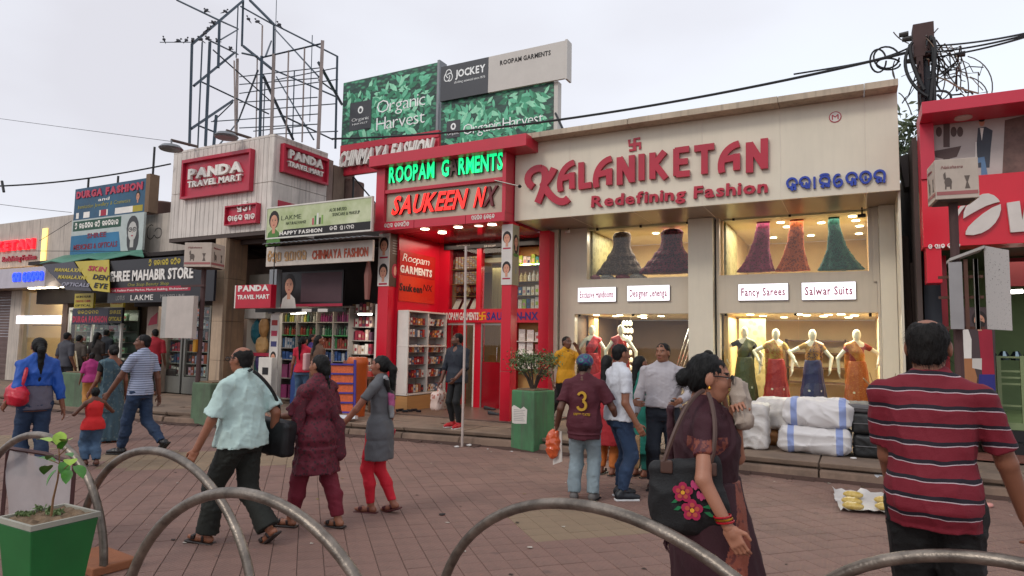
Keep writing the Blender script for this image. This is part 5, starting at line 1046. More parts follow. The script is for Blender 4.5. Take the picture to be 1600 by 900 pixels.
# bag corner left of the shelves
q = MB(); x0, x1 = at(388, 560, y=11.4)[0], at(424, 560, y=11.4)[0]
q.box(x0 - .1, x1 + .1, 11.4, 11.5, .2, 3.2, mat('pale_wall', '#a89f92', rough=.7, dirt=.1)); q.box(x0 - .08, x1 + .06, 11.1, 11.4, 2.1, 2.45, WHITEP); q.build('bag_nook', pb)
for px, py, rx, rz_, c_, l in ((401, 519, .17, .3, '#17606c', 'teal backpack hanging highest in the nook beside the pillar'), (415, 512, .14, .26, '#a87c4a', 'tan bag hanging behind the teal backpack'), (412, 540, .2, .24, '#b8905c', 'beige frilled bag below the teal backpack'), (408, 575, .24, .34, '#1f5a54', 'dark green bag hanging low in the nook'), (410, 566, .16, .26, '#3a2f5c', 'violet bag in front of the low green bag')):
 p = at(px, py, y=11.2); blob('hanging_bag', [E((0, 0, 0), (rx, .1, rz_), .02), C((-.04, -.02, rz_ * .8), (.04, -.02, rz_ * .8 + .08), .012, .012, .01)], .025, mat('bag_' + c_[1:], c_, rough=.6), loc=p + np.array([0, -.05 * (rz_ < .3), 0]), label=l, cat='bag', disp=lambda P: fold(P, .012, 30, 8))
q = MB(); a, b = at(382, 553, y=11.05), at(424, 553, y=11.05); q.box(a[0], b[0] + .2, 11.03, 11.06, a[2] - .04, a[2] + .04, PRED); q.build('red_rail', label='red rail across the bag nook beside the stone pillar', cat='rail')
q = MB(); a = at(391, 640, z=.2); q.box(a[0] - .35, a[0] + .0, 10.7, 11.0, .2, 1.05, mat('blue_crate', '#23407c', rough=.5)); q.build('blue_cabinet', label='blue cabinet at the foot of the bag nook', cat='cabinet', bevel=.01)
q = MB(); p = at(418, 640, z=.2); p = at(413, 600, y=10.5); q.box(p[0] - .22, p[0] + .2, 10.5, 10.8, .2, 1.2, WHITEP); o = q.build('white_cooler', label='white cooler box with a black opening beside the banner strip', cat='box', bevel=.015)
q = MB(); q.box(p[0] - .08, p[0] + .1, 10.493, 10.499, .82, .98, BLACK); q.build('opening', o)
t = thing('banner_strip', 'narrow white banner of product jars and faces left of the shampoo shelves', 'banner', (-10.7, 10.6, 1.2)); y = 10.62; x0, x1 = at(421, 540, y=y)[0], at(434, 540, y=y)[0]; z0, z1 = at(427, 575, y=y)[2], at(427, 492, y=y)[2]
q = MB(); q.box(x0, x1, y, y + .02, z0, z1, PAPER); q.build('sheet', t); q = MB(); f = frY(y); h_ = z1 - z0; w_ = x1 - x0
for k, c_ in enumerate(('#3a3a6a', '#b0304a', '#a0302a')): zc_ = z0 + h_ * (.4 + .2 * k); q.prism(f, [(x0 + w_ * .15, zc_), (x1 - w_ * .15, zc_), (x1 - w_ * .15, zc_ + .12), (x0 + w_ * .15, zc_ + .12)], .001, .002, mat('jar_' + c_[1:], c_))
face_print(q, f, (x0 + x1) / 2, z0 + h_ * .2, w_ * .8, z=.001); q.build('print', t); q = MB(); q.box(x0, x1, y + .03, y + .1, .2, z1 + .1, WHITEP); q.build('post', t)
# right part of the stall: bangle shelves with a lit tube, white door edge, goods table
q = MB(); x0, x1 = at(552, 540, y=11.55)[0], at(590, 540, y=11.55)[0]
for k in range(5): q.box(x0, x1, 11.3, 11.62, 1.0 + k * .3, 1.02 + k * .3, WS)
q.build('shelf', st)
for k in range(5): goods('bangle_box', st, frY(11.35), x0, x1, 1.022 + k * .3, .24, .08, 7, 90 + k, cols=['#8c2a3a', '#b89a8a', '#7a5a3a', '#c8c0b4', '#4a2a3a'])
q = MB(); a, b = at(560, 491, y=10.9), at(581, 491, y=10.9); q.tube([a, b], .022, mat('tube_light', '#fff8e8')); q.build('tube_light', st); lamp(((a[0] + b[0]) / 2, 10.9, a[2] - .06), 12, (.5, .1), (1, .96, .9))
q = MB(); a, b = at(584, 560, y=10.75)[0], at(592, 560, y=10.75)[0]; q.box(a, b, 10.75, 10.8, .2, at(588, 475, y=10.75)[2], WHITEP); q.build('white_door_edge', label='narrow white board standing against the left red column', cat='board')
q = MB(); a = at(575, 430, y=10.5); q.tube([a + np.array([0, 0, .3]), a, a - np.array([0, 0, .5])], [.03, .08, .05], mat('pinkish_cloth', '#8c5a50')); q.build('hanging_cloth', label='small reddish cloth hanging from the right end of the white board', cat='cloth')
tb = thing('goods_table', 'low table heaped with small boxes and packets beside the orange rack', 'table', (-9.3, 10.5, .2)); a, b = at(536, 590, y=10.4)[0], at(585, 590, y=10.4)[0]
q = MB(); q.box(a, b, 10.3, 10.95, .85, .9, WOODB); q.build('table_top', tb)
for x in (a + .03, b - .08): q = MB(); q.box(x, x + .05, 10.32, 10.37, .2, .85, WOODB); q.build('leg', tb)
for i in range(14):
 x = a + .05 + rng.uniform(0, b - a - .25); z = .9 + .1 * (i % 3); c_ = gc[i % 9]; q = MB(); q.box(x, x + .16, 10.32 + .12 * (i % 4), 10.42 + .12 * (i % 4), z + .002, z + .1, mat('goods_' + c_[1:], c_, rough=.45, var=.3, scale=40), rz=rng.uniform(-.4, .4)); q.build('small_box', tb)
t = thing('plastic_stool', 'white plastic stool under the goods table', 'stool', (-9.4, 10.1, .2)); p = at(548, 632, z=.2)
q = MB(); q.box(p[0] - .16, p[0] + .16, p[1], p[1] + .3, .6, .64, WHITEP); q.build('seat', t, bevel=.01)
for dx in (-.14, .11):
 for dy in (.01, .26): q = MB(); q.box(p[0] + dx, p[0] + dx + .03, p[1] + dy, p[1] + dy + .03, .2, .6, WHITEP); q.build('leg', t)
t = thing('pocket_rack', 'leaning purple framed rack with rows of orange pockets', 'rack', (-9, 9.5, .2)); p0, p1 = at(531, 640, z=.22), at(545, 663, z=.22)
PUR = mat('purple_frame', '#35207c', rough=.5); ORA = mat('orange_goods', '#c8561c', rough=.5, var=.3, scale=30); x, y_ = at(535, 655, z=.22)[:2]; L_ = .62
u = unit((.5, .85, 0)); frk = Fr((x - .25, y_ - .1, .22), (.88, .47, 0), (-.12, .1, 1))
for a, b in ((0, .04), (.46, .5)): q = MB(); q.prism(frk, [(a, 0), (b, 0), (b, 1.05), (a, 1.05)], 0, .05, PUR); q.build('frame_post', t)
for k in range(6): q = MB(); z = .1 + k * .17; q.prism(frk, [(.042, z), (.458, z), (.458, z + .03), (.042, z + .03)], 0, .06, PUR); q.build('pocket_rail', t); (k < 5) and (lambda q: (q.prism(frk, [(.05, z + .032), (.45, z + .032), (.45, z + .165), (.05, z + .165)], 0, .03, ORA), q.build('pocket_goods', t)))(MB())
q = MB(); q.prism(frk, [(-.02, -.0), (.55, 0), (.55, .06), (-.02, .06)], .062, .3, mat('blue_lip', '#d8dade')); q.build('tray', t)
p = at(556, 650, z=.2); q = MB(); q.lathe((p[0], p[1], .2), [(.16, 0), (.18, .3), (.19, .95), (.2, .97), (.2, 1.03), (.17, 1.1)], mat('orange_plastic', '#b8541c', rough=.4), 20); q.build('orange_bin', label='tall orange plastic bin behind the purple rack', cat='bin', smooth='auto')
# ============================================================ shops along the left
WALLL = streak(mat('dirty_cream_wall', '#beb2a6', rough=.7, dirt=.22, var=.1, bump=.2)); YLL = 11.0
lx = lambda px, py=450, y=YLL: at(px, py, y=y)[0]
lz = lambda py, px=100, y=YLL: at(px, py, y=y)[2]
sA = thing('distant_saree_shop', 'pale shop at far left with lit red name and blue script over a bright window', 'shop', (-24, YLL, .2))
xe = lx(112, 380); top = lz(336, 110)
q = MB(); 
for i in range(7): a = -33 + i * (xe + 33) / 7; q.box(a + .006, a + (xe + 33) / 7 - .006, YLL, YLL + .1, lz(412, 100), top, WALLL)
q.build('upper_wall', sA); q = MB(); q.box(-33, xe, YLL + .11, YLL + .3, lz(412, 100), top + .04, WALLL); q.build('wall_core', sA)
zl = lz(448, 60, 10.3); zu = lz(417, 60, 10.3); xq = lx(70, 440, 10.3)
q = MB(); q.box(-33, xq, 10.3, 10.4, zl, zu, mat('white_fascia', '#b4acb4', rough=.3)); q.hexa([(xq, 10.3, zl), (lx(105, 448, 10.9), 10.9, zl), (lx(105, 448, 10.9), 11.0, zl), (xq, 10.4, zl), (xq, 10.3, zu), (xq + .1, 10.9, zu), (xq + .1, 11.0, zu), (xq, 10.4, zu)], mat('white_fascia', '#b4acb4')); q.build('lower_fascia', sA)
q = MB(); q.box(-33, xq, 10.35, YLL, zu - .02, zu + .02, WALLL); q.box(-33, xq, 10.4, YLL + 1, zl, zl + .04, SOFF); q.build('ledge', sA)
q = MB(); q.box(-33, xq, 10.9, 10.93, zu + .022, zu + .06, mat('led_warm', '#ffc060', emit=3)); q.build('warm_light_line', sA)
q = MB(); q.box(lx(62), lx(69), YLL - .05, YLL - .01, lz(409, 65), lz(358, 65), mat('led_yellow', '#f0d080', emit=1.1)); q.build('yellow_light_strip', sA)
for px in (3, 18, 30, 48, 62, 84): p = at(px, 447, z=zl - .01); q = MB(); q.lathe((p[0], max(10.5, p[1]), zl - .03), [(.09, 0), (.09, .02)], DLIGHT, 10); q.build('downlight', sA)
f = frY(YLL); PKL = mat('lit_pink', '#ff2030', emit=1.0)
t = thing('lit_red_name', 'lit red letters of the shop name at the far left edge', 'sign', (-27, YLL, 4)); q = MB(); x0, x1 = lx(-60, 385), lx(56, 385)
write('KALANIKETAN', f, x0, lz(391, 30), x1 - x0, lz(374, 50) - lz(391, 50), PKL, t, depth=.08, z=.01, off=.05, each='letter'); write('Redefining Fashion', f, lx(2), lz(408, 25), lx(54) - lx(2), .18, REDL, t, depth=.04, z=.01, off=.02, each='letter')
t = thing('blue_script_sign', 'small lit blue script letters on the white fascia at far left', 'sign', (-24, 10.3, 3.4)); odia(['na', 'ma', ' ', 'e', 'ya', 'ka', 'ra', 'na'], frY(10.3), lx(21, 440, 10.3), lz(439, 45, 10.3), lx(69, 440, 10.3) - lx(21, 440, 10.3), .26, mat('lit_blue', '#2a4aff', emit=1.2), t, pen=.2, d=.04, each='letter')
# its window with bright panel, pale pilaster, shutter at the far left
ww0, ww1 = lx(33, 520), lx(98, 520)
q = MB(); q.box(lx(16, 520), ww0 - .01, YLL - .05, YLL + .2, .2, zl - .01, WALLL); q.box(ww1, ww1 + .25, YLL - .05, YLL + .2, .2, zl - .01, mat('brown_post', '#5a4438')); q.box(ww0, ww1, YLL, YLL + .15, .2, .8, WALLL); q.build('wall', sA)
q = MB(); q.box(ww0 - .1, ww1 + .2, 13, 13.1, .2, 3.6, WARMW); q.box(ww0 - .1, ww0 - .01, YLL + .2, 13, .2, 3.6, WARMW); q.box(ww1 + .2, ww1 + .3, YLL + .2, 13, .2, 3.6, WARMW); q.box(ww0 - .1, ww1 + .3, YLL + .2, 13, 3.5, 3.6, WARMC); q.build('display_room', sA)
lamp(((ww0 + ww1) / 2, 11.8, 3.35), 170, (3, .8)); 
for i in range(5): q = MB(); q.lathe((ww0 + .5 + i * .6, 11.8, 3.48), [(.09, 0), (.09, .02)], DLIGHT, 10); q.build('downlight', sA)
a, b = lz(506, 60, YLL - .1), lz(493, 60, YLL - .1); x = ww0 - .1; 
for i in range(5): w_ = (ww1 - ww0 + .1) / 5; q = MB(); q.box(x + i * w_ + .005, x + (i + 1) * w_ - .005, YLL - .12, YLL - .06, a, b, LEDW if i % 2 == 0 else mat('lit_grey', '#d8e0ea', emit=.8)); q.build('light_panel', sA)
for z, hh, c_ in ((1.9, .1, '#4a2430'),): q = MB(); q.box(ww0, ww1, YLL + .3, YLL + .32, z, z + .02, WOODB); q.build('rail', sA)
q = MB(); q.box(ww0 + .01, ww1 - .01, YLL + .05, YLL + .06, .82, zl - .02, GLASS); q.build('window_pane', sA)
SHU = mat('shutter', '#6a5450', rough=.6, metal=.2, dirt=.4); q = MB(); x1 = lx(16, 520) - .02
for i in range(34): z = .2 + i * .09; q.box(-33, x1, YLL + .1 + .02 * (i % 2), YLL + .14, z, z + .085, SHU)
q.box(-33, x1, YLL + .05, YLL + .2, 3.28, zl, DK); q.build('shutter', sA, kind='stuff')
# graffiti parapet, dark brick chimney piece, medicine and fashion hoardings
q = MB(); a, b = at(222, 340, y=11.2), at(272, 335, y=11.2); q.box(a[0] - 2.2, b[0] + 1.2, 11.2, 11.4, lz(404, 240, 11.2), a[2] + .05, WALLL); q.build('plastered_parapet', label='pale plastered parapet with a looping scrawl, left of the white ribbed box', cat='wall')
q = MB(); f2 = frY(11.2); c = at(240, 362, y=11.2); ribbon(q, f2, [(c[0] + u, c[2] + v) for u, v in arcp(-.12, 0, .17, .2, 60, 330) + arcp(.2, -.05, .16, .14, 200, 520)], .025, mat('charcoal_scrawl', '#3a3433'), .001, .001); q.build('scrawl', label='looping charcoal scrawl on the plastered parapet', cat='graffiti')
q = MB(); a = at(243, 330, y=12); q.lathe((a[0] - .1, 12.3, 4.2), [(.5, 0), (.5, a[2] - 4.2 + .25), (.42, a[2] - 4.2 + .3)], mat('brick_brown', '#5a4038', rough=.95, bump=.6, dirt=.4), 18); q.build('water_drum', label='dark round water drum on the roof beside the blue hoarding', cat='tank', smooth='auto')
def hoard(name, lab, p, y, base, cat='billboard'):
 (a, b), (c, d) = p; A, B_ = at(a, b, y=y), at(c, d, y=y); t = thing(name, lab, cat, (A[0], y, B_[2])); q = MB(); q.box(A[0], B_[0], y, y + .06, B_[2], A[2], base); q.build('sheet', t); return t, A[0], B_[0], B_[2], A[2], frY(y)
NB = mat('navy_sheet', '#1f3a54', rough=.5, var=.5, scale=.9, c2='#1f5a78')
t, x0, x1, z0, z1, f = hoard('fashion_hoarding', 'faded navy roof hoarding with pink cut letters, upper of the two at left', ((118, 296), (226, 332)), 10.9, NB); w_ = x1 - x0; h_ = z1 - z0
q = MB(); q.box(x1 + .003, x1 + .18, 10.88, 11.15, z0, z1 + .1, mat('peeling_edge', '#7c6450', rough=.9, dirt=.5)); q.build('edge', t)
PINKL = mat('faded_pink_letter', '#b8304c', rough=.5, var=.2)
write('DURGA', f, x0 + w_ * .03, z0 + h_ * .68, w_ * .38, h_ * .24, PINKL, t, depth=.02, z=.001, off=.06, each='letter'); write('FASHION', f, x0 + w_ * .46, z0 + h_ * .68, w_ * .5, h_ * .24, PINKL, t, depth=.02, z=.001, off=.06, each='letter')
YLP = mat('olive_print', '#9c9448'); write('Immitation Jewellery & Cosmetics', f, x0 + w_ * .06, z0 + h_ * .36, w_ * .74, h_ * .12, YLP, t, z=.001, off=0, shear=.2); write('and', f, x0 + w_ * .35, z0 + h_ * .52, w_ * .16, h_ * .1, WHT, t, z=.001, shear=.3)
q = MB()
for a, b, m in ((.04, .08, WHT), (.15, .24, WHT), (.38, .5, WHT), (.4, .48, PRED), (.6, .84, WHT), (.84, .97, mat('mustard', '#a8962a'))): q.prism(f, [(x0 + w_ * a, z0 + h_ * .06), (x0 + w_ * b, z0 + h_ * .06), (x0 + w_ * b, z0 + h_ * .24), (x0 + w_ * a, z0 + h_ * .24)], .001 if m is not PRED else .003, .002 if m is not PRED else .004, m)
face_print(q, f, x0 + w_ * .9, z0 + h_ * .5, h_ * .25, z=.001); q.build('print', t)
q = MB(); 
for k, px in enumerate((135, 181, 235)): p = at(px, 290, y=11); q.tube([(p[0], 11.05, z0), (p[0], 11.05, z1 + (.35, .25, .9)[k])], .03, DARK)
q.build('support', t)
t, x0, x1, z0, z1, f = hoard('medicine_hoarding', 'blue and white optician hoarding with a woman in glasses, lower of the two', ((113, 345), (222, 390)), 10.8, mat('pale_sheet', '#b0b8b4', rough=.4)); w_ = x1 - x0; h_ = z1 - z0
q = MB(); q.prism(f, [(x0, z0), (x0 + w_ * .72, z0), (x0 + w_ * .68, z0 + h_ * .55), (x0, z0 + h_ * .55)], .001, .002, mat('blue_print', '#2a6c92', var=.3, scale=.8)); q.prism(f, [(x0 + w_ * .02, z0 + h_ * .68), (x0 + w_ * .7, z0 + h_ * .68), (x0 + w_ * .7, z0 + h_ * .96), (x0 + w_ * .02, z0 + h_ * .96)], .001, .002, mat('dark_green_strip', '#1f4a38'))
face_print(q, f, x0 + w_ * .86, z0 + h_ * .55, h_ * .62, z=.001, skin=mat('grey_skin_print', '#b8b4ae'), hair=mat('grey_hair_print', '#3a3a3c'), long=True)
ribbon(q, f, [(x0 + w_ * .86 + u, z0 + h_ * .56 + v) for u, v in arcp(-.09, 0, .07, .05, 0, 360, 12)], .02, BLK, .008, .001); ribbon(q, f, [(x0 + w_ * .86 + u, z0 + h_ * .56 + v) for u, v in arcp(.09, 0, .07, .05, 0, 360, 12)], .02, BLK, .008, .001); q.build('print', t)
odia(['sh', ' ', 'ma', 'e', 'ni', 'ni', 'na', ' ', 'ma', 'sh', ' ', 'ma', 'ra', 'ni', 'ka', 'aa', 'na'], frY(10.798), x0 + w_ * .05, z0 + h_ * .75, w_ * .62, h_ * .14, WHT, t, pen=.2, d=.002, z=.001)
DP = mat('dark_red_print', '#7c1a34'); write('SHREE', frY(10.798), x0 + w_ * .24, z0 + h_ * .44, w_ * .27, h_ * .15, DP, t, z=.001, off=.03); write('MEDICINES & OPTICALS', frY(10.798), x0 + w_ * .05, z0 + h_ * .14, w_ * .62, h_ * .16, DP, t, z=.001, off=.03, gap=.05)
# tarpaulin and slanting banners
q = MB(); TP = mat('green_tarp', '#3a7a62', rough=.5, var=.3); pts = [at(62, 411, y=9.9), at(225, 398, y=9.9), at(222, 390, y=10.8), at(100, 399, y=10.8)]
m_ = MB(); n = 8
for i in range(n):
 a = [pts[0] + (pts[1] - pts[0]) * k / n for k in (i, i + 1)]; b = [pts[3] + (pts[2] - pts[3]) * k / n for k in (i, i + 1)]; s = [np.array([0, 0, .05 * math.sin(k * 2.1)]) for k in (i, i + 1)]
 m_.hexa([a[0] + s[0] - [0, 0, .02], a[1] + s[1] - [0, 0, .02], b[1] - [0, 0, .02], b[0] - [0, 0, .02], a[0] + s[0], a[1] + s[1], b[1], b[0]], TP)
m_.build('green_tarpaulin', label='sagging green tarpaulin over the slanting yellow banner', cat='tarpaulin')
def sheet(name, lab, pp, m, cat='banner'):
 t = thing(name, lab, cat, tuple(pp[0])); q = MB(); nrm = unit(np.cross(pp[1] - pp[0], pp[3] - pp[0])) * .015; q.hexa([*[p + nrm for p in pp], *pp], m); q.build('sheet', t); r_ = pp[1] - pp[0]; u_ = pp[3] - pp[0]; u_ = u_ - unit(r_) * (u_ @ unit(r_)); return t, Fr(pp[0], r_, u_), np.linalg.norm(r_), np.linalg.norm(u_)
YS = mat('yellow_sheet', '#b39f2c', rough=.45, var=.12)
pp = [at(146, 454, y=9.75), at(172, 457, y=9.75), at(171, 406, y=9.9), at(118, 409, y=9.9)]
t, f, w_, h_ = sheet('yellow_banner', 'slanting yellow banner headed SKIN beside the black store sign', pp, YS); zz_ = -.0
for k, (s, x, wd, m) in enumerate((('SKIN', -.5, .8, PRED), ('DENT', -.15, .85, BLK), ('EYE', .02, .55, BLK))): write(s, f, x, h_ * (.7 - .3 * k), wd, h_ * .2, m, t, depth=.006, z=.03, off=.04)
pp = [at(104, 453, y=9.75), at(144, 455, y=9.75), at(116, 409, y=9.9), at(67, 414, y=9.9)]
t, f, w_, h_ = sheet('dark_striped_banner', 'slanting dark banner with yellow bands left of the yellow banner', pp, mat('slate_sheet', '#3a3640', rough=.5))
for k, m in ((0, mat('lilac_grey', '#8a8894')), (1, YS), (2, YS)): write('MAHALAXMI' if k else 'OPTICALS', f, -.25 - .28 * k, h_ * (.14 + .29 * k), 1.25, h_ * .16, m, t, depth=.006, z=.03, off=.04)
# black store sign and its shop
sB = thing('beauty_store', 'dark beauty store with glass showcases under its long black sign', 'shop', (-16, 11, .2))
t, x0, x1, z0, z1, f = hoard('black_store_sign', 'long black store sign with white capitals and a red address strip', ((172, 408), (333, 470)), 9.9, mat('black_sheet', '#1d1b20', rough=.35), 'sign'); w_ = x1 - x0; h_ = z1 - z0
write('SHREE MAHABIR STORE', f, x0 + w_ * .02, z0 + h_ * .5, w_ * .8, h_ * .26, WHT, t, depth=.02, z=.001, off=.025, gap=.06); odia(['sh', ' ', 'ma', 'ra', 'aa', 'na', 'ni', ' ', 'na', 'sh', 'ra'], f, x0 + w_ * .4, z0 + h_ * .83, w_ * .3, h_ * .12, YS, t, pen=.2, d=.003, z=.001)
write('One Stop Beauty Shop', f, x0 + w_ * .2, z0 + h_ * .38, w_ * .4, h_ * .075, YLP, t, z=.001, off=0, shear=.25); q = MB(); q.prism(f, [(x0 + w_ * .02, z0 + h_ * .235), (x0 + w_ * .8, z0 + h_ * .235), (x0 + w_ * .8, z0 + h_ * .35), (x0 + w_ * .02, z0 + h_ * .35)], .001, .003, PRED); q.build('red_strip', t)
write('G-11, Fashion Point Market, Market Building, Bhubaneswar', f, x0 + w_ * .04, z0 + h_ * .265, w_ * .74, h_ * .05, WHT, t, z=.004, off=.0); write('LAKME', f, x0 + w_ * .24, z0 + h_ * .05, w_ * .22, h_ * .13, WHT, t, z=.001, off=0, gap=.15); write('LOTUS', f, x0 + w_ * .09, z0 + h_ * .06, w_ * .09, h_ * .11, PGREY, t, z=.001, off=0); write('MAYBELLINE', f, x0 + w_ * .53, z0 + h_ * .08, w_ * .22, h_ * .09, PGREY, t, z=.001, off=0)
bxl, bxr = x0, -13.35
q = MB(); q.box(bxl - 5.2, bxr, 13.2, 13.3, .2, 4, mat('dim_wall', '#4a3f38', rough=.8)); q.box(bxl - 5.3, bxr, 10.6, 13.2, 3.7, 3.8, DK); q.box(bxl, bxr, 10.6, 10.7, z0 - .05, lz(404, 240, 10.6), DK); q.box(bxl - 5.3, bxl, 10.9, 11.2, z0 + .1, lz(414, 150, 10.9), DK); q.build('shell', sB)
q = MB(); p0, p1 = lx(226, 560, 10.7), lx(243, 560, 10.7); q.box(p0, p1, 10.7, 11.1, .2, 3.2, streak(mat('peeling_pillar', '#9c8c7e', rough=.9, dirt=.5, bump=.4))); q.build('pillar', sB); q = MB(); f = frY(10.7); q.prism(f, [(p0 + .05, 1.9), (p1 - .02, 1.95), (p1 - .03, 2.25), (p0 + .15, 2.1)], .001, .003, PRED); q.build('torn_poster', sB)
for k, (a, b) in enumerate(((246, 283), (286, 326))):
 t = thing('glass_showcase', ('tall glass showcase of red packets behind the blank white board', 'tall glass showcase of mixed cosmetics next to the stone pillar')[k], 'showcase', (lx(a, 560, 11), 11, .2)); u, v = lx(a, 560, 11), lx(b, 560, 11)
 for x in (u, v - .06): q = MB(); q.box(x, x + .06, 11, 11.06, .2, 2.5, mat('aluminium', '#8c8c86', rough=.4, metal=.5)); q.build('frame_post', t)
 q = MB(); q.box(u + .06, v - .06, 11.3, 11.35, .2, 2.5, DK); q.box(u + .06, v - .06, 11.0, 11.04, .2, .62, mat('aluminium', '#8c8c86')); q.build('carcass', t)
 for j in range(6): z = .66 + .3 * j; q = MB(); q.box(u + .062, v - .062, 11.05, 11.3, z - .02, z, WS); q.build('shelf', t); goods('packet', t, frY(11.1), u + .08, v - .08, z, .24, .1, 7, 120 + j + 10 * k, cols=['#a02a40', '#c03a50', '#d8c8c0', '#3a4a6a'] if k == 0 else ['#8a8aa0', '#c8c0b8', '#3a3a44', '#a8503a', '#d0a0b0'])
 q = MB(); q.box(u + .063, v - .063, 11.0, 11.005, .63, 2.48, GLASS); q.build('pane', t)
lamp(((lx(246, 560, 11) + lx(326, 560, 11)) / 2, 10.9, 2.9), 22, (2.4, .4), (1, .9, .78))
# jewellery shop front under the yellow banner
sC = thing('jewellery_shop', 'small jewellery shop with glass counters below its own navy sign', 'shop', (-19, 11, .2)); u, v = lx(108, 560, 11), lx(192, 560, 11)
t, x0, x1, z0, z1, f = hoard('navy_shop_sign', 'low navy sign with pink capitals over the glass counters', ((114, 482), (168, 507)), 10.7, mat('navy_board', '#1f2036', rough=.4), 'sign'); w_ = x1 - x0; h_ = z1 - z0
write('DURGA FASHION', f, x0 + w_ * .02, z0 + h_ * .12, w_ * .96, h_ * .42, PINKL, t, z=.001, off=.05); odia(['ma', 'ra', 'ya', 'ka', 'sa', 'na'], f, x0 + w_ * .15, z0 + h_ * .65, w_ * .6, h_ * .22, YS, t, pen=.2, d=.002)
t, x0, x1, z0, z1, f = hoard('optical_sign', 'small black sign lettered OPTICALS in yellow, right of the navy sign', ((170, 481), (190, 505)), 10.68, BLACK, 'sign'); w_ = x1 - x0; h_ = z1 - z0; write('SHREE', f, x0 + w_ * .1, z0 + h_ * .6, w_ * .8, h_ * .25, YS, t, z=.001); write('OPTICALS', f, x0 + w_ * .05, z0 + h_ * .15, w_ * .9, h_ * .28, YS, t, z=.001, off=.03)
for (a, b), lab, ls in ((((117, 459), (145, 481)), 'square yellow notice board hanging above the navy sign', ['SKIN HAIR', 'DENTAL CLINIC', 'OPTICAL']), (((173, 468), (192, 480)), 'small yellow notice at the left end of the black store sign', ['SHREE', 'OPTICALS'])):
 t, x0, x1, z0, z1, f = hoard('yellow_notice', lab, (a, b), 10.6, YS, 'sign'); w_ = x1 - x0; h_ = z1 - z0
 for k, s in enumerate(ls): write(s, f, x0 + w_ * .08, z1 - h_ * (.3 + .3 * k), w_ * .8, h_ * .16, PRED if k == 1 else BLK, t, z=.001, off=.01)
q = MB(); q.box(u, v, 10.9, 10.95, 2.35, 2.42, WHITEP); 
for x in (u, u + (v - u) * .45, v - .06): q.box(x, x + .06, 10.9, 10.96, .2, 2.35, WHITEP)
q.build('front_frame', sC)
for k in range(2):
 a, b = (u + .07, u + (v - u) * .45 - .01) if k == 0 else (u + (v - u) * .45 + .07, v - .07)
 q = MB(); q.box(a, b, 11.4, 11.45, .2, 2.35, mat('green_grey_back', '#5f6a5c')); q.build('back_panel', sC)
 for j in range(6): z = .55 + j * .3; q = MB(); q.box(a, b, 11.05, 11.4, z - .015, z, WS); q.build('shelf', sC); goods('jewel_box', sC, frY(11.1), a, b, z, .2, .08, 6, 160 + j + 7 * k, cols=['#6a8a6a', '#a8a89a', '#7a4a3a', '#c8c4b4', '#3a4a3a', '#9a3a3a'])
 q = MB(); q.box(a, b, 10.92, 10.925, .25, 2.33, GLASS); q.build('pane', sC)
lamp(((u + v) / 2, 11.1, 2.3), 16, (2.4, .2), (1, .95, .85))
# box lantern sign and blank board on the left pole
def lantern(lab, p, w1, w2, h, rz, pole, name='box_lantern', prints=True):
 t = thing(name, lab, 'sign', tuple(p), rz=rz); q = MB(); CR = mat('lantern_cream', '#b9aa9c', rough=.5, dirt=.15); q.box(-w1 / 2, w1 / 2, -w2 / 2, w2 / 2, 0, h, CR); q.build('box', t, local=True, bevel=.006)
 q = MB(); q.box(-w1 / 2 + .03, w1 / 2 - .03, -w2 / 2 + .03, w2 / 2 - .03, -.012, -.002, UND); q.build('underside', t, local=True)
 for fr, ww in ((Fr((-w1 / 2, -w2 / 2 - .001, 0)), w1), (Fr((w1 / 2 + .001, -w2 / 2, 0), (0, 1, 0)), w2), (Fr((-w1 / 2 - .001, w2 / 2, 0), (0, -1, 0)), w2)):
  q = MB(); q.prism(fr, [(.01, h * .1), (ww - .01, h * .1), (ww - .01, h * .19), (.01, h * .19)], .001, .002, mat('faded_red_strip', '#9a5a58')); SP = mat('sepia_print', '#5c5048')
  oval(q, fr, ww * .3, h * .42, ww * .09, h * .12, SP, .001, 10); q.prism(fr, [(ww * .22, h * .24), (ww * .25, h * .24), (ww * .27, h * .4), (ww * .23, h * .4)], .001, .002, SP); q.prism(fr, [(ww * .34, h * .24), (ww * .37, h * .24), (ww * .38, h * .4), (ww * .34, h * .4)], .001, .002, SP); q.prism(fr, [(ww * .2, h * .5), (ww * .26, h * .46), (ww * .24, h * .68), (ww * .19, h * .62)], .001, .0024, SP)
  q.prism(fr, [(ww * .68, h * .24), (ww * .8, h * .24), (ww * .75, h * .4), (ww * .8, h * .56), (ww * .67, h * .56), (ww * .72, h * .4)], .001, .002, SP); q.build('print', t, local=True)
  mm = MB(); write('Nakshatra', fr, ww * .14, h * .76, ww * .5, h * .08, mat('faded_red_script', '#8c4a4a'), t, mb=mm, z=.001, off=-.01, shear=.3); o = mm.build('lettering', t, local=True)
 if pole: q = MB(); q.tube([(pole[0], pole[1], -p[2] + .2), (pole[0], pole[1], -.013)], .045, mat('rust_pole', '#4a3230', rough=.8, dirt=.3)); q.build('pole', t, local=True)
 return t
pl = at(310, 500, y=8.3)
lantern('cream box lantern sign on a rusty pole in front of the black store sign', at(319, 419, y=8.3), .55, .45, .46, .35, (0, 0))
t = thing('blank_board', 'blank off-white board fixed to the rusty pole below the left lantern', 'board', tuple(at(275, 528, y=8.1))); A_0, B_0 = at(257, 528, y=8.1), at(303, 462, y=8.1)
q = MB(); q.box(A_0[0], B_0[0], 8.1, 8.2, A_0[2], B_0[2], mat('blank_white', '#b8ada4', rough=.5)); q.build('sheet', t, bevel=.004); q = MB(); q.box(A_0[0] - .17, A_0[0] - .001, 8.12, 8.4, A_0[2], B_0[2], mat('peeled_white', '#a8a49e', rough=.8, dirt=.5)); q.build('side', t)
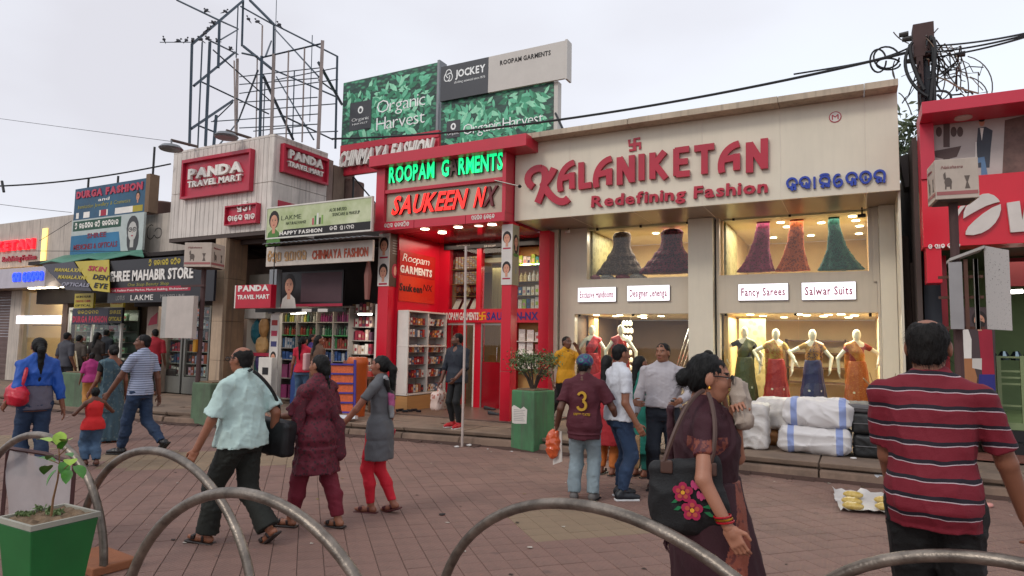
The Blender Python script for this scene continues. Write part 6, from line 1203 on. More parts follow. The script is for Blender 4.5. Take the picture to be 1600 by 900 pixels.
q = MB(); a = at(318, 440, y=8.3); 
for z in (a[2] - .1, a[2] - .9): q.box(A_0[0] + .2, a[0] + .1, 8.24, 8.27, z, z + .04, mat('rust_pole', '#4a3230'))
q.build('bracket', t)
q = MB(); a = at(303, 540, y=8.2); q.box(a[0] - .04, a[0] + .04, 8.2, 8.26, a[2] - .12, a[2] + .12, mat('brass', '#b8862e', metal=.7, rough=.4)); q.build('meter_box', label='small brass coloured meter box on the left rusty pole', cat='meter', bevel=.008)
# ============================================================ red shop at the right edge
RR = mat('glossy_red', '#d0142c', rough=.3, var=.05); RB = mat('beam_red', '#c4263e', rough=.35, var=.06, dirt=.08)
s3 = thing('footwear_shop', 'bright red shop at the right edge with white swoosh logo and suited man print', 'shop', (2, 10.2, .2))
yR = 10.2; rx = lambda px, py, y=yR: at(px, py, y=y)[0]; rz = lambda px, py, y=yR: at(px, py, y=y)[2]
X0 = rx(1440, 300); XE = 4.6; zT = rz(1440, 176); zbm = rz(1445, 196); zmid = rz(1462, 268) ; zlo = rz(1500, 384)
zmid = rz(1500, 276)
q = MB(); q.box(X0, XE, 9.75, 10.6, zT - .16, zT, RB); q.build('top_beam', s3, bevel=.006)
q = MB(); q.box(X0, X0 + .16, yR - .03, 10.6, zmid, zT - .162, RB); q.build('upright', s3, bevel=.004)
q = MB(); q.box(X0 + .162, XE, yR + .12, yR + .16, zmid, zT - .162, mat('photo_sky', '#b3a8a2', rough=.4)); q.build('print_panel', s3)
q = MB(); q.box(X0, XE, yR, 10.6, zlo, zmid - .003, RR); q.build('logo_panel', s3, bevel=.004)
lg = rz(1455, 442); q = MB(); q.box(X0 + .03, X0 + .2, yR + .02, 10.55, lg, zlo - .003, RR); q.build('leg', s3, bevel=.004)
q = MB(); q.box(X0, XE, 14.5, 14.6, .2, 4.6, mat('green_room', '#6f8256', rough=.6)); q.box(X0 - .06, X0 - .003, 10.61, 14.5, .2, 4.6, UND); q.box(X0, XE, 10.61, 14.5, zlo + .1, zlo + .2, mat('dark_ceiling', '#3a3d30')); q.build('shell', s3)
q = MB(); q.box(X0 + .05, rx(1482, 500, 11.2), 11.2, 11.3, .2, zlo, RR); q.build('red_wall', s3)
q = MB(); q.box(rx(1574, 420, 12.5), XE, 12.5, 12.6, rz(1590, 447, 12.5), zlo + .08, mat('maroon_band', '#7c1524')); q.build('inner_band', s3)
fR = frY(yR); q = MB(); WHL = mat('white_logo', '#cfc6be', rough=.4)
def sw(pts): return [(rx(*p), rz(*p)) for p in pts]
for k_, pp_ in enumerate(([(1504.4, 342.3), (1505.2, 332.7), (1508.4, 324.0), (1515.4, 316.6), (1525.7, 308.6), (1534.5, 304.2), (1543.3, 303.4), (1552.1, 306.4), (1558.7, 312.2), (1561.2, 316.3), (1552.1, 318.4), (1540.3, 322.5), (1528.6, 328.4), (1515.4, 335.7)], [(1508.1, 367.6), (1508.4, 362.1), (1512.5, 354.7), (1521.3, 345.9), (1534.5, 334.9), (1549.1, 325.4), (1562.6, 319.9), (1562.9, 328.4), (1560.1, 338.6), (1554.3, 348.9), (1544.7, 358.4), (1533.0, 365.0), (1519.8, 368.2)], [(1508.4, 321.8), (1500.0, 323.2), (1494.2, 331.3), (1490.5, 338.6), (1488.8, 348.9), (1489.8, 356.2), (1493.4, 361.3), (1497.6, 363.8), (1494.6, 356.2), (1494.2, 345.9), (1497.1, 337.1), (1503.0, 328.4)])): q.prism(fR, sw(pp_), .004, .05, WHL)
q.build('swoosh_logo', label='white swoosh logo', parent=s3)
q = MB(); q.prism(fR, sw([(1572, 318), (1592, 315), (1596, 345), (1602, 314), (1625, 311), (1604, 362), (1578, 364)]), .004, .05, WHL); q.build('white_letter', s3)
odia(['ta', ' ', 'sa', 'aa', 'ra', ' ', 'ka', 'ma', 'ta'], fR, rx(1451, 388), rz(1451, 389), rx(1501, 386) - rx(1451, 388), .06, WHT, s3, pen=.18, d=.002, z=.001)
# the printed photo: fountain, suited man with case, brick pier
fQ = frY(yR + .12); qx = lambda px, py: rx(px, py, yR + .12); qz = lambda px, py: rz(px, py, yR + .12)
def poly(q, pts, m, z): q.prism(fQ, [(qx(*p), qz(*p)) for p in pts], z, z + .0012, m)
q = MB(); FN = mat('fountain_print', '#5c4a46'); SU = mat('suit_print', '#3d424c'); BKP = mat('brick_print', '#6b5048', bump=0, var=.3, scale=12); CA = mat('case_print', '#5a7a9c')
poly(q, [(1459, 236), (1502, 228), (1495, 245), (1484, 248), (1486, 262), (1472, 262), (1474, 248), (1462, 246)], FN, .001)
for x in (1467, 1490, 1500): oval(q, fQ, qx(x, 205), qz(x, 206), .035, .07, FN, .001)
poly(q, [(1474, 190), (1484, 190), (1484, 230), (1474, 230)], FN, .0025)
poly(q, [(1528, 200), (1540, 198), (1551, 204), (1548, 232), (1546, 262), (1528, 262), (1526, 225)], SU, .001); poly(q, [(1531, 200), (1537, 200), (1534, 220)], WHT, .003)
oval(q, fQ, qx(1534, 191), qz(1534, 191), .032, .055, SKINP, .002); oval(q, fQ, qx(1534, 187), qz(1534, 187), .034, .03, HAIRP, .004)
poly(q, [(1524, 222), (1526, 222), (1526, 250), (1524, 250)], WHT, .004); poly(q, [(1508, 250), (1538, 245), (1545, 284), (1533, 286), (1533, 254), (1508, 258)], CA, .005)
poly(q, [(1570, 188), (1602, 180), (1640, 175), (1640, 268), (1566, 274)], BKP, .001)
q.build('photo_print', s3)
q = MB(); p = at(1505, 183, z=zT - .161); q.lathe((p[0], p[1], zT - .18), [(.1, 0), (.1, .019)], mat('dull_lamp', '#c8b4a8'), 14); q.build('beam_lamp', s3)
q = MB(); a, b = at(1580, 456, y=12), at(1598, 455, y=12); q.tube([a, b], .03, mat('tube_light', '#fff8e8')); q.build('tube_light', s3); lamp((2.6, 12.2, 3.0), 12, (1.5, 1), (.85, 1, .75))
# life-size printed standee, green gate, dark steps
t = thing('standee', 'life-size printed board of a bearded man in a red waistcoat beside the green gate', 'standee', tuple(at(1525, 690, z=.25))); y = 11.0; f = frY(y); ax_ = lambda px, py: (at(px, py, y=y)[0], at(px, py, y=y)[2])
def pg(q, pts, m, z): q.prism(f, [ax_(*p) for p in pts], z, z + .0015, m)
q = MB(); q.prism(f, [ax_(1494, 690), ax_(1558, 690), ax_(1554, 480), ax_(1494, 480)], -.02, 0, mat('standee_back', '#4a3a3c')); q.build('sheet', t)
q = MB(); pg(q, [(1528, 512), (1550, 516), (1554, 585), (1535, 588)], mat('waistcoat_print', '#a31a34'), .001); pg(q, [(1530, 585), (1554, 585), (1556, 616), (1528, 612)], NAVY, .002); pg(q, [(1540, 616), (1555, 616), (1557, 690), (1545, 690)], mat('sock_print', '#a8888c'), .001)
pg(q, [(1496, 520), (1512, 512), (1518, 530), (1518, 560), (1496, 560)], WHT, .001); pg(q, [(1496, 560), (1518, 560), (1527, 590), (1524, 612), (1508, 605), (1496, 590)], mat('sack_print', '#a87048'), .003); pg(q, [(1519, 560), (1534, 560), (1534, 578), (1519, 575)], PAPER, .004)
c = ax_(1530, 500); face_print(q, f, c[0], c[1], .2, z=.004); oval(q, f, c[0], c[1] - .06, .06, .05, HAIRP, .0092); q.build('print', t)
t = thing('green_gate', 'pale green metal rail gate standing open on the dark steps', 'gate', (2.4, 11.6, .6)); GM = mat('pale_green_paint', '#8a9a6c', rough=.5); y = 11.6
for px in (1560, 1597, 1640): a = at(px, 560, y=y); q = MB(); q.box(a[0] - .025, a[0] + .025, y, y + .05, .62, rz(px, 556, y), GM); q.build('post', t)
a, b = at(1560, 560, y=y)[0], at(1640, 560, y=y)[0]
for py in (558, 580, 590, 600, 634): q = MB(); z = rz(1580, py, y); q.box(a + .026, b - .026, y + .01, y + .035, z - .015, z + .012, GM); q.build('rail', t)
q = MB(); a = at(1541, 650, y=11.3)[0]; q.box(a, XE, 11.3, 12, .2, .36, DARK); q.box(a + .02, XE, 11.5, 12, .362, .52, DARK); q.box(a, XE, 11.55, 14, .522, .62, GM); q.box(a - 1.0, XE, 10.6, 11.29, .196, .215, mat('red_earth_floor', '#7a4a3e', rough=.8)); q.build('step', s3)
q = MB(); p = at(1578, 553, y=13); 
for i in range(6): q.lathe((p[0] - .4 + .16 * i, 13, p[2] - .1), [(.07, 0), (.09, .05), (.04, .14)], mat('steel_ware', '#5a6078', metal=.9, rough=.2), 10)
q.build('steel_ware', label='row of small dark metal ware on a shelf inside the red shop', cat='ware', kind='stuff')
# lantern on its pole and the open sign box
lantern('cream box lantern sign on the brown pole in front of the red shop', at(1489, 316, y=8.6), .4, .4, .44, .1, (-.0, 0))
t = thing('open_sign_box', 'open rusted sign box with peeling white side, fixed to the right brown pole', 'sign box', tuple(at(1530, 515, y=8.4))); y = 8.4; a, b = at(1488, 514, y=y), at(1543, 388, y=y); RU2 = mat('rust_frame', '#5a3a2e', rough=.8, dirt=.3); PWH = mat('peeled_white', '#a8a49e')
SPK = pattern('speckled_peel', '#b3aeaa', '#5f5c5a', scale=60, thr=.33, kind='noise', rough=.8)
q = MB(); c0, c1 = at(1543, 512, y=y)[0], at(1574, 512, y=y)[0]; q.hexa([(c0, y, a[2]), (c1, y - .25, a[2] - .02), (c1, y - .23, a[2] - .02), (c0, y + .02, a[2]), (c0, y, b[2] + .03), (c1, y - .25, b[2] - .06), (c1, y - .23, b[2] - .06), (c0, y + .02, b[2] + .03)], SPK); q.build('peeling_side', t)
q = MB(); q.hexa([(a[0], y, b[2] - .12), (c0 - .002, y - .03, b[2] + .0), (c0 - .002, y + .3, b[2]), (a[0], y + .3, b[2] - .12), (a[0], y, b[2] - .09), (c0 - .002, y - .03, b[2] + .03), (c0 - .002, y + .3, b[2] + .03), (a[0], y + .3, b[2] - .09)], PWH); q.build('top', t)
q = MB(); q.box(a[0] - .01, a[0] + .11, y + .02, y + .04, a[2], b[2] - .13, mat('lilac_sheet', '#8f8c8c', rough=.5)); q.build('back_sheet', t)
for x in (a[0] + .13, a[0] + .22, c0 - .09): q = MB(); q.box(x, x + .035, y + .05, y + .1, a[2], b[2] - .1, RU2 if x < a[0] + .2 else PWH); q.build('strut', t)
for z in (a[2], a[2] + .33, b[2] - .3): q = MB(); q.box(a[0] - .1, c0 - .003, y + .11, y + .14, z, z + .03, RU2); q.build('cross_bar', t)
# ------------------------------------------------ dark strip between the shops, tree, utility pole and wires
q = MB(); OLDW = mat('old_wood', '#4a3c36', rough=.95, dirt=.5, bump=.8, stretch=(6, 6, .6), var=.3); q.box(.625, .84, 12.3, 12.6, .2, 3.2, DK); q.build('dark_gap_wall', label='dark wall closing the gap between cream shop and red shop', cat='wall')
for i, (px, w_, h_, l) in enumerate(((1417, .09, 3.3, 'weathered post against the right side of the cream shop'), (1431, .07, 2.9, 'second weathered post, next to the red shop leg'))): a = at(px, 500, y=11.3); q = MB(); q.tube([(a[0], 11.3, .2), (a[0] + .02, 11.32, 1.6), (a[0] - .01, 11.3, h_)], [w_, w_ * .92, w_ * .8], OLDW, 7); q.build('old_post', label=l, cat='post', smooth='auto')
q = MB(); a, b = at(1410, 293, y=11.4), at(1437, 236, y=11.4); q.hexa([(a[0] + .04, 11.4, a[2]), (b[0], 11.4, a[2] + .03), (b[0], 11.8, a[2] + .03), (a[0] + .04, 11.8, a[2]), (a[0] - .03, 11.4, b[2] - .05), (b[0] + .0, 11.4, b[2]), (b[0], 11.8, b[2]), (a[0] - .03, 11.8, b[2] - .05)], mat('grey_cabinet', '#6b6260', rough=.6, dirt=.3)); q.build('junction_cabinet', label='grey tilted cable cabinet high between the cream shop and the red shop', cat='cabinet')
LEAFM = mat('tree_leaf', '#3a4a30', rough=.6, var=.4, scale=5); BARK = mat('bark', '#463a30', rough=.9, bump=.6)
def leafcloud(c, r, n, size, m, seed, name='crown', parent=None, kind=None):
 g_ = np.random.default_rng(seed); q = MB(); cl = g_.normal(size=(max(5, n // 60), 3)); cl = cl / np.linalg.norm(cl, axis=1)[:, None] * g_.uniform(.2, 1, (len(cl), 1)) ** .5 * np.array(r)
 for i in range(n):
  p = np.array(c) + cl[g_.integers(len(cl))] + g_.normal(size=3) * np.array(r) * .2; u = unit(g_.normal(size=3)); v = unit(np.cross(u, g_.normal(size=3))); s = size * g_.uniform(.6, 1.2); nn = np.cross(u, v) * s * .12
  q.add([p - u * s, p + v * s * .35 + nn, p + u * s, p - v * s * .35 + nn], [(0, 1, 2, 3)], m[g_.integers(len(m))])
 return q.build(name, parent, kind=kind)
tr = thing('tree', 'dark leafy tree behind the gap between cream shop and red shop', 'tree', (1.2, 15, 0)); q = MB(); q.tube([(1.3, 15, 0), (1.2, 15, 3), (1.1, 15.1, 5.2)], [.16, .12, .06], BARK, 8); q.tube([(1.2, 15, 3), (1.7, 15, 4.6)], [.07, .03], BARK, 6); q.tube([(1.2, 15, 3.3), (.7, 15, 4.8)], [.06, .02], BARK, 6); q.build('trunk', tr)
c = at(1426, 212, y=15); leafcloud((c[0], 15, c[2] - .35), (.55, .6, .75), 900, .09, [LEAFM, mat('tree_leaf_b', '#566044', rough=.6, var=.3)], 3, parent=tr, kind='stuff')
up = thing('utility_pole', 'dark concrete utility pole wrapped in thick cables behind the red beam', 'utility pole', (.98, 11, .2)); CPO = mat('pole_brown', '#4d3a38', rough=.85, dirt=.3); ppx = lambda px, py: at(px, py, y=11)
a = ppx(1446, 175); tp = ppx(1441, 42); q = MB(); q.hexa([(a[0] - .12, 10.9, .2), (a[0] + .12, 10.9, .2), (a[0] + .12, 11.15, .2), (a[0] - .12, 11.15, .2), (tp[0] - .07, 10.92, tp[2] - .5), (tp[0] + .07, 10.92, tp[2] - .5), (tp[0] + .07, 11.1, tp[2] - .5), (tp[0] - .07, 11.1, tp[2] - .5)], mat('pole_dark', '#2f333a', rough=.8)); q.build('shaft', up)
q = MB(); q.box(tp[0] - .13, tp[0] + .13, 10.85, 11.15, tp[2] - .5, tp[2], CPO); q.build('cap_box', up, bevel=.01)
q = MB(); q.box(a[0] - .1, a[0] - .02, 10.84, 10.9, 4.2, tp[2] - .5, CPO); q.build('conduit', up)
CAB = mat('cable_black', '#1b1d20', rough=.6); 
for pts, r_ in (([(1424, 75), (1406, 100), (1408, 125), (1430, 150), (1448, 158)], .028), ([(1421, 78), (1418, 95), (1428, 120), (1442, 148)], .035), ([(1455, 68), (1462, 90), (1455, 120), (1452, 165)], .04), ([(1452, 65), (1458, 95), (1458, 170)], .03), ([(1460, 150), (1480, 148), (1490, 155), (1478, 172)], .02), ([(1462, 155), (1475, 165), (1462, 172)], .02), ([(1436, 155), (1434, 165), (1442, 175)], .022)):
 pp = bez(*pts, n=14); q = MB(); q.tube([ppx(*p) - np.array([0, .2, 0]) for p in pp], r_ * .8, CAB, 6); q.build('cable', up)
def wire(name, lab, pts, ys, r_=.014, m=CAB, grp=None, n=16, cat='cable'):
 pp = bez(*pts, n=n); q = MB(); q.tube([at(p[0], p[1], y=ys[0] + (ys[1] - ys[0]) * i / n) for i, p in enumerate(pp)], r_, m, 5); q.build(name, label=lab, cat=cat, group=grp)
q = MB()
for pts in ([(1465, 75), (1480, 95), (1480, 130), (1470, 150)], [(1490, 85), (1505, 110), (1500, 140)], [(1500, 85), (1520, 130), (1510, 160)], [(1512, 88), (1545, 95), (1560, 130), (1545, 160)], [(1515, 120), (1550, 130), (1550, 165), (1525, 155)], [(1462, 80), (1475, 110), (1490, 130), (1505, 145)], [(1470, 75), (1485, 90), (1495, 84)], [(1395, 110), (1398, 120), (1400, 135)], [(1404, 145), (1415, 150), (1425, 180)], [(1396, 50), (1404, 62), (1420, 68)], [(1455, 58), (1460, 50), (1466, 44)], [(1500, 145), (1510, 150), (1512, 165)], [(1465, 130), (1480, 120), (1500, 118)], [(1400, 125), (1390, 115), (1398, 95)]):
 q.tube([ppx(*p) for p in bez(*pts, n=9)], .008, mat('wire_grey', '#5a5350', rough=.7), 4)
q.build('loose_wires', up, kind='stuff')
for k_ in range(22):
 x_, y_ = random.uniform(1440, 1500), random.uniform(55, 110); u_ = random.uniform(-30, 60); pp_ = [ppx(*p) + np.array([0, random.uniform(-.3, .3), 0]) for p in bez((1445, random.uniform(60, 100)), (x_, y_ - 10), (x_ + u_, y_ + 40), (random.uniform(1405, 1545), random.uniform(100, 165)), n=9)]
 q = MB(); q.tube(pp_, random.choice((.006, .009, .013)), random.choice((CAB, mat('wire_grey', '#5a5350'), mat('wire_tan', '#8c7a68'))), 4); q.build('service_wire', up)
for k, (x, y) in enumerate(((1412, 54), (1417, 61), (1448, 52), (1500, 85), (1428, 88), (1424, 95))): p = ppx(x, y); q = MB(); q.tube([p - [.06, 0, 0], p + [.06, 0, 0]], [.035, .045], mat('insulator', '#3a3836', rough=.4), 8); q.build('insulator', up)
for i, (cx, cy, rx_, ry_) in enumerate(((1385, 90, 32, 17), (1372, 95, 20, 18), (1388, 100, 30, 9))):
 q = MB(); q.tube([ppx(*p) for p in arcp(cx, cy, rx_ * .62, ry_, 0, 340, 18)], .014, CAB, 5); q.build('cable_coil', up)
wire('overhead_cable', 'thick twisted cable sagging across the whole row of roofs', [(1425, 80), (1330, 105), (1020, 175), (760, 212), (518, 217)], (10.9, 10.6), .022, n=24)
wire('overhead_cable', 'second twisted strand beside the thick sagging cable near the utility pole', [(1425, 72), (1385, 95), (1320, 103), (1240, 116)], (10.9, 10.9), .014)
for i, (p, q_, l) in enumerate((((1455, 72), (1620, 48), 'upper cable running off to the right of the utility pole'), ((1455, 82), (1620, 50), 'middle cable running off to the right of the utility pole'), ((1458, 90), (1620, 52), 'lower cable running off to the right of the utility pole'))):
 wire('overhead_cable', l, [p, ((p[0] + q_[0]) / 2, (p[1] + q_[1]) / 2 + 8), q_], (11, 9), .013)
wire('overhead_cable', 'dark twisted cable from the left edge to the white ribbed box', [(-10, 291), (90, 288), (180, 274), (267, 256)], (8, 10.2), .02)
wire('thin_wire', 'thin wire rising from the left edge to the first flood lamp', [(-10, 184), (130, 203), (268, 221)], (9, 9.6), .006)
wire('thin_wire', 'thin wire crossing low over the pale upper wall at far left', [(-10, 392), (60, 392), (230, 393)], (10.2, 10.6), .008)
wire('thin_wire', 'thin wire just above the pale upper wall at far left', [(-10, 318), (50, 326), (112, 332)], (10, 10.8), .008)
wire('thin_wire', 'thin loose wire hanging diagonally beside the yellow light strip', [(62, 376), (85, 362), (112, 345)], (10.4, 10.7), .008)
q = MB(); q.tube([at(3, 283, y=8), at(6, 300, y=8)], .03, DARK); q.build('wire_clamp', label='small dark wire clamp at the far left edge', cat='clamp')
# ============================================================ street furniture and goods
PIPE = mat('worn_pipe', '#82786e', rough=.38, metal=.7, var=.55, scale=9, dirt=.6, bump=.3, bscale=60)
HP = [((-5.432, 2.785), .029, .844, .871, 'arched steel pipe hoop at far left framing the grey mesh panel'), ((-4.061, 2.812), -.141, 1.127, .869, 'second arched pipe hoop from the left, rising out of the front green planter'), ((-2.534, 2.212), -.008, .924, .895, 'third arched pipe hoop, crossing in front of the second'),
      ((-1.026, 2.844), -.305, 1.146, .89, 'fourth arched pipe hoop, in front of the woman in the maroon saree'), ((.523, 3.236), -.23, .956, .804, 'arched pipe hoop at the right edge in front of the striped shirt man')]
for (cx, cy), ph, a, h, l in HP:
 q = MB(); n = 36; q.tube([(cx + a * math.cos(t) * math.cos(ph), cy + a * math.cos(t) * math.sin(ph), h * math.sin(t) ** .96 if 0 < t < math.pi else -.02) for t in np.linspace(0, math.pi, n)], .0265, PIPE, 12); q.build('pipe_hoop', label=l, cat='hoop', group='arched pipe hoops of the front railing', smooth='auto')
GPL = mat('green_paint', '#17662e', rough=.5, var=.16, scale=3, dirt=.14); GPL2 = streak(mat('old_green_paint', '#5c7358', rough=.85, var=.3, scale=2, dirt=.6, bump=.4)); RIM = mat('pale_rim', '#9a978a', rough=.6, dirt=.3); SOIL = mat('soil', '#75604a', rough=1, bump=1, bscale=40, var=.3, scale=12)
pt = thing('front_planter', 'tapered bright green planter with pale rim at the lower left corner', 'planter', (-4.0, 2.0, 0)); zr = .58
c4 = [at(48, 823, z=zr), at(158, 799, z=zr), at(103, 786, z=zr)]; c4 = [c4[0], c4[1], c4[2], c4[0] + (c4[2] - c4[1])]; cen = sum(c4) / 4
def ring(s, z, d=0): return [np.array([cen[0] + (p[0] - cen[0]) * s, cen[1] + (p[1] - cen[1]) * s, z]) for p in c4]
q = MB(); bt_, tp_ = ring(.66, 0), ring(.965, zr - .03); q.hexa([*bt_, *tp_], GPL); q.build('box', pt, bevel=.008)
q = MB(); o, i_ = ring(1.0, zr - .028), ring(.9, zr - .028); O, I_ = ring(1.0, zr), ring(.9, zr)
for k in range(4): j = (k + 1) % 4; q.hexa([o[k], o[j], i_[j], i_[k], O[k], O[j], I_[j], I_[k]], RIM)
q.build('rim', pt)
ss = ring(.9, zr - .012); q = MB(); n = 10; V_ = []; r = random.Random(3)
for i in range(n + 1):
 for j in range(n + 1): p = (ss[0] * (1 - i / n) + ss[1] * (i / n)) * (1 - j / n) + (ss[3] * (1 - i / n) + ss[2] * (i / n)) * (j / n); V_.append((p[0], p[1], p[2] + r.uniform(-.012, .012)))
q.add(V_, [(i * (n + 1) + j, (i + 1) * (n + 1) + j, (i + 1) * (n + 1) + j + 1, i * (n + 1) + j + 1) for i in range(n) for j in range(n)], SOIL); q.build('soil', pt)
WEED = mat('weed_green', '#56683a', rough=.7, var=.3); leafcloud((cen[0] - .08, cen[1] - .02, zr + .005), (.13, .1, .012), 160, .02, [WEED], 8, 'weeds', pt, 'stuff')
sp = thing('sapling', 'young broad leaved sapling in the front green planter', 'plant', tuple(at(80, 805, z=zr))); b0 = at(80, 806, z=zr); D0 = b0[1]; sx = lambda px, py, dy=0: at(px, py, y=D0 + dy)
q = MB(); q.tube([b0, sx(83, 780), sx(90, 750), sx(93, 725), sx(92, 700)], [.007, .006, .005, .004, .003], mat('sapling_stem', '#7a5a3c', rough=.8), 6)
for a_, b_ in (((92, 740), (112, 722)), ((93, 725), (78, 718)), ((92, 712), (105, 700))): q.tube([sx(*a_), sx(*b_)], .003, mat('sapling_stem', '#7a5a3c'), 5)
q.build('stem', sp)
LG = [mat('fresh_leaf', '#3c7a1c', rough=.4, var=.35, scale=18), mat('yellow_leaf', '#86a62c', rough=.4, var=.3, scale=18)]
def leaf(parent, base, d, L_, w_, m, droop=.25, name='leaf'):
 d = unit(d); s = unit(np.cross(d, (0, 0, 1)) + 1e-6); up = np.cross(s, d); V_, F_ = [], []
 for i in range(6):
  t = i / 5; c = base + d * L_ * t + up * (-droop * L_ * t * t); wd = w_ * math.sin(math.pi * min(1, (t * .88 + .12))) ** .8
  V_ += [c - s * wd + up * wd * .3, c, c + s * wd + up * wd * .3]
 for i in range(5):
  for k in (0, 1): F_.append((i * 3 + k, i * 3 + k + 1, i * 3 + k + 4, i * 3 + k + 3))
 q = MB(); q.add(V_, F_, m); return q.build(name, parent, smooth=True)
r = random.Random(11)
for px, py, dx, dz, k in ((78, 690, -1, .3, 1), (100, 690, 1, .5, 1), (95, 702, .3, .8, 0), (85, 712, -.8, -.1, 0), (75, 728, -1, -.5, 0), (88, 735, -.3, -1, 0), (110, 718, 1, -.1, 1), (118, 728, 1, -.6, 0), (98, 722, .4, -.5, 0), (92, 695, -.5, .8, 1), (106, 735, .8, -.8, 0), (84, 722, -.7, .4, 0), (100, 710, .9, .1, 0)):
 leaf(sp, sx(px, py, r.uniform(-.05, .05)), np.array([dx, r.uniform(-.8, .3), dz]), r.uniform(.07, .11), r.uniform(.028, .04), LG[k])
mp_ = thing('mesh_panel', 'grey mesh panel in a maroon frame standing under the far left hoop', 'panel', (-5.4, 2.8, .1)); MF = mat('maroon_frame', '#43201f', rough=.6, dirt=.2); yM = 2.86; mx_ = lambda px, py: at(px, py, y=yM)
for a_, b_ in (((13, 699), (3, 812)), ((117, 722), (111, 800)), ((13, 700), (72, 709)), ((72, 709), (117, 724)), ((3, 840), (110, 838))): q = MB(); q.tube([mx_(*a_), mx_(*b_)], .016, MF, 4); q.build('frame_bar', mp_)
mm_ = glass_mat('mesh_sheet'); mm_ = mat('mesh_grey', '#a39c9c', rough=.8); mm_.node_tree.nodes['Principled BSDF'].inputs['Alpha'].default_value = .82
q = MB(); n8 = 8; A4 = [mx_(7, 838), mx_(109, 836), mx_(114, 724), mx_(15, 703)]; V_ = [(A4[0] * (1 - i / n8) + A4[1] * i / n8) * (1 - j / n8) + (A4[3] * (1 - i / n8) + A4[2] * i / n8) * j / n8 + np.array([0, .02 * math.sin(i * 1.3 + j * .8), 0]) for i in range(n8 + 1) for j in range(n8 + 1)]
q.add(V_, [(i * 9 + j, (i + 1) * 9 + j, (i + 1) * 9 + j + 1, i * 9 + j + 1) for i in range(n8) for j in range(n8)], mm_); q.build('mesh_sheet', mp_, smooth=True)
q = MB(); p = at(165, 872, z=.05); q.box(p[0] - .3, p[0] + .2, p[1] - .17, p[1] + .13, 0, .06, mat('orange_plinth', '#8c5638', rough=.9, dirt=.3, bump=.5), rz=-.1); q.build('hoop_plinth', label='rust orange concrete plinth at the foot of the far left hoop', cat='plinth', bevel=.01)
# concrete planters along the kerb
def kerb_planter(lab, c, w_, d, h, rz_, m, name='concrete_planter', soil=True):
 t = thing(name, lab, 'planter', c, rz=rz_); q = MB(); q.box(-w_ / 2, w_ / 2, -d / 2, d / 2, 0, h, m); q.build('box', t, local=True, bevel=.02)
 q = MB(); q.box(-w_ / 2 + .06, w_ / 2 - .06, -d / 2 + .06, d / 2 - .06, h + .001, h + .02, SOIL); q.build('soil', t, local=True); return t
p = at(296, 664, z=0); kerb_planter('old green concrete planter at the foot of the left rusty pole', (p[0] + .22, p[1] + .42, 0), .62, .72, .78, -.12, GPL2)
p = at(110, 645, z=0); kerb_planter('wide green concrete planter behind the little girl', (p[0] - .1, p[1] + .4, 0), 1.05, .6, .82, 0, GPL2)
p = at(10, 632, z=.2); kerb_planter('low mossy concrete block at the far left edge', (p[0], 8.9, .2), 1.4, .5, .42, 0, GPL2)
p = at(822, 706, z=0); pc = (p[0] - .04, p[1] + .3, 0)
GT = streak(mat('tall_planter_green', '#457a50', rough=.7, var=.25, scale=2, dirt=.6)); pz = kerb_planter('tall green concrete planter with torn notice and white flowered bush', pc, .46, .5, .9, -.25, GT, name='tall_planter')
q = MB(); f_ = Fr((-.23, -.252, 0)); q.prism(f_, [(.03, .4), (.08, .39), (.32, .41), (.33, .62), (.26, .66), (.2, .62), (.06, .67), (.02, .64)], .001, .003, PAPER)
for k in range(7): q.prism(f_, [(.06, .44 + .026 * k), (.29 - .02 * (k % 3), .445 + .026 * k), (.29 - .02 * (k % 3), .452 + .026 * k), (.06, .448 + .026 * k)], .0035, .0042, PGREY)
q.build('torn_notice', pz, local=True)
bs = thing('flowering_bush', 'small woody bush with white blossoms in the tall green planter', 'bush', (pc[0], pc[1], .9)); q = MB(); r = random.Random(5)
for i in range(9): a = r.uniform(0, 6.3); q.tube([(pc[0] + .02 * math.cos(a), pc[1] + .02 * math.sin(a), .9), (pc[0] + .1 * math.cos(a), pc[1] + .1 * math.sin(a), 1.08), (pc[0] + .28 * math.cos(a), pc[1] + .28 * math.sin(a), 1.25 + r.uniform(0, .12))], [.02, .014, .006], BARK, 5)
q.build('stem', bs); leafcloud((pc[0], pc[1], 1.3), (.36, .34, .2), 1500, .03, [mat('bush_leaf', '#4c6636', rough=.5, var=.4, scale=14), mat('bush_leaf_b', '#7c8a5a', rough=.5, var=.3), mat('bush_leaf_c', '#33481f', rough=.5)], 6, 'foliage', bs, 'stuff'); leafcloud((pc[0], pc[1] - .05, 1.38), (.36, .34, .18), 90, .016, [mat('blossom', '#c8c8b8')], 9, 'blossom', bs, 'stuff')
q = MB(); a_, b_ = at(728, 385, y=8.95), at(722, 698, z=0); q.tube([b_, (a_ + b_) / 2 + [.01, 0, 0], a_], .02, mat('flaking_white', '#b8a8a0', rough=.7, dirt=.35), 10); q.build('white_pole', label='thin flaking white pole at the kerb before the dark shirted man', cat='pole', smooth='auto')
